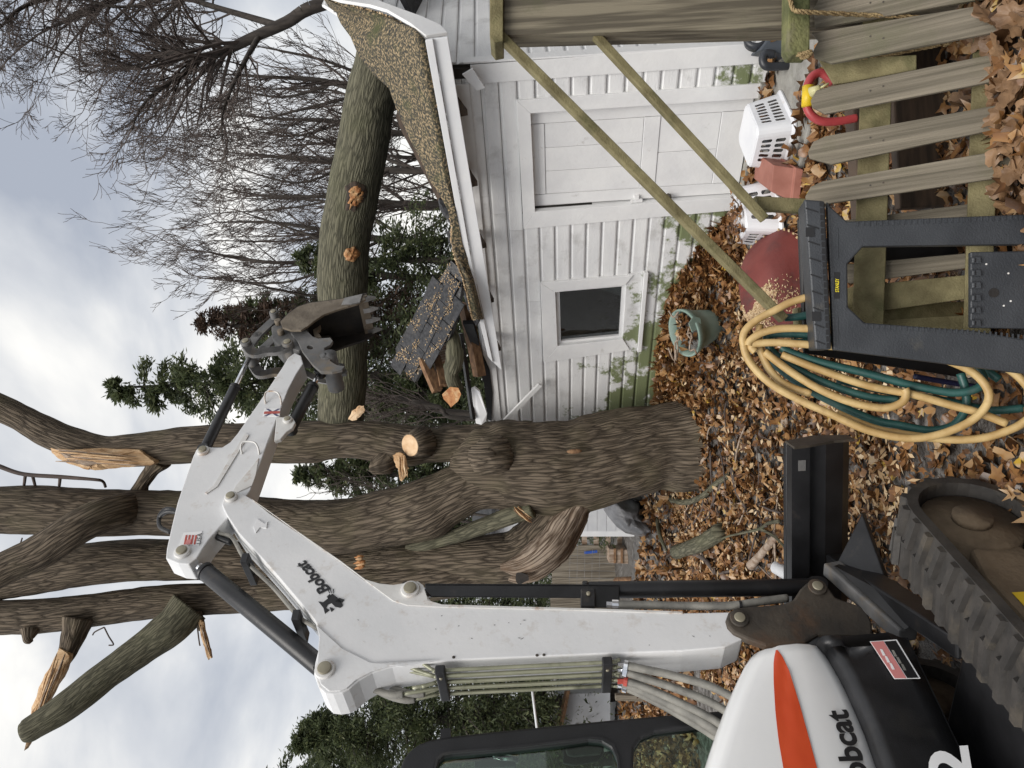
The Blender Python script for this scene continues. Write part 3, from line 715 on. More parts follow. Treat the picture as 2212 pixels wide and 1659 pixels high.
# ---- wreckage between slab and tree, each piece its own thing
def plank_px(name, A, B, w, h, m, label, cat, ya, yb, up=(0, -0.5, 1)):
    return tag(mk(name, *beam(at(*A, ya), at(*B, yb), w, h, up), M[m], None, bevel=0.003), label, cat)
plank_px('broken_rafter', (915, 775), (945, 845), 0.07, 0.10, 'brown_wood', 'snapped brown rafter splintered below the torn roof slab', 'rafter', 7.7, 7.6)
plank_px('broken_board', (942, 770), (958, 833), 0.05, 0.08, 'brown_wood', 'short brown board broken beside the pale louvred panel', 'board', 7.8, 7.6)
plank_px('roof_joist', (1012, 690), (1036, 812), 0.14, 0.09, 'brown_wood', 'brown joist exposed between black roof edge and white wall', 'joist', 7.75, 7.85)
plank_px('roof_joist', (1000, 655), (1018, 740), 0.16, 0.06, 'brown_wood', 'wide brown board pressed under the black roof edge', 'joist', 7.7, 7.85)
plank_px('eave_strip', (995, 720), (1022, 905), 0.06, 0.035, 'black_sheet', 'bent black roof edge strip running down to the trunk', 'roof edge', 7.55, 7.75)
tag(mk('fascia_fragment', *prism([at(1018, 842, 7.6), at(1026, 838, 7.6), at(1036, 846, 7.6), at(1052, 895, 7.75), at(1050, 910, 7.8), at(1040, 918, 7.8), at(1028, 915, 7.8)], V3((0.02, 0.03, 0))), M['fascia'], bevel=0.003), 'white fascia fragment wedged against the tree trunk', 'board')
lv = empty('louvred_panel', at(948, 765, 7.9), 'pale slatted vent panel showing under the torn roof slab', 'panel')
pl0 = at(940, 760, 7.95); pln = V3((-.1, -1, .15)).normalized()
for i in range(7):
    f = i / 6
    a = (936 + 10 * f, 748 + 2 + 32 * f); b = (970 + 4 * f, 744 + 30 * f)
    mk('slat', *beam(onp(a[0], a[1], pl0, pln), onp(b[0], b[1], pl0, pln), 0.012, 0.018, (1, 0, 0)), M['dead_wood'], lv)
mk('backing', *prism(pp([(932, 746), (972, 742), (976, 784), (938, 788)], pl0 - pln * .03, pln), -pln * 0.02), M['brown_wood'], lv)
tag(mk('plywood_scrap', *prism(pp([(955, 852), (972, 836), (990, 838), (996, 852), (990, 866), (974, 880), (968, 872), (958, 862)], at(975, 855, 7.45), V3((-.1, -1, .3)).normalized()), V3((0.003, .02, 0))), M['orange_wood']), 'jagged orange plywood scrap hanging beside the trunk', 'plywood')
bs = smooth_path([at(965, 700, 7.55), at(978, 735, 7.5), at(982, 775, 7.5), at(975, 810, 7.55), at(988, 845, 7.6)], 5)
tag(tube_o('broken_branch', bs, [px(17, 7.5)] * 8 + [px(20, 7.5)] * 6 + [px(16, 7.5)] * (len(bs) - 14), M['limb_bark'], None, 14, wob=0.12, wobs=5, uv=True), 'short grey branch stuck upright under the torn roof slab', 'branch')
wb = pp([(1090, 913), (1086, 905), (1163, 826), (1171, 830)], gw(0, 0, 0.10), GN)
tag(mk('leaning_board', *prism(wb, GN * 0.03), M['dead_wood'] if False else M['siding'], bevel=0.003), 'loose white batten leaning from the tree to the garage wall', 'batten')
tn = pp([(1171, 824), (1175, 828), (1168, 836), (1165, 830)], gw(0, 0, 0.14), GN)

# ---- concrete apron in front of the door
slabc = mk('concrete_apron', *prism([gw(-0.35, -0.15, 0.04), gw(1.75, -0.15, 0.04), gw(1.75, -0.15, 0.95), gw(-0.35, -0.15, 0.95)], V3((0, 0, 0.235))), M['concrete'], bevel=0.015)
tag(slabc, 'damp concrete apron before the garage door', None, None, 'structure')

# ================================================================ the big tree
TY = 8.1
tree_base = onz(1490, 968, 0.40)
tree = empty('maple_tree', V3((tree_base.x, TY, 0.35)), 'huge many-stemmed bare maple with broken tops beside the garage', 'tree')
def stem(name, pts, m='bark', dy=0.0, sides=28, wob=0.07, wobs=2.6, parent=tree, n=8, seed=0, caps=True, y=TY):
    P = [at(X, Y, y + dy + (d if d else 0)) for X, Y, h, d in pts]
    R = [px(h, y + dy) for X, Y, h, d in pts]
    P, R = smooth_path(P, n, R)
    return tube_o(name, P, R, M[m], parent, sides, caps, wob, wobs, seed, True)
trunk = stem('trunk', [(1560, 955, 150, 0), (1525, 958, 118, 0), (1480, 963, 98, 0), (1420, 966, 88, 0), (1340, 982, 93, 0), (1260, 998, 98, 0), (1180, 1005, 100, 0), (1100, 1006, 96, 0), (1050, 1008, 86, 0), (1000, 1008, 58, .1)], sides=40, wob=0.13, wobs=2.2)
stem('right_stem', [(1130, 985, 78, 0), (1060, 968, 58, 0), (1000, 958, 42, 0), (930, 962, 38, 0), (870, 962, 45, 0), (800, 952, 43, 0), (740, 950, 40, 0), (660, 955, 46, 0), (540, 956, 43, 0), (420, 960, 41, 0), (340, 968, 38, 0), (287, 972, 36, 0), (225, 972, 31, 0), (165, 958, 33, 0), (100, 932, 33, 0), (40, 900, 29, 0), (-40, 862, 27, 0)], seed=3)
stem('middle_stem', [(1200, 1035, 58, -.1), (1110, 1040, 58, -.1), (1030, 1048, 53, -.1), (970, 1072, 58, -.08), (920, 1098, 66, -.05), (850, 1116, 62, 0), (737, 1136, 60, 0), (620, 1132, 52, 0), (480, 1114, 48, 0), (340, 1107, 49, 0), (200, 1108, 52, 0), (80, 1102, 52, 0), (-40, 1100, 50, 0)], seed=7)
stem('left_stem', [(1275, 1030, 46, .1), (1240, 1074, 46, .08), (1212, 1108, 54, .08), (1182, 1148, 60, .1), (1148, 1186, 64, .1), (1100, 1207, 60, .1), (1020, 1214, 56, .1), (900, 1218, 50, .2), (737, 1226, 46, .3), (520, 1212, 43, .3), (340, 1208, 46, .3), (180, 1219, 48, .3), (60, 1244, 44, .3), (-40, 1262, 42, .3)], seed=11)
stem('outer_stem', [(1110, 1205, 52, .1), (1000, 1238, 48, .1), (870, 1258, 46, .1), (720, 1275, 42, .15), (600, 1280, 40, .15), (480, 1291, 36, .15), (340, 1300, 35, .15), (200, 1318, 36, .15), (80, 1332, 38, .15), (-40, 1334, 37, .15)], seed=15)
# hollow dead wood face at the foot of the left stem
stem('dead_wood', [(1262, 1074, 18, -.14), (1246, 1092, 24, -.18), (1224, 1128, 29, -.20), (1194, 1170, 32, -.22), (1160, 1202, 30, -.23), (1122, 1222, 22, -.22), (1082, 1226, 8, -.2)], 'dead_bark', sides=22, wob=0.2, wobs=6, seed=2)
stem('dead_wood', [(1262, 1092, 14, .0), (1248, 1120, 20, -.03), (1226, 1158, 24, -.07), (1198, 1196, 26, -.1), (1164, 1228, 24, -.12), (1128, 1244, 16, -.12), (1090, 1246, 6, -.1)], 'dead_bark', sides=22, wob=0.2, wobs=6, seed=6)
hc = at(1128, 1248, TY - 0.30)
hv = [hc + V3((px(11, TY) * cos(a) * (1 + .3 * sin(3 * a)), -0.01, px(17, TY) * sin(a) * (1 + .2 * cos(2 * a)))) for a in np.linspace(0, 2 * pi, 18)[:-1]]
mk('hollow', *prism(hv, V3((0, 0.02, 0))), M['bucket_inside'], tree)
# smooth leaning branch behind the boom
stem('leaning_branch', [(1150, 1098, 20, -.25), (1100, 1115, 19, -.2), (1020, 1145, 17, -.1), (930, 1174, 13, 0), (880, 1185, 9, .1)], 'limb_bark', sides=14, wob=0.05, seed=4)
# knot, scar and cut stub on the trunk
def lump(name, X, Y, dy, rx, rz, ry, m, parent=tree, seed=0, wob=.2):
    c = at(X, Y, TY + dy); V, Fc = [], []
    for i in range(9):
        t = pi * i / 8
        for k in range(16):
            a = 2 * pi * k / 16
            q = V3((sin(t) * cos(a) * rx, -cos(t) * ry, sin(t) * sin(a) * rz))
            V.append(c + q * (1 + wob * mnoise.noise(q * 9 + V3((seed, 0, 0)))))
    Fc = [(i * 16 + k, i * 16 + (k + 1) % 16, (i + 1) * 16 + (k + 1) % 16, (i + 1) * 16 + k) for i in range(8) for k in range(16)]
    uvs = [(v.x * 1.0, v.z) for v in V]
    return mk(name, V, Fc, M[m], parent, True, uvs)
lump('burl', 1060, 985, -0.40, px(42, TY), px(48, TY), 0.16, 'bark', seed=1)
lump('burl', 1052, 982, -0.53, px(15, TY), px(20, TY), 0.04, 'bark', seed=1)
lump('scar', 1240, 975, -0.475, px(5, TY), px(16, TY), 0.02, 'brown_wood', seed=4)
# cut branch end with sawn face
cd = V3((-.10, -.80, .58)).normalized(); cs = at(886, 962, TY - 0.31)
tube_o('branch_stub', [cs - cd * .2, cs - cd * .08, cs], [px(36, TY), px(29, TY), px(25, TY)], M['bark'], tree, 22, uv=True)
mk('sawn_face', *tube([cs + cd * .001, cs + cd * 0.006], [px(23, TY), px(22.5, TY)], 24)[:2], M['cut_face'], tree)
stem('dark_stub', [(850, 985, 28, .0), (828, 1002, 24, -.12), (806, 1010, 17, -.16), (800, 1011, 6, -.16)], sides=16, wob=.3, wobs=6)
def shard(name, poly, y, m='fresh_wood', parent=tree, th=0.05, nrm=(0, -1, 0.1), jit=2.0, smooth=False, seed=0):
    """torn wood: outline with a broken relief"""
    p0 = at(poly[0][0], poly[0][1], y); nn = V3(nrm).normalized()
    fine = []
    for i in range(len(poly)):
        a, b = poly[i], poly[(i + 1) % len(poly)]
        for k in range(3):
            t = k / 3
            fine.append((a[0] + (b[0] - a[0]) * t + (random.uniform(-jit, jit) if k else 0), a[1] + (b[1] - a[1]) * t + (random.uniform(-jit, jit) if k else 0)))
    P = pp(fine, p0, nn); c = sum(P, V3()) / len(P)
    V = [p for p in P]
    mid = [c.lerp(p, 0.62) + nn * th * (0.45 + 0.5 * random.random()) for p in P]
    V += mid; V.append(c + nn * th); n = len(P)
    V += [p - nn * th for p in P]
    Fc = [(i, (i + 1) % n, (i + 1) % n + n, i + n) for i in range(n)] + [(i + n, (i + 1) % n + n, 2 * n) for i in range(n)]
    Fc += [(i, i + 2 * n + 1, (i + 1) % n + 2 * n + 1, (i + 1) % n) for i in range(n)] + [tuple(range(3 * n, 2 * n, -1))]
    return mk(name, V, Fc, M[m], parent, smooth)
shard('torn_wood', [(108, 967), (150, 972), (220, 968), (300, 972), (320, 988), (334, 1000), (318, 1006), (290, 1008), (250, 1012), (205, 1016), (190, 1015), (160, 1005), (125, 990), (112, 978)], TY - .12, th=.09)
shard('torn_wood', [(125, 975), (160, 980), (200, 990), (215, 1000), (190, 1008), (150, 998)], TY - .24, 'dead_wood', th=.03)
shard('torn_bark', [(848, 984), (862, 978), (872, 984), (868, 994), (876, 1004), (884, 1012), (876, 1018), (880, 1026), (868, 1040), (862, 1030), (866, 1018), (856, 1010), (852, 998)], TY - .30, 'fresh_wood', th=.012, nrm=(-.5, -1, .1))


def splinters(name, A, B, w0, w1, y, n, mats=('fresh_wood', 'fresh_wood', 'dead_wood'), parent=tree, seed=0, over=.12, th=.035):
    """bundle of long torn fibres running from A to B"""
    rr = random.Random(seed); dx, dy = B[0] - A[0], B[1] - A[1]; L_ = math.hypot(dx, dy); ux, uy = dx / L_, dy / L_; vx, vy = -uy, ux
    for i in range(n):
        f = (i + .5) / n - .5 + rr.uniform(-.06, .06); t0, t1 = rr.uniform(0, .22), 1 + rr.uniform(-.35, over)
        yy = y - th * (1 - 4 * f * f) - rr.uniform(0, .03)
        P, R = [], []
        for k in range(6):
            t = t0 + (t1 - t0) * k / 5; w = (w0 + (w1 - w0) * t) * f + rr.uniform(-1, 1)
            P.append(at(A[0] + ux * L_ * t + vx * w, A[1] + uy * L_ * t + vy * w, yy))
            R.append(px((w0 + (w1 - w0) * min(t, 1)) / n * .72 * (1 if 0 < k < 5 else .35) * (1 if k < 4 else .6), y))
        tube_o(name, P, R, M[mats[i % len(mats)]], parent, 5, True, .25, 9, i)
splinters('splinter', (118, 980), (322, 996), 34, 22, TY - .25, 9, seed=2)
splinters('splinter', (138, 1408), (66, 1592), 30, 7, TY - .28, 7, seed=3, over=.2)
splinters('splinter', (433, 1342), (454, 1418), 11, 6, TY - .13, 4, seed=4)
splinters('splinter', (790, 1212), (764, 1218), 26, 30, TY - .30, 5, ('orange_wood', 'fresh_wood'), seed=5, th=.02)
splinters('splinter', (1108, 1092), (1146, 1124), 12, 20, TY - .30, 6, ('orange_wood', 'fresh_wood', 'brown_wood'), seed=6, th=.02)
splinters('splinter', (868, 982), (872, 1034), 14, 20, TY - .32, 5, ('fresh_wood', 'cut_face'), seed=7, th=.015)
# branches of the tops
stem('crossing_branch', [(300, 1096, 34, .1), (255, 1104, 36, -.25), (205, 1120, 36, -.45), (150, 1150, 35, -.55), (90, 1190, 34, -.6), (20, 1222, 32, -.65), (-50, 1262, 30, -.7)], sides=20, wob=.08, seed=21)
stem('cut_limb', [(410, 1310, 44, 0), (372, 1352, 39, -.1), (310, 1400, 34, -.2), (230, 1458, 31, -.35), (150, 1520, 30, -.5), (70, 1572, 26, -.6), (50, 1582, 20, -.62)], 'limb_bark', sides=20, wob=.06, seed=23)
stem('snapped_branch', [(170, 1335, 34, 0), (160, 1370, 25, -.05), (148, 1405, 19, -.1), (135, 1435, 13, -.12)], sides=16, wob=.1, seed=25)
shard('torn_wood', [(128, 1400), (150, 1418), (140, 1450), (112, 1500), (86, 1555), (68, 1590), (52, 1622), (58, 1590), (70, 1560), (66, 1545), (72, 1520), (92, 1470), (112, 1435)], TY - .2, th=.06)
stem('stub', [(425, 1325, 12, 0), (432, 1345, 10, -.05), (436, 1358, 8, -.1)], sides=10)
shard('torn_wood', [(430, 1338), (440, 1345), (452, 1400), (457, 1422), (450, 1426), (440, 1395), (432, 1360)], TY - .1, th=.025)
stem('stub', [(65, 1362, 20, 0), (62, 1380, 12, -.05), (68, 1388, 5, -.05)], sides=12, wob=.3)
stem('joining_branch', [(345, 990, 26, 0), (325, 1020, 15, .05), (308, 1045, 14, .08), (300, 1065, 20, .1)], sides=14, wob=.15)
stem('dead_twig', [(228, 1052, 3, 0), (222, 1040, 3, -.05), (205, 1036, 3.5, -.1), (130, 1030, 4.5, -.1), (50, 1024, 4.5, -.1), (0, 1008, 5, -.1), (-30, 995, 5, -.1)], 'twig', sides=7, wob=0)
for A, B in (((130, 1030), (128, 1050)), ((55, 1024), (52, 1048)), ((70, 1026), (76, 1050))):
    stem('dead_twig', [(*A, 3.5, -.1), (*B, 3, 0)], 'twig', sides=6, wob=0)
for tw in ([(225, 1355), (235, 1375), (245, 1392), (235, 1394)], [(225, 1355), (205, 1365), (200, 1372)], [(425, 1345), (430, 1385), (432, 1395)], [(20, 1250 - 60), (40, 1180), (48, 1162)], [(30, 1185), (52, 1180), (66, 1188)]):
    stem('dead_twig', [(x, y, 1.6, -.1) for x, y in tw], 'twig', sides=5, wob=0)

# ================================================================ the fallen limb
lp = [(734, 972, 40, 8.2), (736, 920, 49, 8.25), (740, 800, 53, 8.25), (740, 680, 53, 8.2), (742, 560, 54, 8.1), (760, 430, 55, 8.0), (782, 320, 55, 7.9), (805, 200, 54, 7.8), (826, 110, 52, 7.7), (850, 10, 49, 7.6), (880, -120, 46, 7.4)]
P, R = smooth_path([at(X, Y, d) for X, Y, h, d in lp], 9, [px(h, d) for X, Y, h, d in lp])
limb = tube_o('fallen_limb', P, R, M['limb_bark'], None, 30, True, 0.05, 3.0, 5, True, n0=(0, 1, 0.2))
tag(limb, 'thick mossy green-grey tree limb lying across the crushed garage roof', 'tree limb')
def on_tube(X, Y, P, R, lift):
    """first point on the sight line that meets the stem"""
    d = ray(X, Y); best = None
    for y in np.arange(P[0].y - 1.3, P[0].y + .6, .02):
        q = CE + d * (y / d.y)
        for i in range(len(P)):
            if (q - P[i]).length_squared < (R[i] * 2.5) ** 2:
                a_, b_ = P[max(i - 1, 0)], P[min(i + 1, len(P) - 1)]
                t = (b_ - a_).normalized(); w = q - P[i]
                if (w - t * w.dot(t)).length < R[i] + lift: return q
    return CE + d * (P[0].y / d.y)
def conform(name, poly, P, R, m, parent, lift=.02, rings=4, jit=0.0):
    fine = []
    for i in range(len(poly)):
        a_, b_ = poly[i], poly[(i + 1) % len(poly)]
        for k in range(3): fine.append((a_[0] + (b_[0] - a_[0]) * k / 3 + (random.uniform(-jit, jit) if k else 0), a_[1] + (b_[1] - a_[1]) * k / 3 + (random.uniform(-jit, jit) if k else 0)))
    cx_, cy_ = sum(p[0] for p in poly) / len(poly), sum(p[1] for p in poly) / len(poly)
    n = len(fine); V = []
    for r_ in range(rings):
        f = 1 - r_ / rings
        for X, Y in fine: V.append(on_tube(cx_ + (X - cx_) * f, cy_ + (Y - cy_) * f, P, R, lift * (0.2 if r_ == 0 else 1) + random.uniform(-.001, .001)))
    V.append(on_tube(cx_, cy_, P, R, lift))
    Fc = [(r_ * n + i, r_ * n + (i + 1) % n, (r_ + 1) * n + (i + 1) % n, (r_ + 1) * n + i) for r_ in range(rings - 1) for i in range(n)] + [((rings - 1) * n + i, (rings - 1) * n + (i + 1) % n, rings * n) for i in range(n)]
    return mk(name, V, Fc, M[m], parent, True)
conform('bark_wound', [(744, 446), (748, 420), (745, 402), (756, 394), (770, 392), (786, 398), (795, 414), (790, 432), (780, 444), (770, 458), (752, 460)], P, R, 'dark_wood', limb, .022, jit=1.5)
conform('bark_wound', [(748, 440), (753, 432), (750, 418), (755, 406), (764, 398), (776, 397), (782, 406), (790, 414), (785, 424), (786, 432), (777, 438), (772, 450), (762, 447), (755, 453)], P, R, 'orange_wood', limb, .03, jit=1.0)
conform('bark_wound', [(742, 546), (748, 537), (757, 536), (765, 532), (773, 540), (779, 548), (772, 557), (765, 566), (755, 564), (746, 562)], P, R, 'orange_wood', limb, .03, jit=1.2)
lc = at(770, 892, 7.75)
shard('sawn_end', [(752, 906), (760, 888), (772, 878), (786, 876), (788, 886), (778, 900), (766, 908)], 7.75, 'cut_face', limb, th=.015)

# ================================================================ bare trees
def segs_mesh(name, S, m, parent, sides=4):
    S = np.concatenate([np.atleast_2d(np.array(q, dtype=float)) for q in S])
    A, B, ra, rb = S[:, 0:3], S[:, 3:6], S[:, 6], S[:, 7]
    d = B - A; d /= np.linalg.norm(d, axis=1)[:, None] + 1e-9
    h = np.where(np.abs(d[:, 2:3]) < .9, np.array([[0, 0, 1.]]), np.array([[1., 0, 0]]))
    u = np.cross(d, h); u /= np.linalg.norm(u, axis=1)[:, None]; w = np.cross(d, u)
    rings = []
    for C_, r in ((A, ra), (B, rb)):
        for k in range(sides):
            a = 2 * pi * k / sides
            rings.append(C_ + (u * cos(a) + w * sin(a)) * r[:, None])
    V = np.stack(rings, 1).reshape(-1, 3)
    n = len(S); off = (np.arange(n) * 2 * sides)[:, None]
    Fq = np.concatenate([off + np.array([[k, (k + 1) % sides, sides + (k + 1) % sides, sides + k]]) for k in range(sides)])
    return fast(name, V, Fq, m, parent, smooth=True)
def nrm_(a): return a / (np.linalg.norm(a, axis=-1, keepdims=True) + 1e-9)
def grow(S, p, d, ln, r, lev, rg, up=0.12, spread=0.75, minr=0.0025, kids=0.95, wander=0.16, maxlev=4):
    """all branches of one level at a time; S collects segment rows"""
    P = np.atleast_2d(np.array(p, dtype=float)); D = nrm_(np.atleast_2d(np.array(d, dtype=float)))
    Ln = np.atleast_1d(np.array(ln, dtype=float)); R = np.atleast_1d(np.array(r, dtype=float))
    n = 4
    while len(P) and lev <= maxlev:
        nP, nD, nL, nR = [], [], [], []
        for i in range(n):
            D2 = D + rg.normal(0, wander, D.shape); D2[:, 2] += up; D2 = nrm_(D2)
            Q = P + D2 * (Ln / n)[:, None]; R2 = np.maximum(R * (1 - .7 / n), minr)
            S.append(np.concatenate([P, Q, R[:, None], R2[:, None]], 1))
            if lev < maxlev:
                idx = np.repeat(np.arange(len(P)), rg.poisson(kids, len(P)))
                if len(idx):
                    d2 = D2[idx]; ax = rg.normal(0, 1, d2.shape); ax -= d2 * (ax * d2).sum(1, keepdims=True); ax = nrm_(ax)
                    sp = (spread * rg.uniform(.6, 1.25, len(idx)))[:, None]
                    nP.append(Q[idx]); nD.append(d2 * np.cos(sp) + ax * np.sin(sp)); nL.append(Ln[idx] * rg.uniform(.42, .68, len(idx))); nR.append(np.maximum(R2[idx] * rg.uniform(.5, .66, len(idx)), minr))
            P, D, R = Q, D2, R2
        if not nP: break
        P, D, Ln, R = np.concatenate(nP), np.concatenate(nD), np.concatenate(nL), np.concatenate(nR); lev += 1
def bare_tree(label, base, limbs, seed, name='bare_tree', twig=0.0042, group='bare trees beyond the garage'):
    """limbs: list of (points, r0, r1, side branch length); trunk from base to the first point"""
    rg = np.random.default_rng(seed)
    t = empty(name, base, label, 'tree', group)
    S, T = [], []
    for pts, r0, r1, bl, kw in limbs:
        P, R = smooth_path(pts, 5, list(np.linspace(r0, r1, len(pts))))
        for i in range(len(P) - 1): T.append((*P[i], *P[i + 1], R[i], R[i + 1]))
        a = max(1, int(len(P) * kw.get('start', .35)))
        for i in range(a, len(P)):
            d = np.array(P[min(i, len(P) - 1)] - P[i - 1]); d /= np.linalg.norm(d)
            for _ in range(kw.get('n', 2)):
                ax = rg.normal(0, 1, 3); ax -= d * ax.dot(d); ax /= np.linalg.norm(ax)
                sp = kw.get('sp', .8) * rg.uniform(.7, 1.3)
                f = 1 - .45 * (i - a) / max(1, len(P) - a)
                grow(S, P[i], d * cos(sp) + ax * sin(sp), bl * f * rg.uniform(.6, 1.2), R[i] * .5, kw.get('lev', 1), rg, kw.get('up', .1), kw.get('spread', .7), twig, kw.get('kids', .95), kw.get('wander', .17))
        d = np.array(P[-1] - P[-2]); d /= np.linalg.norm(d)
        grow(S, P[-1], d, bl, R[-1], kw.get('lev', 1), rg, kw.get('up', .1), .6, twig)
    segs_mesh('trunk', T, M['far_trunk'], t, 8)
    segs_mesh('crown', S, M['twig'], t, 3)
    return t
# the large one whose limb leaves the frame behind the gable
yb = 13.0
bare_tree('large spreading bare tree rising behind the garage gable with one heavy forked limb', V3((7.2, 13.5, 0.2)), [
    ([V3((7.2, 13.5, 0.2)), V3((7.1, 13.4, 3.0)), at(700, 8, yb), at(620, 48, yb), at(540, 84, yb), at(480, 112, yb), at(428, 124, yb), at(385, 112, yb), at(345, 118, yb), at(300, 142, yb), at(240, 146, yb)], .135, .022, 1.5, dict(start=.42, n=2, up=.05, lev=1, kids=.8)),
    ([at(428, 124, yb), at(400, 155, yb - .3), at(365, 180, yb - .5), at(330, 205, yb - .6), at(300, 240, yb - .7), at(285, 280, yb - .7)], .05, .010, 1.0, dict(start=.2, n=2, lev=2, kids=.8)),
    ([at(560, 78, yb), at(530, 130, yb - .4), at(500, 190, yb - .8), at(480, 250, yb - 1), at(480, 300, yb - 1)], .05, .009, 1.0, dict(start=.2, n=2, lev=2, kids=.8)),
    ([at(600, 55, yb), at(480, 20, yb + .4), at(380, -5, yb + .6), at(270, 15, yb + .6), at(180, 0, yb + .6)], .06, .016, 1.3, dict(start=.2, n=1, lev=1, kids=.75)),
], 4)
bare_tree('bare tree with drooping bud-tipped twigs at the top of the frame', V3((8.5, 16, 0.2)), [
    ([V3((8.5, 16, 0.2)), V3((8.3, 16, 4)), at(520, -60, 15), at(330, -30, 14.5), at(200, 20, 14), at(120, 55, 14)], .2, .03, 1.7, dict(start=.4, n=2, up=-.03, lev=1, kids=.75)),
    ([at(330, -30, 14.5), at(190, -20, 14.5), at(60, 10, 14), at(0, 60, 13.5)], .08, .02, 1.4, dict(start=.2, n=2, up=-.04, lev=1, kids=.75)),
    ([at(190, -20, 14.5), at(60, -30, 14.5), at(-40, 30, 13.5), at(-20, 100, 13.5)], .05, .012, .9, dict(start=.2, n=2, up=-.04, lev=1, kids=.7)),
], 9)
BT = [(950, 215, 700, 175, 480, 160, 18, 'slender bare tree between gable and fallen limb'), (960, 290, 720, 262, 520, 250, 21, 'bare tree with a pale trunk fork seen over the sagging roof'),
      (965, 370, 730, 352, 500, 330, 20, 'bare tree whose trunk shows below the first orange limb wound'), (965, 440, 720, 425, 470, 405, 24, 'tall bare tree standing behind the middle of the fallen limb'),
      (965, 520, 720, 500, 470, 480, 22, 'bare tree between the two orange limb wounds'), (960, 600, 700, 570, 450, 545, 19, 'bare tree with fine upswept twigs beside the bucket'),
      (990, 240, 880, 236, 720, 222, 25, 'low bare tree glimpsed under the limb near the gable'), (990, 335, 880, 340, 700, 330, 27, 'low bare tree seen in the gap over the roof strip'), (990, 450, 880, 446, 690, 450, 26, 'low bare tree under the limb at its middle')]
for i, (x0, y0, x1, y1, x2, y2, d, lab) in enumerate(BT):
    b = at(x0, y0, d); b.z = 0.3
    rr = .11
    kw = dict(start=.12, n=1, up=.16, sp=.7, lev=1, kids=.72)
    j = lambda v: random.uniform(-v, v)
    bare_tree(lab, b, [
        ([b, at(x0 - 60, y0, d), at(x1, y1, d), at((x1 + x2) / 2, (y1 + y2) / 2 + j(12), d), at(x2, y2, d)], rr, .02, 2.0, kw),
        ([at(x1 + 120, (y0 + y1) / 2, d), at(x1, y1 + 60 + j(20), d - .3), at(x2 + 70, y2 + 85 + j(25), d - .4)], rr * .5, .016, 1.7, kw),
        ([at(x1 + 150, (y0 + y1) / 2, d), at(x1 + 10, y1 - 60 + j(20), d + .3), at(x2 + 60, y2 - 75 + j(25), d + .3)], rr * .5, .016, 1.7, kw),
        ([at(x1 + 30, y1, d), at(x1 - 90, y1 + 30 + j(15), d + .2), at(x2 - 10, y2 + 40 + j(20), d + .3)], rr * .42, .014, 1.5, kw),
    ], 20 + i, twig=.0058)

# ================================================================ evergreens
def conifer(label, base, top, rad_, seed, n=11520, q=0.13, droop=0.35, m='needle', lo=0.06, name='evergreen_tree', group='evergreens beyond the yard', shape=1.0, parts=True, bn=150):
    rg = np.random.default_rng(seed)
    t = empty(name, base, label, 'tree', group)
    base, top = np.array(base), np.array(top)
    H_ = np.linalg.norm(top - base); ax = (top - base) / H_
    T = [(*(base + ax * H_ * a), *(base + ax * H_ * b), .14 * (1 - a) + .02, .14 * (1 - b) + .02) for a, b in zip(np.linspace(0, .9, 10), np.linspace(.1, 1, 10))]
    Pall, Dall = [], []
    per = max(1, n // bn)
    for i in range(bn):
        f = lo + (1 - lo) * (rg.random() ** 1.15)
        az = rg.uniform(0, 2 * pi)
        ln = rad_ * ((1 - f) ** .75 * shape + .06) * rg.uniform(.45, 1.15)
        st = base + ax * H_ * f
        dr_ = np.array([cos(az), sin(az), rg.uniform(-.1, .35)])
        s = rg.random(per) ** .7
        P = st + dr_ * (ln * s)[:, None]
        P[:, 2] -= droop * ln * s ** 2
        P += rg.normal(0, 1, (per, 3)) * (.03 + .085 * ln * (1 - .4 * s))[:, None]
        T.append((*st, *(st + dr_ * ln * .8 - np.array([0, 0, droop * ln * .6])), .02 + .008 * ln, .006))
        Pall.append(P); Dall.append(np.tile(dr_, (per, 1)))
    P = np.concatenate(Pall); D = np.concatenate(Dall); k = len(P)
    D = D + rg.normal(0, .55, (k, 3)); D[:, 2] -= .25; D /= np.linalg.norm(D, axis=1)[:, None]
    r = rg.normal(0, 1, (k, 3)); W = np.cross(D, r); W /= np.linalg.norm(W, axis=1)[:, None]
    L_ = (q * rg.uniform(.5, 1.3, k))[:, None]; Wd = L_ * rg.uniform(.08, .19, k)[:, None]
    V = np.stack([P, P + D * L_ * .5 + W * Wd, P + D * L_, P + D * L_ * .5 - W * Wd], 1).reshape(-1, 3)
    fast('crown', V, np.arange(4 * k).reshape(k, 4), M[m], t, np.repeat(np.clip(rg.normal(.5, .22, k), 0, 1), 4))
    segs_mesh('trunk', T, M['far_trunk'], t, 5)
    return t
def ct(label, X, Y, Xt, Yt, d, r, seed, **k):
    b = at(X, Y, d); tp = at(Xt, Yt, d); b.z = 0.3
    return conifer(label, b, tp, r, seed, **k)
ct('tall open evergreen leaning its pointed crown beside the broken right stem', 1180, 800, 240, 838, 17, 2.7, 1, n=56181, bn=230, q=0.146, droop=.5)
ct('dark evergreen hidden behind bucket and fallen limb', 1180, 690, 480, 690, 21, 2.7, 2, n=25272, q=0.168, bn=130)
ct('low dark evergreen under the fallen limb beside the bare trunks', 1180, 570, 640, 560, 18, 2.3, 3, n=21384, q=0.146, bn=130)
ct('dense green evergreen between right stem and roof wreckage', 1180, 860, 690, 850, 16, 1.9, 4, n=33048, q=0.123, lo=.15, bn=170)
ct('feathery evergreen seen between right and middle stems', 1200, 1020, 640, 1030, 15, 1.35, 5, n=27216, q=0.118, bn=150)
ct('green evergreen mass showing in the fork above the hollow stem', 1220, 1130, 800, 1130, 20, 2.2, 6, n=25272, q=0.134, lo=.1)
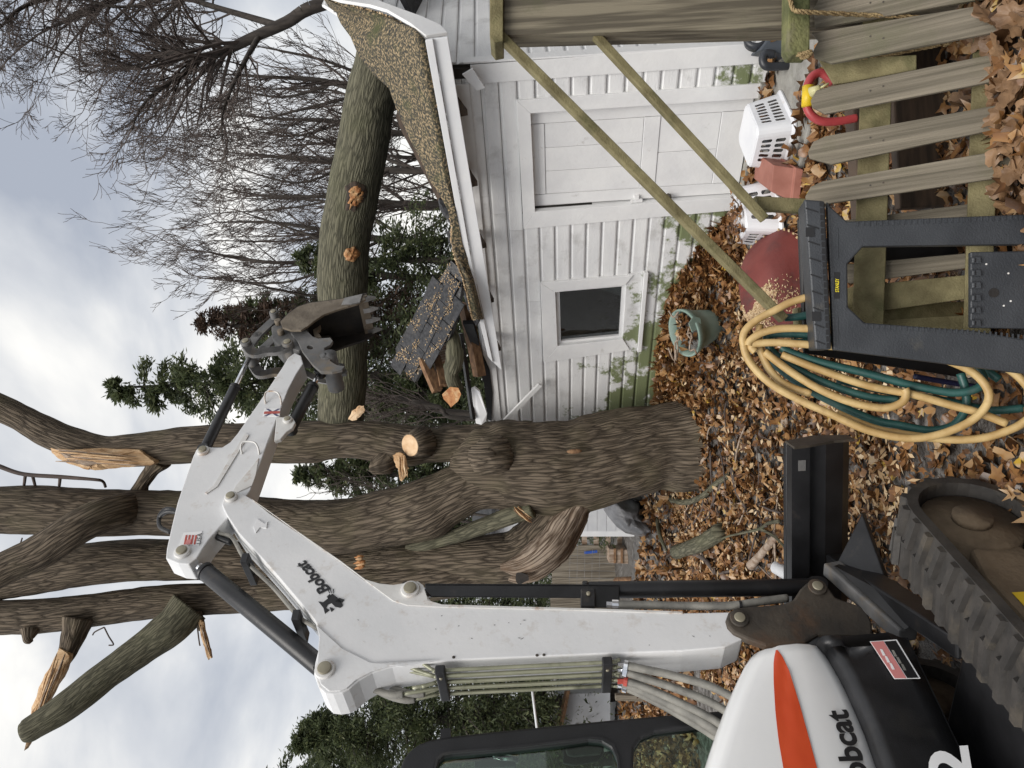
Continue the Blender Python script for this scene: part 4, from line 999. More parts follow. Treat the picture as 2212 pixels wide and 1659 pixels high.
ct('broad evergreen standing behind the boom hoses', 1280, 1500, 640, 1600, 15.5, 2.8, 7, n=58320, q=0.106, lo=.26, bn=230)
ct('tall shaggy evergreen cut by the frame above the cab', 1300, 1640, 560, 1690, 17, 3.3, 8, n=54432, q=0.123, lo=.1, bn=230)
ct('dark evergreen filling the space behind the boom cylinder', 1200, 1330, 900, 1330, 23, 2.4, 9, n=19440, q=0.146, lo=.2)
ct('withered brown shrub tree behind the bucket linkage', 1150, 740, 420, 700, 19, 2.0, 12, n=13608, q=0.134, m='rust_leaf', lo=.45, droop=.1)
for i, (X0, Y0, X1, Y1, d, w) in enumerate([(1010, 893, 905, 872, 12, 7), (1010, 905, 950, 880, 11.5, 5), (1080, 1118, 905, 1080, 13, 3), (1030, 1130, 930, 1098, 13.5, 3)]):
    b = at(X0 + 160, Y0 + (X0 + 160 - X1) * 0.02, d); b.z = .3
    P = smooth_path([b, at(X0, Y0, d), at(X1, Y1, d), at(X1 - 60, Y1 - 14, d)], 4)
    S = []; rg = np.random.default_rng(60 + i)
    for q in P[4:]: grow(S, q, (rg.normal(0, .6), rg.normal(0, .3), .8), 1.0, .012, 2, rg, .1, .7, .004)
    t = empty('sapling', b, ['grey sapling trunk leaning behind the roof wreckage', 'thin pale sapling beside the plywood scrap', 'spindly sapling in the fork between the stems', 'second spindly sapling crossing in the stem fork'][i], 'sapling')
    tube_o('trunk', P, px(w, d), M['far_trunk'], t, 8)
    segs_mesh('crown', S, M['twig'], t, 3)

# ragged dark shingle ends where the roof strip breaks up
for i, (poly, y) in enumerate([([(948, 428), (962, 440), (985, 470), (978, 492), (962, 470), (950, 452)], 6.55), ([(962, 500), (975, 492), (992, 520), (996, 552), (980, 545), (968, 522)], 6.75), ([(985, 560), (1000, 566), (1016, 604), (1012, 622), (996, 600)], 6.9), ([(1002, 628), (1018, 640), (1034, 690), (1028, 704), (1010, 668)], 7.05)]):
    o = shard('torn_shingles', poly, y, 'shingle', garage, th=.03, nrm=(-.3, -1, .5), jit=2.5)

# ================================================================ mini excavator
HE = rad(40)
EH = V3((sin(HE), cos(HE), 0))                   # the way boom and house face
EW = V3((cos(HE), -sin(HE), 0))                  # its right hand side
EZ = V3((0, 0, 1))
_fp = at(1597, 1338, 3.8)                        # boom foot pin, near side
E0 = _fp - EW * 0.11; E0.z = 0
def ep(s, w, z): return E0 + EH * s + EW * w + EZ * z
def ew(w): return E0 + EW * w
def epoly(poly, w): return pp(poly, ew(w), EW)
def e1(X, Y, w): return onp(X, Y, ew(w), EW)
exc = empty('mini_excavator', ep(-0.7, -0.2, 0), 'white and black tracked mini excavator reaching its boom over the yard', 'excavator')
def capsule(a, b, ra, rb, w0, w1, n=10):
    """flat link plate with round ends between two points of the boom plane"""
    u = (b - a); u = u - EW * u.dot(EW); u.normalize(); v = EW.cross(u).normalized()
    P = [a + (u * cos(t) + v * sin(t)) * ra for t in np.linspace(pi / 2, 3 * pi / 2, n)] + [b + (u * cos(t) + v * sin(t)) * rb for t in np.linspace(-pi / 2, pi / 2, n)]
    P = [p - EW * (p - E0).dot(EW) + EW * w0 for p in P]
    return prism(P, EW * (w1 - w0))
def pinw(name, c, w0, w1, r, m='pin', parent=None, collar=True, sides=20):
    c0 = c - EW * (c - E0).dot(EW)
    parts = [cyl(c0 + EW * w0, c0 + EW * w1, r, sides)]
    return mk(name, *join(*parts), M[m], parent or exc, True, bevel=0.004)

# ---- boom
BW = 0.10
boom_px = [(1575, 1322), (1606, 1326), (1614, 1345), (1604, 1380), (1566, 1398), (1475, 1406), (1300, 1412), (1161, 1418), (1000, 1425), (900, 1434), (847, 1441), (804, 1454), (775, 1471), (755, 1489), (740, 1497), (720, 1500), (703, 1498), (688, 1484), (678, 1456), (681, 1430), (687, 1406), (693, 1385), (690, 1362), (678, 1338), (650, 1304), (600, 1245), (560, 1200), (515, 1152), (488, 1110), (479, 1090), (484, 1073), (500, 1064), (520, 1064), (545, 1078), (583, 1109), (660, 1161), (737, 1214), (770, 1240), (790, 1254), (820, 1263), (850, 1266), (880, 1262), (903, 1257), (915, 1266), (922, 1286), (934, 1301), (955, 1309), (1100, 1312), (1254, 1317), (1475, 1324)]
boom = mk('boom', *prism(epoly(boom_px, BW), -EW * 2 * BW), M['white_paint'], exc, bevel=0.006)
# raised weld plates on the boom side
mk('boom_plate', *prism(epoly([(690, 1375), (683, 1350), (740, 1402), (800, 1432), (870, 1440), (920, 1431), (840, 1440), (804, 1452), (770, 1470), (750, 1488), (735, 1494), (712, 1495), (694, 1480), (684, 1455), (687, 1425)], BW), EW * 0.008), M['white_paint'], boom, bevel=0.003)
mk('boom_flange', *prism(epoly([(545, 1080), (660, 1163), (737, 1216), (790, 1256), (850, 1300), (880, 1309), (955, 1313), (1254, 1320), (1475, 1327), (1475, 1322), (1254, 1315), (955, 1307), (925, 1298), (915, 1266), (903, 1257), (850, 1265), (820, 1262), (790, 1253), (737, 1213), (660, 1160)], BW), EW * 0.007), M['dirty_white'], boom, bevel=0.002)
mk('boom_cover', *prism(epoly([(562, 1140), (553, 1152), (548, 1138), (556, 1122), (572, 1133), (578, 1128), (576, 1142)], BW), EW * 0.006), M['fascia'], boom)
for nm, (X, Y), r in (('boom_pin', (703, 1449), .034), ('boom_pin', (887, 1276), .034), ('boom_pin', (500, 1076), .026)):
    c = e1(X, Y, BW)
    b = pinw(nm, c, BW, BW + .022, r * 1.45, 'dirty_white', boom)
    pinw('pin_cap', c, BW + .022, BW + .034, r, 'pin', b)
c = e1(720, 1488, BW); pinw('lifting_eye', c, BW, BW + .004, .014, 'bucket_inside', boom)
text_o('boom_lettering', 'Bobcat', e1(716, 1272, BW), e1(660, 1210, BW), e1(690, 1285, BW), M['text_black'], boom, EW * 0.004, bold=.035)
emb = [[(718, 1283), (727, 1290), (736, 1298), (741, 1308), (736, 1313), (724, 1311), (716, 1303), (708, 1306), (704, 1314), (712, 1318), (702, 1326), (699, 1314), (688, 1300), (698, 1302), (708, 1294)],
       [(724, 1300), (738, 1303), (744, 1296), (733, 1292)], [(706, 1290), (712, 1284), (716, 1288), (710, 1294)], [(712, 1312), (722, 1316), (716, 1322)]]
ebm = [prism(epoly(q, BW), EW * 0.004) for q in emb]
mk('boom_emblem', *join(*ebm), M['text_black'], boom)
for dy in (-4, 0, 4):
    mk('whisker', *beam(e1(716 + dy, 1281, BW + .002), e1(713 + dy * 1.6, 1272, BW + .002), .003, .003), M['text_black'], boom)
# grease nipples / rivets
for X, Y in ((1160, 1419 - 3), (1175, 1418 - 3), (980, 1420)):
    pinw('rivet', e1(X, Y, BW), BW, BW + .004, .008, 'casting', boom, sides=8)
_r = random.Random(8)
for i in range(26):                                  # scuffs and chips in the paint
    X = _r.uniform(700, 1540); Y = 1335 + _r.uniform(0, 66) if X > 960 else 1330 + _r.uniform(0, 80)
    if X < 960 and _r.random() < .5: X, Y = 600 + _r.uniform(0, 180), 1190 + _r.uniform(0, 90) + 0.0
    l, an = _r.uniform(2, 9), _r.uniform(-.6, .6); dx, dy = l * cos(an), l * sin(an)
    if not inpoly((X, Y), boom_px) or not inpoly((X + dx, Y + dy), boom_px): continue
    mk('scuff', *prism(epoly([(X, Y), (X + dx * .5, Y + dy * .5 - .7), (X + dx, Y + dy), (X + dx * .5, Y + dy * .5 + .8)], BW), EW * .0012), M['grey_steel' if i % 3 else 'dirty_white'], boom)
# ---- arm (stick)
AW = 0.072
arm_px = [(358, 1206), (360, 1185), (370, 1140), (383, 1086), (400, 1035), (417, 986), (424, 971), (440, 964), (458, 966), (480, 966), (497, 955), (513, 936), (560, 868), (610, 793), (622, 773), (636, 762), (650, 768), (655, 785), (640, 808), (623, 840), (580, 950), (553, 1026), (540, 1060), (520, 1087), (500, 1108), (480, 1132), (450, 1166), (437, 1186), (425, 1206), (408, 1219), (385, 1217)]
arm = mk('arm', *prism(epoly(arm_px, AW), -EW * 2 * AW), M['white_paint'], exc, bevel=0.006)
mk('arm_rib', *prism(epoly([(530, 937), (538, 941), (470, 1052), (447, 1068), (443, 1066), (462, 1050)], AW), EW * 0.007), M['dirty_white'], arm)
mk('arm_gusset', *prism(epoly([(560, 990), (553, 1028), (545, 1050), (520, 1062), (498, 1072), (510, 1050), (535, 1020)], AW), EW * 0.006), M['dirty_white'], arm, bevel=.002)
for X, Y, r in ((395, 1194, .03), (440, 976, .026)):
    c = e1(X, Y, AW); b = pinw('arm_pin', c, AW, AW + .02, r * 1.5, 'dirty_white', arm); pinw('pin_cap', c, AW + .02, AW + .034, r, 'pin', b)
# ear for the thumb cylinder
mk('arm_ear', *prism(epoly([(597, 900), (612, 901), (620, 899), (632, 902), (638, 912), (632, 924), (620, 932), (606, 948), (592, 952)], AW), -EW * 0.03), M['dirty_white'], arm, bevel=.005)
c = e1(622, 909, AW); b = pinw('arm_pin', c, AW, AW + .02, .032, 'dirty_white', arm); pinw('pin_cap', c, AW + .02, AW + .028, .022, 'pin', b)
for (a, b_) in (((574, 872), (608, 874)), ((523, 981), (560, 982))):
    A, B = e1(*a, AW), e1(*b_, AW)
    tp = V3((0, 0, 1)) * 0 + (e1(a[0] - 0, a[1] - 10, AW) - A)
    P = smooth_path([A, A + tp * .8 + EW * .03, A.lerp(B, .2) + tp * 1.6 + EW * .045, A.lerp(B, .8) + tp * 1.6 + EW * .045, B + tp * .8 + EW * .03, B], 4)
    tube_o('grab_handle', P, .006, M['dirty_white'], arm, 8)
# stickers on the arm
d1 = mk('flag_sticker', *prism(epoly([(397, 1151), (437, 1148), (430, 1179), (387, 1178)], AW), EW * 0.003), M['text_white'], arm)
for i in range(4):
    x = 401 + i * 7
    mk('stripe', *prism(epoly([(x, 1156), (x + 4, 1156), (x, 1176), (x - 4, 1176)], AW + .0035), EW * 0.0015), M['red_print'], d1)
mk('flag_canton', *prism(epoly([(403, 1166), (414, 1165), (411, 1176), (400, 1176)], AW + .0055), EW * 0.001), M['pink'], d1)
text_o('flag_lettering', 'USA', e1(435, 1177, AW), e1(437, 1153, AW), e1(425, 1176, AW), M['text_black'], d1, EW * 0.006)
d2 = mk('cross_sticker', *prism(epoly([(572, 882), (606, 883), (604, 900), (568, 899)], AW), EW * 0.003), M['text_white'], arm)
mk('cross_mark', *join(prism(epoly([(574, 883), (580, 883), (604, 899), (597, 899)], AW + .0035), EW * .001), prism(epoly([(600, 883), (606, 883), (576, 899), (570, 899)], AW + .0037), EW * .001)), M['blue_print'], d2)
mk('cross_band', *prism(epoly([(571, 889), (605, 888), (604, 893), (570, 894)], AW + .0055), EW * .001), M['red_print'], d2)
# ---- cylinders
def cylinder(name, A, B, split, rb, rr, w=0.0, guard=None, m='black_paint', ext=0.0):
    """hydraulic ram from A to B: barrel up to split, chrome rod beyond"""
    A, B = [p - EW * (p - E0).dot(EW) + EW * w for p in (A, B)]
    sp = A.lerp(B, split)
    o = mk(name, *join(cyl(A - (B - A).normalized() * ext, sp, rb, 22), cyl(sp, sp + (B - A).normalized() * .03, rb * 1.07, 22)), M[m], exc, True, bevel=.006)
    mk('rod', *cyl(sp, B, rr, 18), M['chrome'], o, True)
    mk('rod_eye', *join(capsule(A, A + (B - A) * .01, rb * .9, rb * .9, w - .04, w + .04), capsule(B, B + (B - A) * .01, rr * 1.9, rr * 1.9, w - .035, w + .035)), M['black_paint'], o)
    return o
ac = cylinder('arm_cylinder', e1(703, 1449, 0.0), e1(392, 1192, 0.0), 0.80, .05, .024)
bc = cylinder('bucket_cylinder', e1(440, 976, 0.0), e1(541, 768, 0.0), .62, .036, .018)
tcy = cylinder('thumb_cylinder', e1(628, 925, 0.0), e1(690, 800, 0.02), .7, .042, .02)
# boom cylinder with its guard channel in front of the boom
bA, bB = e1(1768, 1268, 0.0), e1(890, 1280, 0.0)
bcy = cylinder('boom_cylinder', bA, bB, .56, .045, .026)
gl0, gl1 = e1(918, 1262, BW * .7), e1(1338, 1263, BW * .7)
mk('rod_guard', *prism(epoly([(918, 1260), (1338, 1262), (1338, 1311), (1255, 1311), (1255, 1290), (930, 1288), (918, 1275)], .05), -EW * 0.012), M['black_paint'], bcy, bevel=.004)
mk('rod_guard', *prism(epoly([(918, 1260), (1338, 1262), (1338, 1268), (918, 1266)], .05), -EW * 0.10), M['black_paint'], bcy, bevel=.003)
mk('guard_clamp', *prism(epoly([(1254, 1278), (1286, 1278), (1286, 1316), (1254, 1316)], .055), EW * .03), M['black_paint'], bcy, bevel=.006)
pinw('clamp_bolt', e1(1271, 1284, .085), .085, .10, .012, 'pin', bcy, sides=8)
hp = smooth_path([e1(1325, 1306, .07), e1(1400, 1307, .075), e1(1500, 1309, .08), e1(1580, 1308, .085), e1(1640, 1300, .08), e1(1700, 1292, .06)], 6)
tube_o('cylinder_hose', hp, .021, M['hose_grey'], bcy, 12)
mk('hose_fitting', *join(cyl(e1(1310, 1305, .07), e1(1322, 1305.5, .07), .017, 6), cyl(e1(1322, 1305.5, .07), e1(1336, 1306, .07), .024, 12)), M['chrome'], bcy)
for X in (1596,):
    mk('hose_tie', *cyl(e1(X, 1308, .085), e1(X + 6, 1308, .085), .024, 12), M['black_paint'], bcy)
# ---- steel tubes on the back of the boom
bk = [(940, 1431), (1310, 1412)]
tw = np.linspace(.085, -.115, 8)
off = -EH * 0.035
for i, w in enumerate(tw):
    a, b = e1(952, 1430, BW), e1(1315, 1412, BW)
    a = a + EW * (w - BW) + off - EH * .012 * (i % 2); b = b + EW * (w - BW) + off - EH * .012 * (i % 2)
    top = a + EZ * (.10 + .05 * (i % 3)) + EH * (.05 if i < 3 else -.02); bot = b - EZ * (.05 + .02 * (i % 2)) + EH * .01
    P = smooth_path([top, a + EZ * .03, a, a.lerp(b, .5), b, b - EZ * .02, bot - EH * .02 * (i > 3)], 4)
    tube_o('steel_tube', P, .0095, M['tube_steel'], exc, 8)
    if i in (1, 3, 5, 6, 7):
        h = smooth_path([bot - EH * .02 * (i > 3), bot - EZ * .08 - EH * (.02 + .006 * i), bot - EZ * .24 - EH * (.06 + .016 * i), bot - EZ * .42 - EH * (.12 + .028 * i) - EW * .01, bot - EZ * .56 - EH * (.24 + .04 * i) - EW * .02, bot - EZ * .62 - EH * (.5 + .04 * i)], 6)
        ho = tube_o('hydraulic_hose', h, .019 if i % 2 else .023, M['hose_grey'], exc, 10)
        mk('hose_fitting', *join(cyl(h[0] + EZ * .03, h[0] - EZ * .0, .014, 6), cyl(h[0], h[2], .024, 12)), M['chrome'] if i != 5 else M['red_print'], ho)
        h2 = smooth_path([top, top + EZ * .05, top + EZ * .14 + EH * .03, top + EZ * .26 + EH * .10], 5)
        if i > 3: tube_o('hydraulic_hose', h2, .017, M['hose_grey'], exc, 10)
for X, Y in ((952, 1430), (1309, 1412)):
    cbase = e1(X, Y, BW) + EW * (-.115 - .0) + off
    mk('tube_clamp', *box(cbase - EH * .012, .135, .022, .024, (EW, EH, EZ)), M['black_paint'], exc, bevel=.006)
    pinw('clamp_bolt', cbase + EW * .13 - EH * .03, .06, .075, .01, 'pin', exc, sides=8)
# hoses along the upper boom and over the boom end
for i in range(3):
    w = .05 - .05 * i
    P = smooth_path([e1(690, 1352, w) - EH * .02, e1(655, 1322, w) - EH * .025 + EZ * .02, e1(600, 1258, w) - EH * .03 + EZ * .02, e1(545, 1205, w) - EH * .02 + EZ * .03, e1(512, 1160, w) + EZ * .03, e1(480, 1150, w) + EZ * .02, e1(462, 1130, w)], 6)
    tube_o('upper_tube', P, .011, M['tube_steel' if i else 'hose_grey'], exc, 8)
P = smooth_path([e1(500, 1172, .02), e1(470, 1160, .03), e1(455, 1150, .02)], 5); tube_o('hydraulic_hose', P, .018, M['black_plastic'], exc, 10)
for X, Y in ((553, 1223), (663, 1345)):
    mk('tube_clamp', *box(e1(X, Y, 0.0) + EZ * .03 - EH * .02, .11, .03, .02, (EW, EH, EZ)), M['black_paint'], exc, bevel=.004)
for k in range(2):
    P = smooth_path([e1(390, 1108, -.02 * k), e1(362, 1105 - 6 * k, -.03 * k), e1(345, 1118 - 4 * k, -.05), e1(346, 1138, -.05), e1(368, 1150, -.04)], 6)
    tube_o('hydraulic_hose', P, .013, M['black_plastic'], exc, 10)
# ---- bucket linkage
pA, pB, pC = e1(541, 768, 0), e1(630, 770, 0), e1(600, 704, 0)
for w0, w1 in ((.085, .115), (-.115, -.085)):
    mid = e1(585, 782, 0)
    Pq = smooth_path([pA, e1(556, 786, 0), mid, e1(612, 780, 0), pB], 5)
    Vb, Fb = join(*[capsule(Pq[i], Pq[i + 1], px(13, 5), px(13, 5), w0, w1, 6) for i in range(len(Pq) - 1)])
    mk('side_link', Vb, Fb, M['grey_steel'], exc)
    mk('bucket_link', *join(*[capsule(a, b, px(12, 5), px(12, 5), w0 * .7, w1 * .7, 6) for a, b in ((pA, e1(562, 740, 0)), (e1(562, 740, 0), pC))]), M['grey_steel'], exc)
for c, r in ((pA, .04), (pB, .042), (pC, .034)):
    b = pinw('link_pin', c, -.12, .14, r, 'grey_steel', exc); pinw('pin_cap', c, .14, .15, r * .65, 'pin', b)
# ---- bucket
QW = .17
bk_px = [(606, 694), (625, 675), (644, 662), (668, 654), (700, 650), (733, 646), (783, 636), (790, 646), (771, 656), (731, 668), (700, 679), (680, 692), (665, 704), (650, 713), (628, 713), (610, 707)]
back_px = [(606, 694), (625, 675), (644, 662), (668, 654), (700, 650), (733, 646), (762, 640), (792, 633)]
bucket = mk('bucket', *prism(epoly(bk_px, QW), -EW * .018), M['bucket_steel'], exc, bevel=.003)
QF = -.20
mk('side_plate', *prism([p + EW * (QF - QW) for p in epoly(bk_px, QW)], EW * .018), M['bucket_inside'], bucket)
n_ = len(back_px); Vs = []
for X, Y in back_px:
    a = e1(X, Y, QW); Vs += [a - EW * .002, a + EW * (QF - QW + .002)]
mk('shell', Vs, [(2 * i, 2 * i + 1, 2 * i + 3, 2 * i + 2) for i in range(n_ - 1)], M['bucket_inside'], bucket, solid=.016)
mk('wear_plate', *prism(epoly([(738, 660), (745, 646), (784, 637), (778, 655), (760, 659)], QW), EW * .012), M['worn_steel'], bucket, bevel=.002)
for i in range(4):
    w = QW - .03 - i * (QW - QF - .06) / 3
    a = e1(785, 639, QW) + EW * (w - QW)
    dirn = (e1(826, 634, QW) - e1(785, 639, QW)).normalized()
    sd = EW; up2 = dirn.cross(sd).normalized()
    V = []
    for t, hw, hh in ((-.04, .022, .02), (.03, .02, .016), (.095, .008, .003)):
        for x, y in ((-1, -1), (1, -1), (1, 1), (-1, 1)): V.append(a + dirn * t + sd * hw * x + up2 * hh * y)
    Fc = [(3, 2, 1, 0), (8, 9, 10, 11)] + [(j * 4 + k, j * 4 + (k + 1) % 4, (j + 1) * 4 + (k + 1) % 4, (j + 1) * 4 + k) for j in range(2) for k in range(4)]
    mk('tooth', V, Fc, M['worn_steel'], bucket)
mk('cutting_edge', *prism([e1(772, 641, QW), e1(772, 641, QW) + EW * (QF - QW), e1(792, 636, QW) + EW * (QF - QW), e1(792, 636, QW)], (e1(772, 652, QW) - e1(772, 641, QW)) * .3), M['bucket_steel'], bucket)
mk('coupler', *prism(epoly([(586, 706), (600, 697), (616, 706), (640, 712), (664, 706), (668, 722), (662, 750), (645, 757), (602, 746), (588, 730)], .09), -EW * .18), M['grey_steel'], bucket, bevel=.006)
for X, Y in ((602, 700), (608, 722), (646, 712)):
    pinw('coupler_pin', e1(X, Y, .09), .09, .13, .026, 'bucket_steel', bucket)
# ---- thumb
TW = .13
th_px = [(628, 719), (632, 712), (648, 709), (660, 711), (676, 727), (687, 731), (713, 729), (719, 736), (713, 745), (701, 751), (700, 759), (707, 764), (704, 769), (714, 773), (713, 779), (719, 783), (727, 788), (745, 791), (739, 798), (717, 803), (693, 803), (675, 787), (652, 757), (644, 739)]
thumb = mk('thumb', *holed(epoly(th_px, TW), [[e1(670 + 7 * cos(a), 750 + 4.5 * sin(a), TW) for a in np.linspace(0, 2 * pi, 13)[:-1]]], -EW * .025), M['grey_steel'], exc, bevel=.003)
mk('thumb_plate', *prism(epoly(th_px, -.16), EW * .025), M['grey_steel'], thumb, bevel=.003)
hk = epoly([(676, 712), (688, 705), (692, 702), (690, 711), (684, 716), (690, 722), (694, 728), (680, 730)], .08)
mk('thumb_hook', *prism(hk, -EW * .03), M['bucket_steel'], thumb)
c0 = e1(716, 796, 0); c0 = c0 - EW * (c0 - E0).dot(EW)
mk('thumb_tube', *cyl(c0 + EW * TW, c0 - EW * .19, .062, 20), M['grey_steel'], thumb, True)
mk('thumb_foot', *prism(epoly([(680, 795), (694, 806), (718, 812), (748, 806), (750, 798), (722, 792), (700, 790)], -.19), -EW * .03), M['grey_steel'], thumb, bevel=.004)
ft = [(e1(646, 800, -.19)), e1(660, 806, -.19), e1(690, 822, -.2), e1(715, 826, -.2)]
mk('thumb_stop', *join(*[beam(ft[i], ft[i + 1], .05, .012, EW) for i in range(3)]), M['worn_steel'], thumb)

# ---- swing casting
sw_px = [(1568, 1338), (1574, 1322), (1590, 1312), (1621, 1309), (1670, 1306), (1695, 1303), (1715, 1293), (1730, 1270), (1743, 1258), (1765, 1254), (1785, 1262), (1797, 1278), (1805, 1290), (1871, 1313), (1885, 1346), (1885, 1372), (1768, 1372), (1740, 1388), (1655, 1394), (1615, 1380), (1585, 1366), (1572, 1352)]
swc = mk('swing_casting', *prism(epoly(sw_px, .125), -EW * .05), M['casting'], exc, bevel=.012)
mk('casting_cheek', *prism(epoly(sw_px, -.075), -EW * .05), M['casting'], swc, bevel=.012)
mk('casting_web', *prism(epoly([(1690, 1310), (1871, 1318), (1885, 1372), (1690, 1388)], .075), -EW * .15), M['casting'], swc)
for X, Y in ((1597, 1338), (1765, 1270)):
    c = e1(X, Y, .125); b = pinw('casting_boss', c, .125, .14, .046, 'casting', swc); pinw('pin_cap', c, .14, .15, .027, 'pin', b)
mk('swing_post', *cyl(ep(-.10, 0, .55), ep(-.10, 0, 1.0), .11, 20), M['black_paint'], exc, True)

# ---- house: black lower shell, white hood
def hsec(s, zb, zt, w_out, sh=.16, top_w=-.15):
    """cross-section of the hood at station s: right side, rounded shoulder, flat top"""
    P = [(w_out - .03, zb), (w_out - .008, zb + .05), (w_out, zb + (zt - zb) * .35), (w_out - .006, zb + (zt - zb) * .62)]
    for a in np.linspace(0, pi / 2, 6):
        P.append((w_out - .02 - sh + sh * cos(a), zt - sh * .8 + sh * .8 * sin(a)))
    P += [(.05, zt + .01), (top_w, zt), (top_w, zb)]
    return [ep(s, w, z) for w, z in P]
def _tab(pts, w):
    r = sorted(((p - E0).dot(EH), p.z) for p in (e1(X, Y, w) for X, Y in pts))
    return [a for a, _ in r], [b for _, b in r]
_ts, _tz = _tab([(1645, 1397), (1618, 1428), (1592, 1480), (1568, 1539), (1546, 1600), (1528, 1659), (1506, 1740)], .41)
_ls, _lz = _tab([(1768, 1383), (1795, 1413), (1831, 1476), (1875, 1573), (1905, 1659), (1930, 1740)], .50)
S_F = _ls[-1]
def ztop(s): return float(np.interp(s, _ts, _tz)) + .012
def zlow(s): return float(np.interp(s, _ls, _lz))
st = [S_F, S_F - .012, S_F - .05, S_F - .1, S_F - .16, S_F - .24, S_F - .32, S_F - .4, S_F - .5, -1.0, -1.2, -1.4, -1.52, -1.6]
SHD = .11
rings = []
for s in st:
    k = 1.0 if s > -1.3 else 1 - ((-1.3 - s) / .45) ** 2 * .6
    rings.append(hsec(s, zlow(s), ztop(s) - (.02 if s == S_F else 0), (.50 - (.015 if s == S_F else 0)) * k, sh=SHD))
hood = mk('hood', *loft(rings), M['hood_white'], exc, True)
hood.data.polygons.foreach_set('use_smooth', [len(p.vertices) == 4 for p in hood.data.polygons])
st_px = [(1676, 1403), (1684, 1405), (1705, 1449), (1728, 1523), (1752, 1610), (1766, 1662), (1795, 1770), (1712, 1770), (1694, 1670), (1682, 1600), (1675, 1539), (1671, 1470), (1671, 1426)]
def on_hood(X, Y, lift=.004):
    q = e1(X, Y, .50); s = (q - E0).dot(EH); z = q.z
    zb, zt = zlow(s), ztop(s)
    u = (z - zb) / (zt - zb)
    w = .5 if u < .5 else .5 - .006 * (u - .35) / .27
    sh0 = zt - SHD * .8
    if z > sh0: w = .48 - SHD + SHD * math.sqrt(max(0, 1 - ((z - sh0) / (SHD * .8)) ** 2))
    elif u > .62: w = .494 - .014 * (z - (zb + .62 * (zt - zb))) / max(.01, sh0 - (zb + .62 * (zt - zb)))
    return e1(X, Y, w + lift)
fine = []
for i in range(len(st_px)):
    a, b = st_px[i - 1], st_px[i]
    for k in range(3): fine.append((a[0] + (b[0] - a[0]) * k / 3, a[1] + (b[1] - a[1]) * k / 3))
up_ = [p for p in fine]
# stripe as a strip of quads following the hood side
ys = np.linspace(1404, 1765, 26)
def edge(y, hi):
    xs = []
    for i in range(len(st_px)):
        (x1, y1), (x2, y2) = st_px[i - 1], st_px[i]
        if min(y1, y2) <= y <= max(y1, y2) and y1 != y2: xs.append(x1 + (x2 - x1) * (y - y1) / (y2 - y1))
    return (max(xs) if hi else min(xs)) if xs else 1677
Vs = []
for y in ys:
    a, b = edge(y, False), edge(y, True)
    for k in range(6): Vs.append(on_hood(a + (b - a) * k / 5, y, .005))
mk('hood_stripe', Vs, [(i * 6 + k, (i + 1) * 6 + k, (i + 1) * 6 + k + 1, i * 6 + k + 1) for i in range(len(ys) - 1) for k in range(5)], M['orange'], hood, True)
text_o('hood_lettering', 'Bobcat', e1(1892, 1722, .50), e1(1830, 1534, .50), e1(1836, 1724, .50), M['text_black'], hood, EW * .006, bold=.03)
def bsec(s, zb, zt, w):
    P = [(w - .06, zb), (w - .01, zb + .07), (w + .01, zb + .10), (w, zt - .09), (w + .016, zt - .05), (w + .012, zt - .012), (w - .02, zt), (w - .15, zt + .004), (-.9, zt), (-.9, zb)]
    return [ep(s, a, z) for a, z in P]
rings = []
for s in [-.36, -.375, -.43, S_F - .06, S_F - .12, S_F - .2, S_F - .3, S_F - .4, S_F - .5, -1.25, -1.45, -1.6, -1.68]:
    k = 1.0 if s > -1.3 else 1 - ((-1.3 - s) / .45) ** 2 * .55
    kk = .03 if s == -.36 else 0
    rings.append(bsec(s, .60 + kk, zlow(s) + .012 - kk, (.535 - kk) * k))
body = mk('lower_body', *loft(rings), M['black_plastic'], exc, True)
body.data.polygons.foreach_set('use_smooth', [len(p.vertices) == 4 for p in body.data.polygons])
text_o('body_lettering', '2', e1(2104, 1694, .545), e1(2090, 1611, .545), e1(2010, 1700, .545), M['text_white'], body, EW * .004, bold=.03)
lb = mk('warning_label', *prism(epoly([(1879, 1386), (1937, 1382), (1988, 1466), (1932, 1467)], .5455), EW * .002), M['text_white'], body)
mk('label_panel', *prism(epoly([(1881, 1387), (1908, 1385), (1958, 1465), (1933, 1465)], .548), EW * .001), M['pink'], lb)
mk('label_panel', *prism(epoly([(1910, 1386), (1935, 1384), (1984, 1464), (1960, 1465)], .548), EW * .001), M['text_black'], lb)
for i in range(3):
    for (x0, y0, m) in ((1901, 1402, 'text_white'), (1926, 1404, 'hose_grey')):
        x, y = x0 + i * 10, y0 + i * 15
        mk('print_line', *prism(epoly([(x, y), (x + 5, y + 1), (x + 12, y + 14), (x + 6, y + 14)], .5495), EW * .0008), M[m], lb)
# deck and turntable under the house
mk('house_deck', *box(ep(-.95, -.2, .585), .62, .62, .02, (EH, EW, EZ)), M['black_paint'], exc)
mk('turntable', *cyl(ep(-.85, -.25, .42), ep(-.85, -.25, .58), .36, 28), M['black_paint'], exc, True)

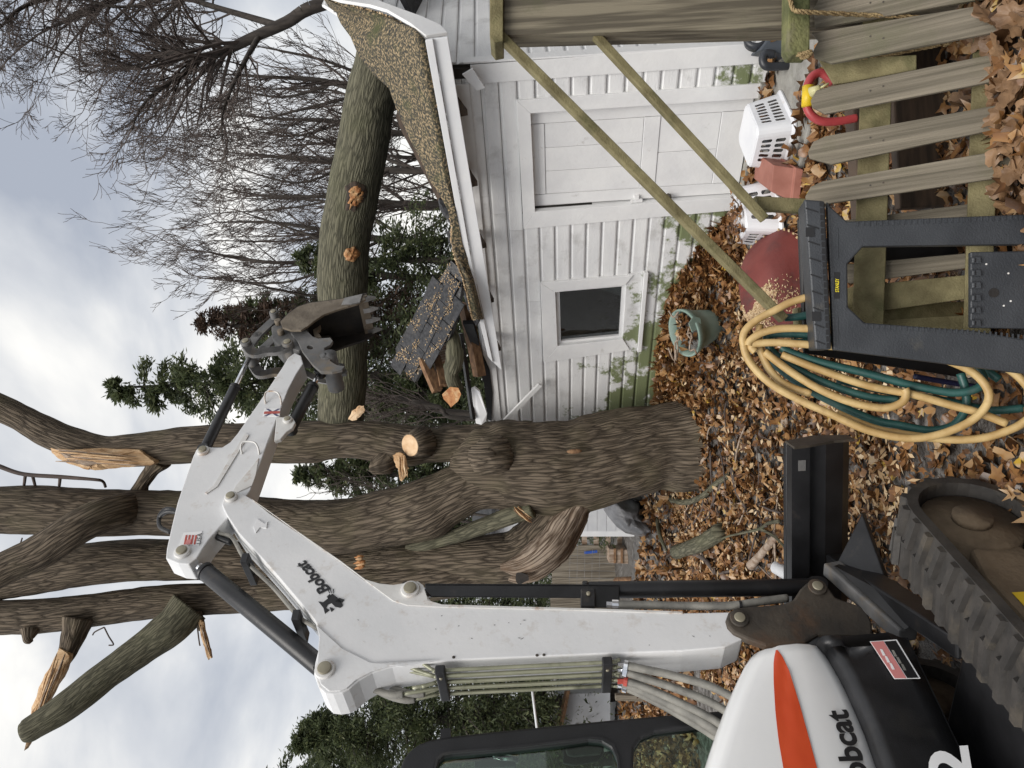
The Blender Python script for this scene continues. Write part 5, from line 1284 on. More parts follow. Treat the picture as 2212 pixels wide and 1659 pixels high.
# ---- cab
CWn = -.17
cab_out = [(861, 1700), (863, 1660), (872, 1637), (886, 1620), (905, 1606), (930, 1597), (960, 1591), (1066, 1579), (1309, 1555), (1480, 1540), (1640, 1528), (1668, 1640), (1690, 1770), (1400, 2010), (1000, 2080), (880, 2080), (858, 1900)]
win1 = [(942, 1660), (946, 1643), (958, 1633), (976, 1629), (1101, 1618), (1222, 1604), (1271, 1597), (1300, 1600), (1322, 1613), (1333, 1640), (1340, 1700), (1342, 1840), (1320, 1920), (990, 1990), (950, 1980), (940, 1850)]
win2 = [(1368, 1659), (1370, 1615), (1384, 1594), (1413, 1581), (1510, 1569), (1538, 1574), (1550, 1600), (1556, 1680), (1550, 1800), (1400, 1850), (1372, 1800)]
cab = mk('cab', *holed(epoly(cab_out, CWn), [epoly(win1, CWn), epoly(win2, CWn)], -EW * .07), M['cab_black'], exc, bevel=.015, segs=3)
mk('window_seal', *holed(epoly([(x + (-4 if x < 1140 else 4), y - (5 if y < 1800 else -5)) for x, y in win1], CWn + .002), [epoly(win1, CWn + .002)], EW * .006), M['black_plastic'], cab)
mk('pane', *prism(epoly(win1, CWn - .03), -EW * .005), M['cab_glass'], cab)
mk('pane', *prism(epoly(win2, CWn - .03), -EW * .005), M['cab_glass'], cab)
def sz(p): q = p - E0; return q.dot(EH), q.z
cs_ = [sz(p) for p in epoly(cab_out, CWn)]
smax = max(s for s, z in cs_); smin = min(s for s, z in cs_); zmx = max(z for s, z in cs_)
CL = -1.10
mk('cab_roof', *box(ep((smax + smin) / 2 - .05, (CWn + CL) / 2 - .04, zmx - .05), (smax - smin) / 2 - .16, (CWn - CL) / 2 - .05, .045, (EH, EW, EZ)), M['cab_black'], cab, bevel=.04, segs=4)
for s in (smax - .10, smin + .08):
    mk('cab_post', *box(ep(s, CL, (zmx + .6) / 2), .05, .04, (zmx - .6) / 2 - .06, (EH, EW, EZ)), M['cab_black'], cab, bevel=.012)
mk('cab_sill', *box(ep((smax + smin) / 2, CL, .98), (smax - smin) / 2 - .1, .03, .32, (EH, EW, EZ)), M['cab_black'], cab)
mk('cab_back', *box(ep(smin + .06, (CWn + CL) / 2, 1.2), .03, (CWn - CL) / 2 - .04, .45, (EH, EW, EZ)), M['cab_black'], cab)
mk('cab_front', *box(ep(smax - .16, (CWn + CL) / 2, .95), .03, (CWn - CL) / 2 - .06, .33, (EH, EW, EZ)), M['cab_black'], cab)
seat = mk('seat', *join(box(ep(smin + .55, -.62, 1.12), .24, .24, .07, (EH, EW, EZ)), box(ep(smin + .34, -.62, 1.5), .06, .23, .36, (EH, EW, EZ))), M['black_plastic'], cab, bevel=.03, segs=3)
l1 = e1(1215, 1640, -.40)
mk('control_lever', *join(cyl(ep(smax - .42, -.35, 1.2), ep(smax - .38, -.35, 1.62), .014, 10), cyl(ep(smax - .38, -.35, 1.62), ep(smax - .36, -.35, 1.76), .028, 12, .022)), M['black_plastic'], cab, True)
mk('control_lever', *join(cyl(e1(1120, 1640, -.3), e1(1065, 1636, -.3), .02, 10), cyl(e1(1065, 1636, -.3), e1(1040, 1636, -.3), .012, 8)), M['chrome'], cab, True)
mk('hydraulic_gauge', *cyl(e1(1040, 1637, -.29), e1(950, 1642, -.29), .016, 10), M['orange_wood'], cab, True)
mk('gauge_block', *box(e1(1070, 1640, -.32), .10, .05, .03, (EZ, EH, EW)), M['black_plastic'], cab, bevel=.006)
mr = mk('mirror', *prism(epoly([(1222, 1622), (1224, 1614), (1232, 1610), (1286, 1607), (1297, 1611), (1300, 1622), (1296, 1632), (1240, 1637), (1226, 1634)], CWn - .14), EW * .015), M['worn_steel'], cab, bevel=.004)
mk('mirror_housing', *prism(epoly([(1216, 1624), (1220, 1612), (1232, 1606), (1290, 1603), (1304, 1612), (1304, 1630), (1290, 1648), (1240, 1656), (1216, 1652)], CWn - .165), EW * .02), M['black_plastic'], mr, bevel=.006)
mk('roof_rail', *beam(e1(952, 1589, CWn - .02), e1(974, 1586, CWn - .02), .05, .03, EW), M['cab_black'], cab)

# ---- undercarriage
UH = rad(24)
UF, UR = V3((sin(UH), cos(UH), 0)), V3((cos(UH), -sin(UH), 0))
T0 = onz(1978, 1113, .52); T0.z = 0
def up_(s, w, z): return T0 + UF * s + UR * w + EZ * z
def track(wo, width, s1=.02, s0=-1.62, rr=.26):
    """rubber belt round idler and sprocket, outer face at wo"""
    t = empty('track', up_((s0 + s1) / 2, wo - width / 2, 0)); t.parent = exc; t.location = WL[t.name] - WL[exc.name]
    def loop(r):
        P = [(s1 + r * sin(a), rr + r * cos(a)) for a in np.linspace(0, pi, 15)] + [(s0 - r * sin(a), rr - r * cos(a)) for a in np.linspace(0, pi, 15)]
        return P
    o_, i_ = loop(rr), loop(rr - .045)
    n = len(o_); V = []
    for s, z in o_: V += [up_(s, wo, z), up_(s, wo - width, z)]
    for s, z in i_: V += [up_(s, wo, z), up_(s, wo - width, z)]
    Fc = []
    for i in range(n):
        j = (i + 1) % n
        Fc += [(2 * i, 2 * i + 1, 2 * j + 1, 2 * j), (2 * n + 2 * j, 2 * n + 2 * j + 1, 2 * n + 2 * i + 1, 2 * n + 2 * i), (2 * i, 2 * j, 2 * n + 2 * j, 2 * n + 2 * i), (2 * i + 1, 2 * n + 2 * i + 1, 2 * n + 2 * j + 1, 2 * j + 1)]
    belt = mk('rubber_belt', V, Fc, M['rubber'], t)
    # lugs
    per = 2 * (s1 - s0) + 2 * pi * rr; cnt = int(per / .10); src = {}
    for k in range(cnt):
        d = k * per / cnt; L1 = s1 - s0
        if d < L1: s, z, a = s0 + d, 2 * rr, 0
        elif d < L1 + pi * rr: a = (d - L1) / rr; s, z = s1 + rr * sin(a), rr + rr * cos(a)
        elif d < 2 * L1 + pi * rr: s, z, a = s1 - (d - L1 - pi * rr), 0.0, pi
        else: a = pi + (d - 2 * L1 - pi * rr) / rr; s, z = s0 + rr * sin(a), rr + rr * cos(a)
        for sd in (0, 1):
          c = up_(s + (.0 if sd else .02), wo - width * (.27 if sd else .73), z)
          if sd not in src:
              Vb = [(x * .022 * (1 if zz < 0 else .7) + (.016 * y * (1 if sd else -1)), y * width * .25, zz * .013) for zz in (-1, 1) for x, y in ((-1, -1), (1, -1), (1, 1), (-1, 1))]
              me = bpy.data.meshes.new('lug'); me.from_pydata(Vb, [], [(3, 2, 1, 0), (4, 5, 6, 7), (0, 1, 5, 4), (1, 2, 6, 5), (2, 3, 7, 6), (3, 0, 4, 7)]); me.materials.append(M['rubber']); src[sd] = me
          o = bpy.data.objects.new('lug', src[sd]); nrm = UF * sin(a) + EZ * cos(a); tg = UF * cos(a) - EZ * sin(a)
          link(o, c + nrm * .010, t); o.rotation_euler = Matrix((tg, UR * -1 if False else nrm.cross(tg), nrm)).transposed().to_euler()
    # side frame, idler, rollers
    mk('track_frame', *prism([up_(s, wo - .07, z) for s, z in ((s1 - .12, .16), (s1 - .12, .34), (s1 - .35, .40), (s0 + .3, .40), (s0 + .2, .3), (s0 + .25, .13), (s1 - .3, .12))], UR * -(width - .14)), M['mud'], t, bevel=.02)
    mk('idler_wheel', *join(cyl(up_(s1, wo - .06, rr), up_(s1, wo - width + .06, rr), rr - .06, 24), cyl(up_(s1, wo - .03, rr), up_(s1, wo - .06, rr), .08, 16)), M['mud'], t, True)
    mk('sprocket', *join(cyl(up_(s0, wo - .06, rr), up_(s0, wo - width + .06, rr), rr - .07, 24)), M['grey_steel'], t, True)
    for k in range(4):
        s = s1 - .36 - k * .30
        mk('roller', *cyl(up_(s, wo - .04, .12), up_(s, wo - width + .04, .12), .075, 16), M['casting'], t, True)
    return t
t1 = track(0.0, .32)
mk('track_decal', *prism([up_(s, -.066, z) for s, z in ((-.56, .30), (-.44, .30), (-.44, .365), (-.56, .365))], UR * .002), M['yellow'], t1)
t2 = track(-1.08, .32)
mk('carriage_frame', *box(up_(-.8, -.70, .34), .45, .40, .10, (UF, UR, EZ)), M['black_paint'], exc, bevel=.02)
# ---- dozer blade
bl_r, bl_z = at(1790, 966, 4.2), 0
BR = V3((.985, -.17, 0)); BF = V3((.17, .985, 0))
br0 = at(1862, 962, 4.2); 
bt0 = at(1716, 972, 4.2)
blade = empty('dozer_blade', (br0.x - .7, 4.3, br0.z)); blade.parent = exc; blade.location = WL[blade.name] - WL[exc.name]
Hb = bt0.z - br0.z
prof = [(0.0, 0), (.05, .06 * Hb / .4), (.085, .18 * Hb / .4), (.075, .30 * Hb / .4), (.03, Hb), (.0, Hb + .004), (.04, .30 * Hb / .4), (.055, .18 * Hb / .4), (.02, .06 * Hb / .4)]
rg_ = []
for w in (0, -1.5):
    rg_.append([V3((br0.x, br0.y, br0.z)) + BR * w + BF * (.16 - a) + EZ * z for a, z in prof])
mk('moldboard', *loft(rg_), M['black_paint'], blade)
c = V3((br0.x, br0.y, bt0.z - .045)) + BF * .03
mk('top_tube', *join(beam(c, c - BR * 1.5, .012, .09), beam(c + BF * .07, c + BF * .07 - BR * 1.5, .012, .09), beam(c + BF * .035 + EZ * .045, c + BF * .035 + EZ * .045 - BR * 1.5, .08, .01), beam(c + BF * .035 - EZ * .045, c + BF * .035 - EZ * .045 - BR * 1.5, .08, .01)), M['black_paint'], blade)
ep_ = [V3((br0.x, br0.y, 0)) + BF * a + EZ * z for a, z in ((.09, br0.z), (.19, br0.z), (.22, br0.z + Hb * .5), (.14, bt0.z), (.0, bt0.z), (.02, bt0.z - .09), (.08, br0.z + .12))]
mk('end_plate', *prism(ep_, BR * .014), M['casting'], blade)
mk('wear_mark', *box(V3((br0.x, br0.y, 0)) - BR * .10 + BF * .022 + EZ * (bt0.z - .05), .03, .003, .02, (BR, BF, EZ)), M['grey_steel'], blade)
for w0, w1 in ((-.66, -.62), (-1.2, -.78)):
    a = V3((br0.x, br0.y, br0.z + Hb * .35)) + BR * w0; b = up_(-.35, -.70 + (.28 if w0 > -.7 else -.28), .40)
    mk('push_arm', *beam(a, b, .09, .13), M['black_paint'], exc, bevel=.01)
mk('push_arm', *beam(at(1796, 1226, 4.12), at(1962, 1372, 3.55), .075, .10), M['grey_steel'], exc, bevel=.01)  # top-lit face of the black arm, its light put in as grey
mk('arm_gusset', *prism([at(1806, 1219, 4.12), at(1862, 1108, 4.18), at(1918, 1264, 3.9)], V3((0.0, .03, -.03))), M['black_paint'], exc, bevel=.006)
mk('arm_gusset', *prism([at(1800, 1222, 4.05), at(1922, 1262, 3.85), at(2000, 1330, 3.5), at(1955, 1362, 3.5)], V3((0.0, .05, -.06))), M['black_paint'], exc, bevel=.006)

# ================================================================ deck rail, fence, things by the deck
def ppy(poly, y, n=(0, -1, 0)): return pp(poly, V3((0, y, 0)), V3(n).normalized())
deck = empty('deck_railing', at(1600, 200, 3.5) * 1.0, 'weathered deck post with two sloping stair rails before the garage', 'railing')
mk('post', *prism(ppy([(1088, 76), (1712, 59), (2160, 47), (2160, -52), (1712, -40), (1088, -24)], 3.60), V3((0, .14, 0))), M['post_wood'], deck, bevel=.004)
mk('post_cap', *prism(ppy([(1058, -90), (1058, 79), (1068, 92), (1087, 88), (1087, -90)], 3.56), V3((0, .20, 0))), M['green_wood'], deck, bevel=.004)
mk('top_rail', *beam(at(1072, 70, 3.62), at(1693, 690, 3.60), .058, .040), M['green_wood'], deck, bevel=.004)
mk('lower_rail', *beam(at(1270, 60, 3.66), at(1652, 474, 3.66), .052, .036), M['green_wood'], deck, bevel=.004)
mk('baluster', *prism(ppy([(1632, 423), (1760, 430), (1760, 460), (1640, 452)], 3.70), V3((0, .05, 0))), M['green_wood'], deck, bevel=.003)

fence = empty('picket_fence', at(1900, 350, 3.5), 'low weathered picket fence leaning back beside the deck steps', 'fence')
def picket(poly, y=3.55, m='picket_wood', th=.022, lean=.47):
    nn = V3((0, -cos(lean), sin(lean)))
    p0 = at(1760, 300, y)
    o = mk('picket', *prism(pp(poly, p0, nn), -nn * th), M[m], fence, bevel=.004)
    if len(poly) == 7:
        for X in (1880, 1908):
            t_ = (X - poly[0][0]) / (poly[6][0] - poly[0][0]); Y = (poly[0][1] + poly[4][1]) / 2 + ((poly[6][1] + poly[5][1]) / 2 - (poly[0][1] + poly[4][1]) / 2) * t_
            q = onp(X, Y + random.uniform(-8, 8), p0, nn); mk('nail', *cyl(q, q + nn * .003, .004, 7), M['casting'], o)
    return o
def pk(tip, u0, u1, l0, l1):
    """tip, then the two long edges of one picket, dog-eared"""
    ex = lambda a, b, t: (a[0] + (b[0] - a[0]) * t, a[1] + (b[1] - a[1]) * t)
    return [u0, (tip[0] + 12, tip[1] - 22), tip, (tip[0] + 3, tip[1] + 14), l0, ex(l0, l1, 1.18), ex(u0, u1, 1.18)]
picket(pk((1751, 217), (1792, 187), (2135, 119), (1782, 246), (2135, 178)))
picket(pk((1745, 328), (1782, 294), (2147, 228), (1796, 355), (2170, 275)))
picket(pk((1739, 425), (1778, 391), (2159, 325), (1789, 440), (2165, 383)))
picket(pk((1756, 110), (1752, 70), (2176, 2), (1797, 137), (2135, 72)), 3.52)
picket(pk((1756, 20), (1752, -30), (2176, -70), (1760, 62), (2135, -5)), 3.57)
picket([(1766, 112), (1770, 132), (1800, 182), (1830, 178), (1980, 150), (1980, 118), (1800, 128)], 3.64, 'green_wood')
picket(pk((1800, 500), (1822, 476), (2172, 430), (1830, 528), (2172, 470)), 3.74)
picket(pk((1800, 590), (1838, 570), (2098, 546), (1838, 612), (2095, 578)), 3.74)
picket(pk((1800, 650), (1845, 618), (2098, 593), (1845, 680), (2092, 645)), 3.76, 'green_wood')
picket(pk((1765, 690), (1850, 694), (2098, 680), (1850, 742), (2092, 730)), 3.80, 'green_wood')
for X, th in ((1893, 44), (2130, 40)):
    nn = V3((0, -cos(.47), sin(.47))); p0 = at(1760, 300, 3.66)
    mk('rail', *prism(pp([(X - th + 18, -60), (X + th - 2, -60), (X + th - 30, 740), (X - th - 10, 740)], p0, nn), -nn * .04), M['green_wood'], fence, bevel=.004)
mk('rail', *prism(ppy([(1705, -90), (1703, 102), (1712, 117), (1750, 117), (1752, -90)], 3.40), V3((0, .10, 0))), M['moss_wood'], fence, bevel=.008)
pb = ppy([(1722, 662), (1720, 702), (1742, 706), (1742, 664)], 3.66)
mk('post', *prism(ppy([(1722, 664), (1724, 704), (2120, 690), (2120, 650)], 3.68), V3((0, .07, 0))), M['green_wood'], fence, bevel=.004)
edging = mk('dark_board', *box((1.55, 3.84, 0.08), .80, .03, .17), M['dark_wood'], None, bevel=.01)  # added dark board, fills the dark interior below the fence rail
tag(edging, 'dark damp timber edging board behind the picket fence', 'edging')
edging2 = mk('dark_board', *box((1.35, 4.6, 0.02), 1.3, .06, .10), M['dark_wood'], None, bevel=.01)
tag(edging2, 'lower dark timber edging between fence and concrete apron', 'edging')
# rope tied round the rail and pickets
rope = empty('rope', at(1900, 60, 3.4), 'frayed tan rope knotted round the mossy rail and a picket', 'rope')
def rp(pts, r=.0085, wrap=False):
    P = smooth_path([at(X, Y, y) for X, Y, y in pts], 8)
    a = tube(P, r, 8)[:2]
    st = []
    for k in range(3):
        Q = []
        for i, p in enumerate(P):
            t = (P[min(i + 1, len(P) - 1)] - P[max(i - 1, 0)]).normalized(); n = t.orthogonal().normalized(); b = t.cross(n)
            an = i * .9 + k * 2 * pi / 3
            Q.append(p + (n * cos(an) + b * sin(an)) * r * .75)
        st.append(tube(Q, r * .62, 5)[:2])
    mk('strand', *join(*st), M['rope'], rope, True)
rp([(1706, -10, 3.39), (1714, 20, 3.37), (1740, 26, 3.36), (1800, 29, 3.40), (1880, 33, 3.44), (1960, 36, 3.42), (2040, 44, 3.40), (2080, 46, 3.38)])
rp([(1722, 118, 3.42), (1735, 116, 3.38), (1752, 112, 3.38), (1745, 122, 3.38), (1730, 124, 3.4)])
rp([(1856, 128, 3.55), (1920, 118, 3.5), (1990, 104, 3.46), (2030, 95, 3.42), (2060, 78, 3.40), (2100, 66, 3.38), (2150, 56, 3.36)])
rp([(2040, 98, 3.42), (2058, 84, 3.38), (2066, 60, 3.36), (2060, 44, 3.37), (2072, 30, 3.4), (2085, -10, 3.42)])
rp([(2050, 92, 3.40), (2062, 72, 3.35), (2072, 52, 3.36), (2064, 78, 3.36), (2048, 88, 3.39)], .011)

# ---- folding sawhorse
sh = empty('sawhorse', onz(2225, 620, -.02), 'charcoal plastic folding sawhorse with yellow lettering in front of the fence', 'sawhorse')
SN = V3((0, -.975, .22)).normalized(); S0 = at(1760, 600, 3.30)
def sp(poly, o=0.0): return pp(poly, S0 + SN * o, SN)
frame_px = [(1786, 434), (1796, 448), (1830, 478), (2330, 458), (2330, 526), (1865, 532), (1831, 570), (1832, 663), (1868, 697), (2102, 714), (2330, 752), (2330, 822), (1800, 756)]
lf = mk('leg_frame', *prism(sp(frame_px), -SN * .045), M['sawhorse'], sh, bevel=.007)
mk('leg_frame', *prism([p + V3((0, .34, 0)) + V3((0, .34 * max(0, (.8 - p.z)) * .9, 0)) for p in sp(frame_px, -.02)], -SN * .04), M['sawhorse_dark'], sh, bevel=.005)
beam_px = [(1737, 430), (1782, 434), (1796, 755), (1761, 755)]
tb = mk('top_beam', *prism(sp(beam_px, .03), -SN * .20), M['sawhorse'], sh, bevel=.008)
def lerp2(a, b, t): return (a[0] + (b[0] - a[0]) * t, a[1] + (b[1] - a[1]) * t)
for i in range(22):                                  # slots under the beam lip and ribs along it
    t = (i + .5) / 22
    a, b = lerp2((1770, 433), (1786, 754), t), lerp2((1779, 434), (1794, 754), t)
    hw = 5.6
    mk('slot', *prism(sp([(a[0], a[1] - hw), (b[0], b[1] - hw), (b[0], b[1] + hw), (a[0], a[1] + hw)], .031), SN * .002), M['sawhorse_dark'], tb)
for i in range(9):
    t = (i + .5) / 9
    a, b = lerp2((1739, 432), (1763, 754), t), lerp2((1766, 433), (1783, 754), t)
    mk('rib', *prism(sp([(a[0], a[1] - 1.2), (b[0], b[1] + 6), (b[0], b[1] + 8.5), (a[0], a[1] + 1.3)], .030), SN * .003), M['sawhorse_dark'], tb)
for t in (.22, .78):
    a = lerp2((1736, 430), (1760, 755), t)
    mk('notch', *prism(sp([(a[0] - 1, a[1] - 10), (a[0] + 18, a[1] - 10), (a[0] + 18, a[1] + 10), (a[0] - 1, a[1] + 10)], .032), SN * .0025), M['sawhorse_dark'], tb)
mk('label_recess', *prism(sp([(1801, 588), (1814, 588), (1814, 645), (1802, 645)]), SN * .002), M['sawhorse_dark'], lf)
for Y0, Y1 in ((462, 560), (650, 735)):
    mk('emboss', *prism(sp([(1808, Y0 + 30), (1810, Y0 + 30), (1811, Y1), (1809, Y1)]), SN * .003), M['sawhorse'], lf)
text_o('lettering', 'STANLEY', onp(1812, 631, S0, SN), onp(1812, 602, S0, SN), onp(1804, 631, S0, SN), M['text_yellow'], lf, SN * .004, bold=.02)
for k in range(34):                                  # stiffening ribs down both legs
    t = k / 33
    a = (1850 + 420 * t, 482 - 16 * t); mk('rib', *prism(sp([(a[0], a[1] - 3), (a[0] + 4, a[1] - 3), (a[0] + 4, a[1] + 7), (a[0], a[1] + 7)]), SN * .004), M['sawhorse'], lf)
    b = (1870 + 400 * t, 700 + 22 * t + (20 * max(0, t - .6))); mk('rib', *prism(sp([(b[0], b[1]), (b[0] + 4, b[1]), (b[0] + 4, b[1] + 10), (b[0], b[1] + 10)]), SN * .004), M['sawhorse'], lf)
tray = mk('tray', *prism(sp([(2096, 544), (2096, 708), (2320, 712), (2320, 540)], -.01), -SN * .03), M['sawhorse'], sh, bevel=.006)
for i in range(6):
    y = 556 + i * 27
    mk('hinge', *join(prism(sp([(2096, y), (2116, y), (2118, y + 14), (2096, y + 14)], -.008), SN * .014), cyl(onp(2102, y + 2, S0, SN) + SN * .004, onp(2102, y + 12, S0, SN) + SN * .004, .009, 10)), M['sawhorse'], tray, bevel=.002)
mk('tray_hole', *cyl(onp(2148, 632, S0, SN) - SN * .009, onp(2148, 632, S0, SN) - SN * .006, .019, 16), M['bucket_inside'], tray)
for X, Y in ((2132, 570), (2180, 590), (2170, 660), (2185, 650)):
    mk('splash', *cyl(onp(X, Y, S0, SN) - SN * .009, onp(X, Y, S0, SN) - SN * .0075, .004, 7), M['dirty_white'], tray)

# ---- coiled hoses hung on the fence post
def c6(x, y): return (1474.7 + x / 3, 553 + y / 3)
def hose(name, strands, r, m, label):
    t = []
    for pts, y in strands:
        P = [at(*c6(a, b), y - .00019 * a + .06) for a, b in pts]
        P = smooth_path(P, 6)
        t.append(tube(P, r, 10)[:2])
    return tag(mk(name, *join(*t), M[m], None, True), label, 'hose')
hose('garden_hose', [
    ([(900, 225), (820, 262), (700, 300), (610, 345), (480, 415), (405, 485), (392, 560), (430, 680), (560, 820), (750, 930), (950, 1020), (1200, 1130), (1450, 1180), (1650, 1160), (1850, 1080), (1960, 980), (1982, 880), (1900, 770), (1750, 690), (1500, 615), (1200, 588), (960, 585), (650, 562), (500, 565), (440, 585), (470, 620)], 3.56),
    ([(960, 480), (850, 472), (650, 470), (520, 495), (440, 545), (425, 580)], 3.55),
    ([(500, 440), (490, 560), (520, 650), (570, 745), (660, 830), (830, 895)], 3.60),
    ([(530, 620), (700, 750), (900, 870), (1100, 950), (1300, 985), (1420, 950), (1450, 890), (1440, 860)], 3.58),
    ([(640, 640), (900, 740), (1200, 840), (1500, 900), (1750, 970), (1900, 1010), (2100, 1085)], 3.60),
    ([(1600, 600), (1690, 612), (1900, 650), (2100, 725), (2230, 840), (2300, 980), (2212, 1075), (2110, 1130), (1950, 1178), (1750, 1190), (1500, 1165), (1250, 1120), (1000, 1020)], 3.60)],
     px(8.4, 3.5), 'hose_tan', 'tan rubber garden hose coiled over the fence post end')
hose('garden_hose', [
    ([(860, 515), (700, 505), (570, 510), (545, 545), (600, 640), (800, 765), (1000, 850), (1200, 912), (1400, 935)], 3.63),
    ([(640, 590), (690, 622), (900, 690), (1200, 762), (1500, 842), (1750, 885), (1900, 862), (1950, 800), (1900, 700)], 3.62),
    ([(560, 620), (610, 710), (800, 855), (1050, 985), (1250, 1065), (1400, 1095), (1600, 1130), (1750, 1100), (1830, 1000), (1835, 880), (1800, 760)], 3.66),
    ([(900, 545), (1100, 545), (1400, 575), (1700, 640), (1900, 700), (2050, 800)], 3.68),
    ([(1000, 800), (1300, 870), (1600, 920), (1800, 960), (2000, 1000), (2212, 985)], 3.68),
    ([(700, 560), (900, 560), (1000, 540)], 3.62), ([(660, 400), (740, 395), (820, 380)], 3.70)],
     px(8.6, 3.55), 'hose_green', 'dark green garden hose coiled inside the tan hose')
tag(tube_o('cable', smooth_path([at(*c6(x, y), 3.66) for x, y in ((1500, 780), (1700, 815), (2000, 860), (2212, 880), (2300, 900))], 6), px(6, 3.6), M['cable_blue'], None, 8), 'navy blue cable passing through the hose coil', 'cable')

# ---- laundry baskets
def slotted(c00, c10, c11, c01, rows, cols, mu=.07, mv=.09, gap=.16):
    """wall panel with rounded slots: c00 bottom left, c10 bottom right, c11 top right, c01 top left"""
    V, Fc = [], []
    def P(u, v): return (c00 * (1 - u) + c10 * u) * (1 - v) + (c01 * (1 - u) + c11 * u) * v
    def quad(u0, u1, v0, v1):
        i = len(V); V.extend([P(u0, v0), P(u1, v0), P(u1, v1), P(u0, v1)]); Fc.append((i, i + 1, i + 2, i + 3))
    quad(0, mu, 0, 1); quad(1 - mu, 1, 0, 1); quad(mu, 1 - mu, 0, mv); quad(mu, 1 - mu, 1 - mv, 1)
    du, dv = (1 - 2 * mu) / cols, (1 - 2 * mv) / rows
    for r in range(rows):
        for c in range(cols):
            u0, v0 = mu + c * du, mv + r * dv; u1, v1 = u0 + du, v0 + dv
            a, b, p, q = u0 + du * gap, u1 - du * gap, v0 + dv * .13, v1 - dv * .13
            ch, cv = (b - a) * .3, (q - p) * .1
            I = [(a, p + cv), (a + ch, p), (b - ch, p), (b, p + cv), (b, q - cv), (b - ch, q), (a + ch, q), (a, q - cv)]
            O = [(u0, v0), (u1, v0), (u1, v1), (u0, v1)]
            i = len(V); V.extend([P(*x) for x in O] + [P(*x) for x in I])
            for k in range(4):
                Fc.append((i + k, i + 4 + (2 * k + 1) % 8, i + 4 + (2 * k) % 8))
                Fc.append((i + k, i + (k + 1) % 4, i + 4 + (2 * k + 2) % 8, i + 4 + (2 * k + 1) % 8))
    return V, Fc
def basket(c, rot, L_, W_, H_, label, cl=7, cw=5, tilt=(0, 0), dust=False):
    b = empty('laundry_basket', c, label, 'basket', 'upturned laundry baskets by the door')
    ax, ay = V3((cos(rot), sin(rot), 0)), V3((-sin(rot), cos(rot), 0)); up = V3((tilt[0], tilt[1], 1)).normalized()
    c = V3(c); k = .84
    def ring(l, w, z, r=.06, n=4):
        P = []
        for sx, sy, a0 in ((1, 1, 0), (-1, 1, 90), (-1, -1, 180), (1, -1, 270)):
            for i in range(n + 1):
                a = rad(a0 + 90 * i / n); P.append(c + ax * (sx * (l / 2 - r) + r * cos(a)) + ay * (sy * (w / 2 - r) + r * sin(a)) + up * z)
        return P
    rb, rt = ring(L_, W_, .02), ring(L_ * k, W_ * k, H_)
    n = 5; sides = []
    for q in range(4):
        i0, i1 = q * n + n - 1, ((q + 1) % 4) * n
        sides.append(slotted(rb[i0], rb[i1], rt[i1], rt[i0], 2, cl if q % 2 == 0 else cw))
        V = [p for i in range(n) for p in (rb[q * n + i], rt[q * n + i])]
        sides.append((V, [(2 * i, 2 * i + 2, 2 * i + 3, 2 * i + 1) for i in range(n - 1)]))
    mk('side_wall', *join(*sides), M['basket'], b, solid=.004)
    mk('base', *loft([rt, ring(L_ * k * .96, W_ * k * .96, H_ + .012)], caps=True), M['basket'], b)
    mk('rim', *loft([ring(L_ + .03, W_ + .03, .0), ring(L_ + .035, W_ + .035, .012), ring(L_ + .004, W_ + .004, .028)], caps=False), M['basket'], b, solid=.004)
    if dust:
        rg2 = np.random.default_rng(9)
    return b, up
b1 = onz(1690, 284, .09)
basket(b1, rad(38), .46, .40, .25, 'white slotted laundry basket upside down on the apron before the door', 7, 5, (-.05, .02))
b2 = onz(1668, 462, .12)
basket(b2, rad(12), .44, .38, .25, 'white laundry basket behind the baluster with debris on its upturned base', 5, 4, (.03, .06))
# ---- terracotta planter, upside down
def frustum(c, ax, ay, up, l0, w0, l1, w1, h):
    return [[c + ax * l / 2 * sx + ay * w / 2 * sy + up * z for sx, sy in ((1, 1), (-1, 1), (-1, -1), (1, -1))] for l, w, z in ((l0, w0, 0), (l0, w0, h * .28), (l0 * .92, w0 * .92, h * .29), (l1, w1, h))]
pc = onz(1706, 388, .09); a_ = rad(62)
pl = mk('planter_box', *loft(frustum(pc, V3((cos(a_), sin(a_), 0)), V3((-sin(a_), cos(a_), 0)), V3((.35, .05, .93)).normalized(), .48, .25, .41, .19, .20)), M['terracotta'], None, bevel=.006)
tag(pl, 'terracotta coloured planter box upturned between the two white baskets', 'planter')
# ---- overturned red wheelbarrow tray
tc_ = onz(1668, 610, .22); 
def tray_ring(l, w, z, e_=2.6, n=36, sh=0.0):
    P = []
    for i in range(n):
        a = 2 * pi * i / n
        x = abs(cos(a)) ** (2 / e_) * math.copysign(1, cos(a)) * l / 2 + sh; y = abs(sin(a)) ** (2 / e_) * math.copysign(1, sin(a)) * w / 2
        P.append((x, y, z))
    return P
ta = rad(18); tx, ty_ = V3((cos(ta), sin(ta), 0)), V3((-sin(ta), cos(ta), 0)) * .87 + V3((0, 0, .5)); tup = V3((.12, -.50, .86)).normalized()
def tr(ring): return [V3((tc_.x, tc_.y, tc_.z - .02)) + tx * x * .98 + ty_ * y * 1.0 + tup * z for x, y, z in ring]
wb_ = mk('barrow_tray', *loft([tr(tray_ring(.80, .66, .0)), tr(tray_ring(.81, .67, .012)), tr(tray_ring(.77, .63, .03)), tr(tray_ring(.62, .50, .12, sh=-.03)), tr(tray_ring(.42, .36, .20, sh=-.08)), tr(tray_ring(.36, .30, .215, sh=-.09)), tr(tray_ring(.02, .02, .218, sh=-.09))]), M['red_tray'], None, True)
tag(wb_, 'overturned dull red metal barrow tray dusted with sawdust among the leaves', 'barrow tray')
Pn = []
_rings = ((.77, .63, .03, 0), (.62, .50, .12, -.03), (.42, .36, .20, -.08), (.36, .30, .215, -.09), (.02, .02, .218, -.09))
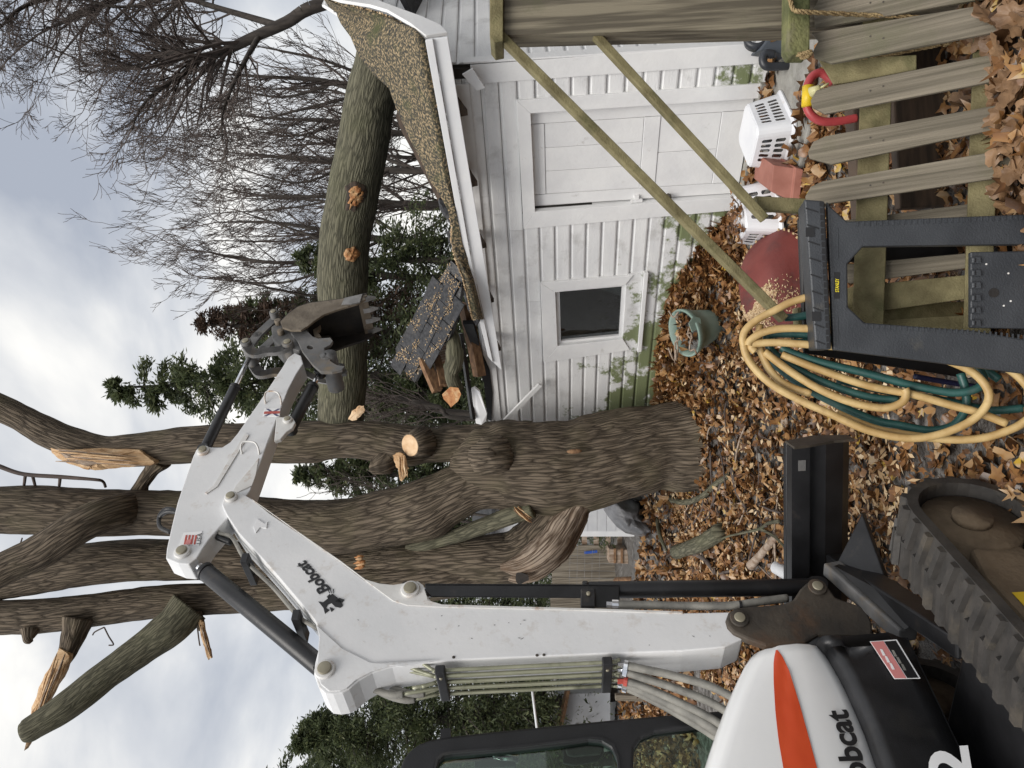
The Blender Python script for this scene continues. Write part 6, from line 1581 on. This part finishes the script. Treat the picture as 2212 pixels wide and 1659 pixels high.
def tray_h(x, y):
    pv = None
    for l_, w_, z_, sh_ in _rings:
        v = ((abs(x - sh_) / (l_ / 2)) ** 2.6 + (abs(y) / (w_ / 2)) ** 2.6) ** (1 / 2.6)
        if v > 1: return 0 if pv is None else pv[0] + (z_ - pv[0]) * (1 - pv[1]) / (v - pv[1])
        pv = (z_, v)
    return .216
while len(Pn) < 2200:
    x, y = random.gauss(-.22, .09), random.gauss(.06, .14)
    l = tray_h(x, y)
    if l > .035 and x + .3 * y < -.12 and mnoise.noise(V3((x * 6, y * 6, 1))) > -.25 + .3 * random.random(): Pn.append(tuple(V3((tc_.x, tc_.y, tc_.z - .02)) + tx * x * .98 + ty_ * y * 1.0 + tup * (l + .006)))
for i in range(420):
    a = random.uniform(-2.2, 1.4); q = tray_ring(.80, .66, .02)[int((a % (2 * pi)) / (2 * pi) * 36) % 36]
    Pn.append(tuple(tr([(q[0] * random.uniform(.95, 1.0), q[1] * random.uniform(.95, 1.0), .03)])[0]))
chips('sawdust', np.array(Pn), np.tile(np.array(tup), (len(Pn), 1)), .009, M['sawdust'], wb_, 12)
# ---- green pot
gp = onp(1530, 700, gw(0, 0, .50), GN); gp.z = gzf(gp.x, gp.y) - .02
pot = empty('flower_pot', gp, 'cracked pale green flower pot full of dead leaves by the wall', 'flower pot')
pu = V3((-.22, -.38, .90)).normalized(); pxv = V3((1, 0, .08)).normalized(); pyv = pu.cross(pxv).normalized(); pxv = pyv.cross(pu).normalized()
def pring(r, z, n=32, j=0): r, z = r * .86, z * .86; return [gp + (pxv * cos(a) + pyv * sin(a)) * r * (1 + j * mnoise.noise(V3((cos(a) * 2, sin(a) * 2, z * 4)))) + pu * z for a in np.linspace(0, 2 * pi, n + 1)[:-1]]
mk('pot_body', *loft([pring(.15, 0), pring(.20, .20), pring(.222, .33), pring(.245, .335), pring(.26, .40), pring(.255, .415), pring(.235, .41), pring(.22, .34), pring(.19, .30), pring(.02, .29)], caps=False), M['pot'], pot, True)
mk('soil', *loft([pring(.215, .335, j=.1), pring(.12, .37, j=.3), pring(.01, .385)], caps=False), M['ground'], pot, True)
for k in range(5):
    a = random.uniform(0, 6.28); q = gp + (pxv * cos(a) + pyv * sin(a)) * .1 + pu * .35
    P = [q + (pxv * random.uniform(-.03, .03) + pyv * random.uniform(-.03, .03) + pu * .02) * i + pxv * (.05 * i * cos(a * 2)) for i in range(5)]
    tube_o('dead_stem', smooth_path(P, 3), .008, M['dead_wood'], pot, 6)
mk('shard', *prism([gp + pxv * x + pu * z - pyv * .20 for x, z in ((.02, .30), (.10, .29), (.13, .36), (.08, .42), (.0, .41))], -pyv * .008), M['pot'], pot)
# ---- toys by the apron
rt = onz(1700, 95, .085)
toy = empty('ride_on_toy', rt, 'black and grey ride-on toy with a white wheel beside the garage corner', 'toy')
wc = at(1634, 82, rt.y + .1); wn_ = V3((.30, -.93, .15)).normalized()
wu = wn_.orthogonal().normalized(); wv = wn_.cross(wu)
mk('tyre', *loft([[wc + (wu * cos(a) + wv * sin(a)) * r + wn_ * o for a in np.linspace(0, 2 * pi, 29)[:-1]] for r, o in ((.06, .02), (.085, .022), (.095, .0), (.085, -.05), (.05, -.05))], caps=False), M['toy_black'], toy, True)
hole = [[wc + wn_ * .012 + (wu * (.042 * cos(b) + .013 * cos(a)) + wv * (.042 * sin(b) + .013 * sin(a))) for a in np.linspace(0, 2 * pi, 9)[:-1]] for b in np.linspace(0, 2 * pi, 6)[:-1]]
mk('rim', *holed([wc + wn_ * .012 + (wu * cos(a) + wv * sin(a)) * .068 for a in np.linspace(0, 2 * pi, 29)[:-1]], hole, -wn_ * .012), M['toy_white'], toy)
mk('body', *prism([at(X, Y, rt.y + .02) for X, Y in ((1640, 108), (1652, 92), (1668, 70), (1665, 40), (1700, 30), (1712, 100), (1705, 122), (1690, 118), (1672, 112))], V3((.05, .22, 0))), M['toy_grey'], toy, bevel=.012)
P = smooth_path([at(1672, 118, rt.y), at(1655, 116, rt.y), at(1648, 124, rt.y), at(1650, 138, rt.y), at(1662, 144, rt.y), at(1700, 142, rt.y), at(1722, 138, rt.y)], 5)
tube_o('handle', P, px(9, rt.y), M['toy_black'], toy, 12)
ry = 4.3
rt2 = empty('toy_rattle', at(1840, 205, ry), 'red hoop toy with yellow collar and cream knob behind the pickets', 'toy')
tube_o('hoop', smooth_path([at(X, Y, ry) for X, Y in ((1800, 180), (1775, 158), (1755, 165), (1743, 190), (1742, 225), (1752, 248), (1775, 262), (1810, 262), (1850, 255))], 6), px(9, ry), M['red_plastic'], rt2, 12)
cq = at(1745, 208, ry - .03); dq = (at(1742, 235, ry - .03) - at(1744, 188, ry - .03)).normalized()
mk('collar', *cyl(cq - dq * .055, cq + dq * .055, .032, 14), M['yellow_plastic'], rt2, True)
mk('knob', *join(cyl(at(1752, 200, ry - .08), at(1772, 190, ry - .12), .03, 14, .018), cyl(at(1772, 190, ry - .12), at(1790, 180, ry - .13), .006, 8)), M['cream_plastic'], rt2, True)
gb = at(2128, 178, 3.75)
def ball(name, c, r, m, label, cat):
    V, Fc = [], []
    for i in range(13):
        t = pi * i / 12
        for k in range(20): V.append(V3(c) + V3((sin(t) * cos(2 * pi * k / 20), sin(t) * sin(2 * pi * k / 20), cos(t))) * r)
    Fc = [(i * 20 + k, (i + 1) * 20 + k, (i + 1) * 20 + (k + 1) % 20, i * 20 + (k + 1) % 20) for i in range(12) for k in range(20)]
    return tag(mk(name, V, Fc, M[m], None, True), label, cat)
ball('ball', gb, .10, 'green_ball', 'dusty green ball half buried in leaves behind the fence', 'ball')
rd = at(2085, 150, 3.86)
rs = tag(mk('red_scrap', *loft([[rd + V3((.11 * cos(a) * k, .05 * sin(a) * k, z)) for a in np.linspace(0, 2 * pi, 15)[:-1]] for k, z in ((1, -.12), (1.05, -.02), (.8, .05), (.3, .075))]), M['red_tray'], None, True), 'dark red speckled plastic tub lying behind the fence pickets', 'tub')
pipe = tag(mk('drain_pipe', *cyl(onz(1578, 762, .12), onz(1612, 768, .08), .035, 14), M['black_paint'], None, True), 'short dark pipe lying in leaves behind the hose coil', 'pipe')

# ================================================================ sticks, logs and rubbish on the ground
def og(X, Y, lift=0.0):
    z = 0.2
    for _ in range(12):
        p = onz(X, Y, z + lift); z = gzf(p.x, p.y)
    return onz(X, Y, z + lift)
def stick(name, pts, w, m, label, cat='stick', lift=.05, taper=.5, wob=.15):
    P = [og(X, Y, lift) for X, Y in pts]
    r0 = px(w, P[0].y)
    P, R = smooth_path(P, 5, list(np.linspace(r0, r0 * taper, len(P))))
    return tag(tube_o(name, P, R, M[m], None, 10, True, wob, 8, len(pts), True), label, cat)
stick('fallen_stick', [(1450, 1079), (1481, 1085), (1516, 1073), (1545, 1047), (1574, 1028)], 6.5, 'limb_bark', 'curved grey stick lying from the tarp to the trunk foot', taper=.8)
stick('fallen_stick', [(1581, 1010), (1590, 1060), (1608, 1092), (1618, 1116)], 4.5, 'twig', 'dark bent stick lying between trunk and blade')
stick('fallen_stick', [(1684, 1126), (1660, 1130), (1642, 1142), (1610, 1150), (1568, 1160), (1540, 1175)], 4.5, 'limb_bark', 'forked grey stick arching over the pale log', lift=.10)
stick('fallen_stick', [(1642, 1142), (1674, 1160), (1700, 1188), (1716, 1206)], 3.5, 'limb_bark', 'thin grey side twig reaching towards the blade top', lift=.10)
stick('log', [(1462, 1192), (1500, 1180), (1530, 1166), (1556, 1148)], 15, 'limb_bark', 'stout pale log with a split end in the leaves', 'log', .09, 1.05)
stick('split_stick', [(1530, 1222), (1574, 1284)], 3.2, 'fresh_wood', 'long fresh yellow split stick beside the boom cylinder', taper=.6)
stick('split_stick', [(1551, 1210), (1575, 1178)], 3.2, 'fresh_wood', 'short fresh yellow split stick near the pale log', taper=.6)
stick('log', [(1622, 1222), (1650, 1190), (1678, 1156)], 10, 'dead_wood', 'bleached weathered log lying close to the dozer blade', 'log', .06, .7)
stick('fallen_stick', [(1492, 1194), (1520, 1206), (1545, 1240), (1560, 1270)], 6, 'twig', 'dark rotten branch beside the yellow split stick')
stick('fallen_stick', [(1418, 1108), (1426, 1158), (1440, 1190)], 5.5, 'limb_bark', 'straight grey branch leaning from the tarp heap', lift=.15)
stick('fallen_stick', [(1480, 1150), (1500, 1128), (1515, 1105), (1519, 1080)], 3, 'twig', 'thin dark twig crossing behind the pale log')
stick('fallen_stick', [(1545, 1240), (1580, 1232), (1600, 1212), (1612, 1205)], 3.5, 'twig', 'short brown twig near the concrete chunk')
stick('fallen_stick', [(1500, 1020), (1512, 1003), (1525, 985), (1532, 965)], 5, 'dead_wood', 'pale broken root stick before the trunk foot')
stick('fallen_stick', [(1540, 730), (1556, 742), (1570, 760)], 2.4, 'twig', 'thin dark twig beside the green pot', lift=.1)
stick('fallen_stick', [(1560, 1040), (1540, 1085), (1530, 1120)], 3.4, 'twig', 'slim brown twig under the curved grey stick')
tag(mk('wooden_stake', *cyl(og(1384, 1256), og(1376, 1256) + V3((0, 0, .34)), .09, 12), M['brown_wood'], None, True), 'short dark brown stump post behind the boom cylinder', 'stump')
def rock(name, X, Y, r, m, label, cat, seed=0, flat=.6):
    c = og(X, Y, .02); V = []
    for i in range(9):
        t = pi * i / 8
        for k in range(12):
            q = V3((sin(t) * cos(2 * pi * k / 12), sin(t) * sin(2 * pi * k / 12), cos(t) * flat)); V.append(c + q * px(r, c.y) * (1 + .35 * mnoise.noise(q * 1.7 + V3((seed, 0, 0)))))
    return tag(mk(name, V, [(i * 12 + k, (i + 1) * 12 + k, (i + 1) * 12 + (k + 1) % 12, i * 12 + (k + 1) % 12) for i in range(8) for k in range(12)], M[m], None), label, cat)
rock('concrete_chunk', 1598, 1203, 15, 'dead_wood', 'pale crumbly lump of rotten wood near the blade', 'wood chunk', 3)
rock('stone', 1640, 990, 12, 'concrete', 'grey flat stone in the leaves right of the blade', 'stone', 5, .4)
rock('wood_chunk', 1694, 910, 14, 'dead_wood', 'grey weathered wood chunk beside the hose coil', 'wood chunk', 7, .5)
# corrugated drain pipe
a, b = og(1676, 1225, .06), og(1712, 1246, .06); dv = (b - a)
P = [a + dv * t for t in np.linspace(0, 1, 25)]
tag(tube_o('drain_pipe', P, [.055 if i % 2 else .043 for i in range(25)], M['far_white'], None, 14), 'broken white corrugated drain pipe beside the dozer blade', 'pipe')
# splinters: fresh chips lying about, each a thing of its own where large
for X, Y, l, an, lab in ((1730, 885, 22, .5, 'large pale splinter standing in leaves below the hose coil'), (1875, 770, 12, .1, 'pale chip lying behind the hose loops')):
    c = og(X, Y, .03); u = V3((cos(an), .2, sin(an))).normalized()
    tag(mk('splinter', *beam(c - u * px(l, c.y), c + u * px(l, c.y), .03, .012), M['fresh_wood']), lab, 'splinter')

rr_ = random.Random(3)
for i in range(30):                                  # loose twigs nobody could tell apart
    X, Y = rr_.uniform(1420, 1700), rr_.uniform(905, 1270)
    if 1500 > X and Y < 1060: X += 90
    an = rr_.uniform(0, 6.3); ln = rr_.uniform(.12, .38); c = og(X, Y, .05)
    P = smooth_path([c + V3((cos(an), sin(an), 0)) * ln * (k - 1.5) / 1.5 + V3((rr_.uniform(-.03, .03), rr_.uniform(-.03, .03), rr_.uniform(-.01, .03))) for k in range(4)], 3)
    tag(tube_o('twig', P, rr_.uniform(.004, .010), M['twig' if i % 3 else 'dead_wood'], None, 6), 'small bare twig lying loose in the leaf litter', 'twig', 'loose twigs in the leaf litter')
for i in range(22):
    X, Y = rr_.uniform(1500, 1710), rr_.uniform(900, 1275)
    an = rr_.uniform(0, 6.3); c = og(X, Y, .05); u = V3((cos(an), sin(an), rr_.uniform(-.1, .3))).normalized(); l = rr_.uniform(.03, .09)
    tag(mk('splinter', *beam(c - u * l, c + u * l, rr_.uniform(.012, .03), .008), M['fresh_wood']), 'small pale wood splinter lying on the leaves', 'splinter', 'pale splinters on the leaves')

# ================================================================ leaves
rg = np.random.default_rng(77)
def leaf_base(k):
    n = 11; a = np.linspace(-pi, pi, n + 1)[:-1]
    if k == 0: r = .5 * (1 + .45 * np.cos(a * 5)) * (1 - .25 * np.cos(a))
    elif k == 1: r = .5 * (1 + .32 * np.cos(a * 3 + .4)) * (1 + .25 * np.cos(2 * a))
    else: r = .36 * (1 + .75 * np.abs(np.cos(a))) * (1 + .12 * np.cos(7 * a))
    x, y = r * np.cos(a), r * np.sin(a) * (.8 if k == 2 else 1)
    V = np.concatenate([[[0, 0, 0]], np.stack([x, y, np.zeros(n)], 1)])
    return V, np.array([[0, i + 1, (i + 1) % n + 1] for i in range(n)])
def leaf_cloud(name, P, size, m, label, seed, tilt=.45, parent=None):
    rg = np.random.default_rng(seed); n = len(P); Vs, Fs, At, o = [], [], [], 0
    kind = rg.integers(0, 3, n)
    for k in range(3):
        B, Fb = leaf_base(k); I = np.where(kind == k)[0]; c = len(I)
        if not c: continue
        s = (size * rg.uniform(.55, 1.25, c))[:, None, None]
        V = np.tile(B, (c, 1, 1)) * s
        rr = np.hypot(V[..., 0], V[..., 1])
        cu = rg.normal(0, 1, (c, 1)) * 7.5; cx = rg.normal(.4, 1, (c, 1)) * 8.5
        V[..., 2] = cu * V[..., 0] ** 2 + cx * V[..., 1] ** 2 + rg.normal(0, .08, V.shape[:2]) * rr
        yaw = rg.uniform(0, 2 * pi, c); tx_ = rg.normal(0, tilt, c); ty2 = rg.normal(0, tilt, c)
        cx_, sx_ = np.cos(tx_), np.sin(tx_); cy_, sy_ = np.cos(ty2), np.sin(ty2); cz_, sz_ = np.cos(yaw), np.sin(yaw)
        x, y, z = V[..., 0], V[..., 1], V[..., 2]
        y, z = y * cx_[:, None] - z * sx_[:, None], y * sx_[:, None] + z * cx_[:, None]
        x, z = x * cy_[:, None] + z * sy_[:, None], -x * sy_[:, None] + z * cy_[:, None]
        x, y = x * cz_[:, None] - y * sz_[:, None], x * sz_[:, None] + y * cz_[:, None]
        V = np.stack([x, y, z], -1) + P[I][:, None, :]
        m_ = V.shape[1]
        Vs.append(V.reshape(-1, 3)); Fs.append((Fb[None] + (np.arange(c) * m_)[:, None, None]).reshape(-1, 3) + o); o += c * m_
        At.append(np.clip(np.repeat(np.clip(rg.normal(.41, .28, c), 0, 1), m_) + rg.normal(0, .09, c * m_), 0, 1))
    return tag(fast(name, np.concatenate(Vs), np.concatenate(Fs), m, parent, np.concatenate(At)), label, None, None, 'stuff')
def scatter(n, x0, x1, y0, y1, dens):
    x, y = rg.uniform(x0, x1, n), rg.uniform(y0, y1, n)
    k = rg.random(n) < dens(x, y); return x[k], y[k]
def in_garage(x, y):
    dw = (x - GC.x) * GN.x + (y - GC.y) * GN.y; t = (x - GC.x) * GD.x + (y - GC.y) * GD.y
    return (dw < .03) & (t > -.05)
def apron(x, y):
    dw = (x - GC.x) * GN.x + (y - GC.y) * GN.y; t = (x - GC.x) * GD.x + (y - GC.y) * GD.y
    return (dw > 0) & (dw < .95) & (t > -.35) & (t < 1.5)
pat = np.vectorize(lambda x, y: mnoise.noise(V3((x * 1.3, y * 1.3, 5))))
def dens(x, y):
    d = .80 + .75 * pat(x, y)
    d = np.where((y < 4.6) & (x < .75), .40 + .6 * pat(x * 1.6, y * 1.6), d)
    d = np.where(apron(x, y), .06, d); d = np.where(in_garage(x, y), 0, d)
    d = np.where((x > 1.6) & (y > 4.2), .25, d)
    d = np.where(np.hypot(x + .80, y - 8.1) < .42, 0, d)
    return d
x, y = scatter(34000, -3.2, 2.6, 2.6, 8.8, dens)
z = gz(x, y) + rg.uniform(.004, .055, len(x))
leaf_cloud('fallen_leaves', np.stack([x, y, z], 1), .068, M['leaf'], 'thick litter of brown and yellow maple leaves over the yard', 1)
x, y = scatter(26000, -9, 2.5, 8.6, 19, lambda x, y: np.where(in_garage(x, y), 0, .9))
z = gz(x, y) + rg.uniform(.004, .06, len(x))
leaf_cloud('fallen_leaves', np.stack([x, y, z], 1), .105, M['leaf'], 'farther brown leaf litter behind the tree and boom', 2)
# bank of leaves against the garage wall
t = rg.uniform(1.45, 4.4, 2600); o = np.abs(rg.normal(0, .26, 2600)) + .03
x, y = GC.x + GD.x * t + GN.x * o, GC.y + GD.y * t + GN.y * o
z = gz(x, y) + rg.uniform(.0, .10, len(x)) * np.exp(-o / .3)
leaf_cloud('leaf_bank', np.stack([x, y, z], 1), .09, M['leaf'], 'brown leaves drifted against the foot of the garage wall', 3)
# leaves in the pot, on the basket and at the apron edge
P = np.array([tuple(gp + (pxv * cos(a) + pyv * sin(a)) * r * .86 + pu * (.315 + .04 * random.random())) for a, r in ((random.uniform(0, 6.3), random.uniform(0, .2)) for _ in range(60))])
leaf_cloud('leaves', P, .07, M['leaf'], 'dead leaves filling the green pot', 4, .6)
P = np.array([(b2.x + random.gauss(-.03, .10), b2.y + random.gauss(.03, .09), b2.z + .275 + random.uniform(0, .02)) for _ in range(70)])
leaf_cloud('leaves', P, .05, M['leaf'], 'debris and leaf bits on the rear basket', 5, .5)
P = []
for _ in range(520):
    t_ = random.uniform(-.35, 1.6); oo = random.choice([random.gauss(.10, .05), random.gauss(1.05, .10), random.gauss(1.0, .12)])
    q = gw(t_, .10 if oo < .95 else .03, max(.05, oo)); P.append((q.x, q.y, q.z + random.uniform(0, .04)))
leaf_cloud('leaves', np.array(P), .085, M['leaf'], 'leaves caught along the concrete apron edges', 6, .5)
# chips of fresh wood over the leaves round the tree
x, y = scatter(9000, -3.2, .8, 4.2, 9.5, lambda x, y: np.clip(.25 + 1.1 * pat(x * 1.1 + 3, y * 1.1), 0, 1))
chips('wood_chips', np.stack([x, y, gz(x, y) + .06], 1), np.tile([0, 0, 1.], (len(x), 1)), .026, M['sawdust'], None, 21, 'pale saw chips scattered over the leaves by the tree')
# near drift against the fence, leaf by leaf
def drift_z(x, y): return .17 * np.exp(-((y - 2.92) / .32) ** 2) * sst((x - .30) / .55) + .02
xs_, ys_ = np.linspace(.1, 2.4, 24), np.linspace(2.3, 3.6, 14)
V = [(a, b, float(drift_z(a, b)) - .03) for b in ys_ for a in xs_]
drift = mk('leaf_drift', V, [(j * 24 + i, j * 24 + i + 1, (j + 1) * 24 + i + 1, (j + 1) * 24 + i) for j in range(13) for i in range(23)], M['ground'], None, True)
tag(drift, 'heap of large brown oak leaves banked against the near side of the fence', 'leaf heap')
lms = []
for k in range(6):
    n = 40; vv, ff = [(0, 0, .006)], []
    for i in range(n):
        a = 2 * pi * i / n
        r = .072 * (1 + .13 * cos(a * 8 + k) + .16 * cos(2 * a)) * (1 + .10 * math.sin(a * 3 + k))
        x_, y_ = r * cos(a) * 1.15, r * sin(a) * .85
        vv.append((x_ * .5, y_ * .5, .004 + random.uniform(-.004, .006))); vv.append((x_, y_, (.25 + .35 * math.sin(a * 2 + k)) * abs(y_) + (.12 * cos(k)) * abs(x_) + .006 * math.sin(5 * a)))
    for i in range(n):
        j = (i + 1) % n
        ff += [(0, 1 + 2 * i, 1 + 2 * j), (1 + 2 * i, 2 + 2 * i, 2 + 2 * j, 1 + 2 * j)]
    me = bpy.data.meshes.new('leaf'); me.from_pydata(vv, [], ff); me.materials.append(M['leaf_near']); me.polygons.foreach_set('use_smooth', [True] * len(me.polygons)); lms.append(me)
for i in range(290):
    x_ = random.uniform(.35, 2.2); y_ = random.gauss(2.95, .22)
    o = bpy.data.objects.new('leaf', random.choice(lms))
    link(o, (x_, y_, float(drift_z(x_, y_)) + random.uniform(.0, .05)), drift)
    o.rotation_euler = (random.gauss(0, .45), random.gauss(0, .45), random.uniform(0, 6.3)); s = random.uniform(.5, .9); o.scale = (s, s, s)
P = np.array([(a, b, float(drift_z(a, b)) + random.uniform(0, .04)) for a, b in ((random.uniform(.2, 2.3), random.gauss(3.0, .28)) for _ in range(500))])
leaf_cloud('leaves', P, .075, M['leaf'], 'smaller leaves filling the heap', 31, .5, drift)

# ================================================================ far side of the yard
house = empty('white_house', at(1370, 1110, 13), 'white clapboard neighbour house mostly hidden behind the big tree', 'house')
hy = 13.0
hw_ = mk('wall', *prism(ppy([(1062, 1040), (1062, 1150), (1392, 1150), (1392, 1036)], hy + .05), V3((0, 3, 0))), M['far_white'], house)
for i in range(16):
    X = 1068 + i * 20.2
    mk('clapboard', *prism(ppy([(X, 1036), (X, 1148), (X + 19.6, 1148), (X + 19.6, 1036)], hy, (0, -1, -.06)), V3((0, .03, 0))), M['far_white'], hw_)
mk('corner_board', *prism(ppy([(1060, 1146), (1060, 1159), (1392, 1159), (1392, 1146)], hy - .04), V3((0, .05, 0))), M['fascia'], house)
mk('roof', *prism([at(1062, 1030, hy - .3), at(1062, 1164, hy - .3), at(1020, 1160, hy + 2), at(1020, 1030, hy + 2)], V3((0, 0, -.06))), M['shingle'], house)
tag(mk('timber_stack', *prism(ppy([(1332, 1048), (1330, 1074), (1456, 1076), (1456, 1050)], 10.6), V3((0, .3, 0))), M['brown_wood'], None, bevel=.01), 'dark brown upright timber standing between trunk and tarp', 'timber')
tag(mk('siding_sheet', *prism(ppy([(1376, 1032), (1384, 1052), (1456, 1052), (1456, 1030)], 10.9), V3((0, .05, 0))), M['far_white'], None), 'pale sheet leaning behind the trunk foot', 'sheet')
def crumple(name, poly, y, m, label, cat, th=.2, seed=0, rings=7, depth=.5):
    P = ppy(poly, y); fine = []
    for i in range(len(P)):
        for k in range(5): fine.append(P[i].lerp(P[(i + 1) % len(P)], k / 5))
    c = sum(fine, V3()) / len(fine); n = len(fine); V = []
    for r in range(rings):
        t_ = r / (rings - 1)
        for p in fine:
            q = p.lerp(c, t_); f = mnoise.noise(q * 3.1 + V3((seed, 0, 0))) + .6 * abs(mnoise.noise(q * 7.3))
            V.append(q - V3((0, 1, 0)) * th * (sin(min(t_ * 2.2, 1.57)) * .8 + .55 * f * min(1, t_ * 4)))
    for p in fine: V.append(p + V3((0, depth, 0)))
    Fc = [(r * n + i, r * n + (i + 1) % n, (r + 1) * n + (i + 1) % n, (r + 1) * n + i) for r in range(rings - 1) for i in range(n)]
    Fc += [(i, rings * n + i, rings * n + (i + 1) % n, (i + 1) % n) for i in range(n)]
    return tag(mk(name, V, Fc, M[m], None, True), label, cat)
crumple('tarp', [(1311, 1068), (1326, 1066), (1345, 1072), (1381, 1082), (1384, 1110), (1416, 1137), (1424, 1155), (1397, 1162), (1352, 1152), (1332, 1138), (1313, 1115)], 10.2, 'tarp', 'crumpled silver-grey tarp draped over a heap behind the trunk', 'tarp', .35, 2)
crumple('rubbish_bag', [(1340, 1068), (1384, 1070), (1440, 1066), (1450, 1078), (1444, 1098), (1420, 1104), (1386, 1104)], 10.35, 'black_sheet', 'torn black sheeting bunched beside the grey tarp', 'sheeting', .25, 5)
tag(mk('cardboard_piece', *prism(ppy([(1398, 1094), (1406, 1082), (1420, 1092), (1416, 1106), (1404, 1114)], 9.9), V3((0, .02, 0))), M['cream_plastic']), 'pale yellow card scrap on the black sheeting', 'card')
# slatted screen, grey board fence, crate
scr = empty('slatted_screen', at(1390, 1170, 14.5), 'open slatted wooden screen beside the white house corner', 'screen')
for i in range(6):
    X = 1257 + i * 25.5
    mk('slat', *prism(ppy([(X, 1158), (X + 11, 1158), (X + 11, 1186), (X, 1186)], 14.5), V3((0, .03, 0))), M['dead_wood'], scr)
mk('stile', *prism(ppy([(1250, 1178), (1250, 1186), (1398, 1188), (1398, 1180)], 14.44), V3((0, .05, 0))), M['grey_wood'], scr)
bf = empty('board_fence', at(1325, 1230, 16), 'grey upright board fence across the end of the yard', 'fence')
for i in range(16):
    Y = 1180 + i * 13.5
    top = 1192 + random.uniform(-3, 3) - i * .4
    mk('fence_board', *prism(ppy([(top, Y), (top, Y + 12.8), (1345, Y + 13.2), (1345, Y + .4)], 16 + random.uniform(0, .02)), V3((0, .03, 0))), M['grey_wood'], bf)
for X in (1215, 1300): mk('rail', *prism(ppy([(X, 1180), (X, 1396), (X + 6, 1396), (X + 6, 1180)], 16.06), V3((0, .05, 0))), M['grey_wood'], bf)
tag(mk('blue_rod', *beam(at(1262, 1194, 15.8), at(1290, 1191, 15.8), .05, .05), mat('blue_paint', (.03, .10, .45), bump=0)), 'short blue rod hanging on the wire before the grey fence', 'rod')
wf = empty('wire_fence', at(1330, 1200, 15.7), 'thin wire mesh standing before the grey board fence', 'wire fence')
for X in (1232, 1248, 1264, 1280, 1296): mk('wire', *beam(at(X, 1178, 15.7), at(X - 2, 1262, 15.7), .008, .008), M['worn_steel'], wf)
for Y in (1184, 1200, 1216, 1232, 1248): mk('wire', *beam(at(1226, Y, 15.7), at(1335, Y + 2, 15.7), .008, .008), M['worn_steel'], wf)
cr2 = empty('crate', at(1356, 1200, 14), 'low grey wooden crate with brown bands below the slatted screen', 'crate')
mk('box', *prism(ppy([(1316, 1186), (1316, 1216), (1357, 1218), (1357, 1188)], 14), V3((0, .4, 0))), M['dead_wood'], cr2)
for X in (1326, 1341): mk('band', *prism(ppy([(X, 1185), (X, 1217), (X + 5, 1217), (X + 5, 1185)], 13.98), V3((0, .02, 0))), M['brown_wood'], cr2)
shd = empty('grey_shed', at(1320, 1530, 15), 'pale grey shed wall glimpsed between boom hoses and cab', 'shed')
mk('wall', *prism(ppy([(1222, 1500), (1206, 1600), (1318, 1600), (1318, 1496)], 15), V3((0, 2, 0))), M['far_grey'], shd)
mk('roof', *prism([at(1225, 1492, 14.8), at(1202, 1610, 14.8), at(1190, 1610, 16), at(1212, 1492, 16)], V3((0, 0, -.06))), M['brown_wood'], shd)
tag(mk('white_pole', *cyl(at(1150, 1493, 12), at(1162, 1590, 12), .02, 8), M['far_white'], None, True), 'thin white pole crossing before the evergreen by the cab', 'pole')
tag(mk('fence_post', *prism(ppy([(1330, 1502), (1330, 1514), (1420, 1516), (1420, 1504)], 12.5), V3((0, .1, 0))), M['grey_wood']), 'grey wooden post standing behind the boom hoses', 'post')
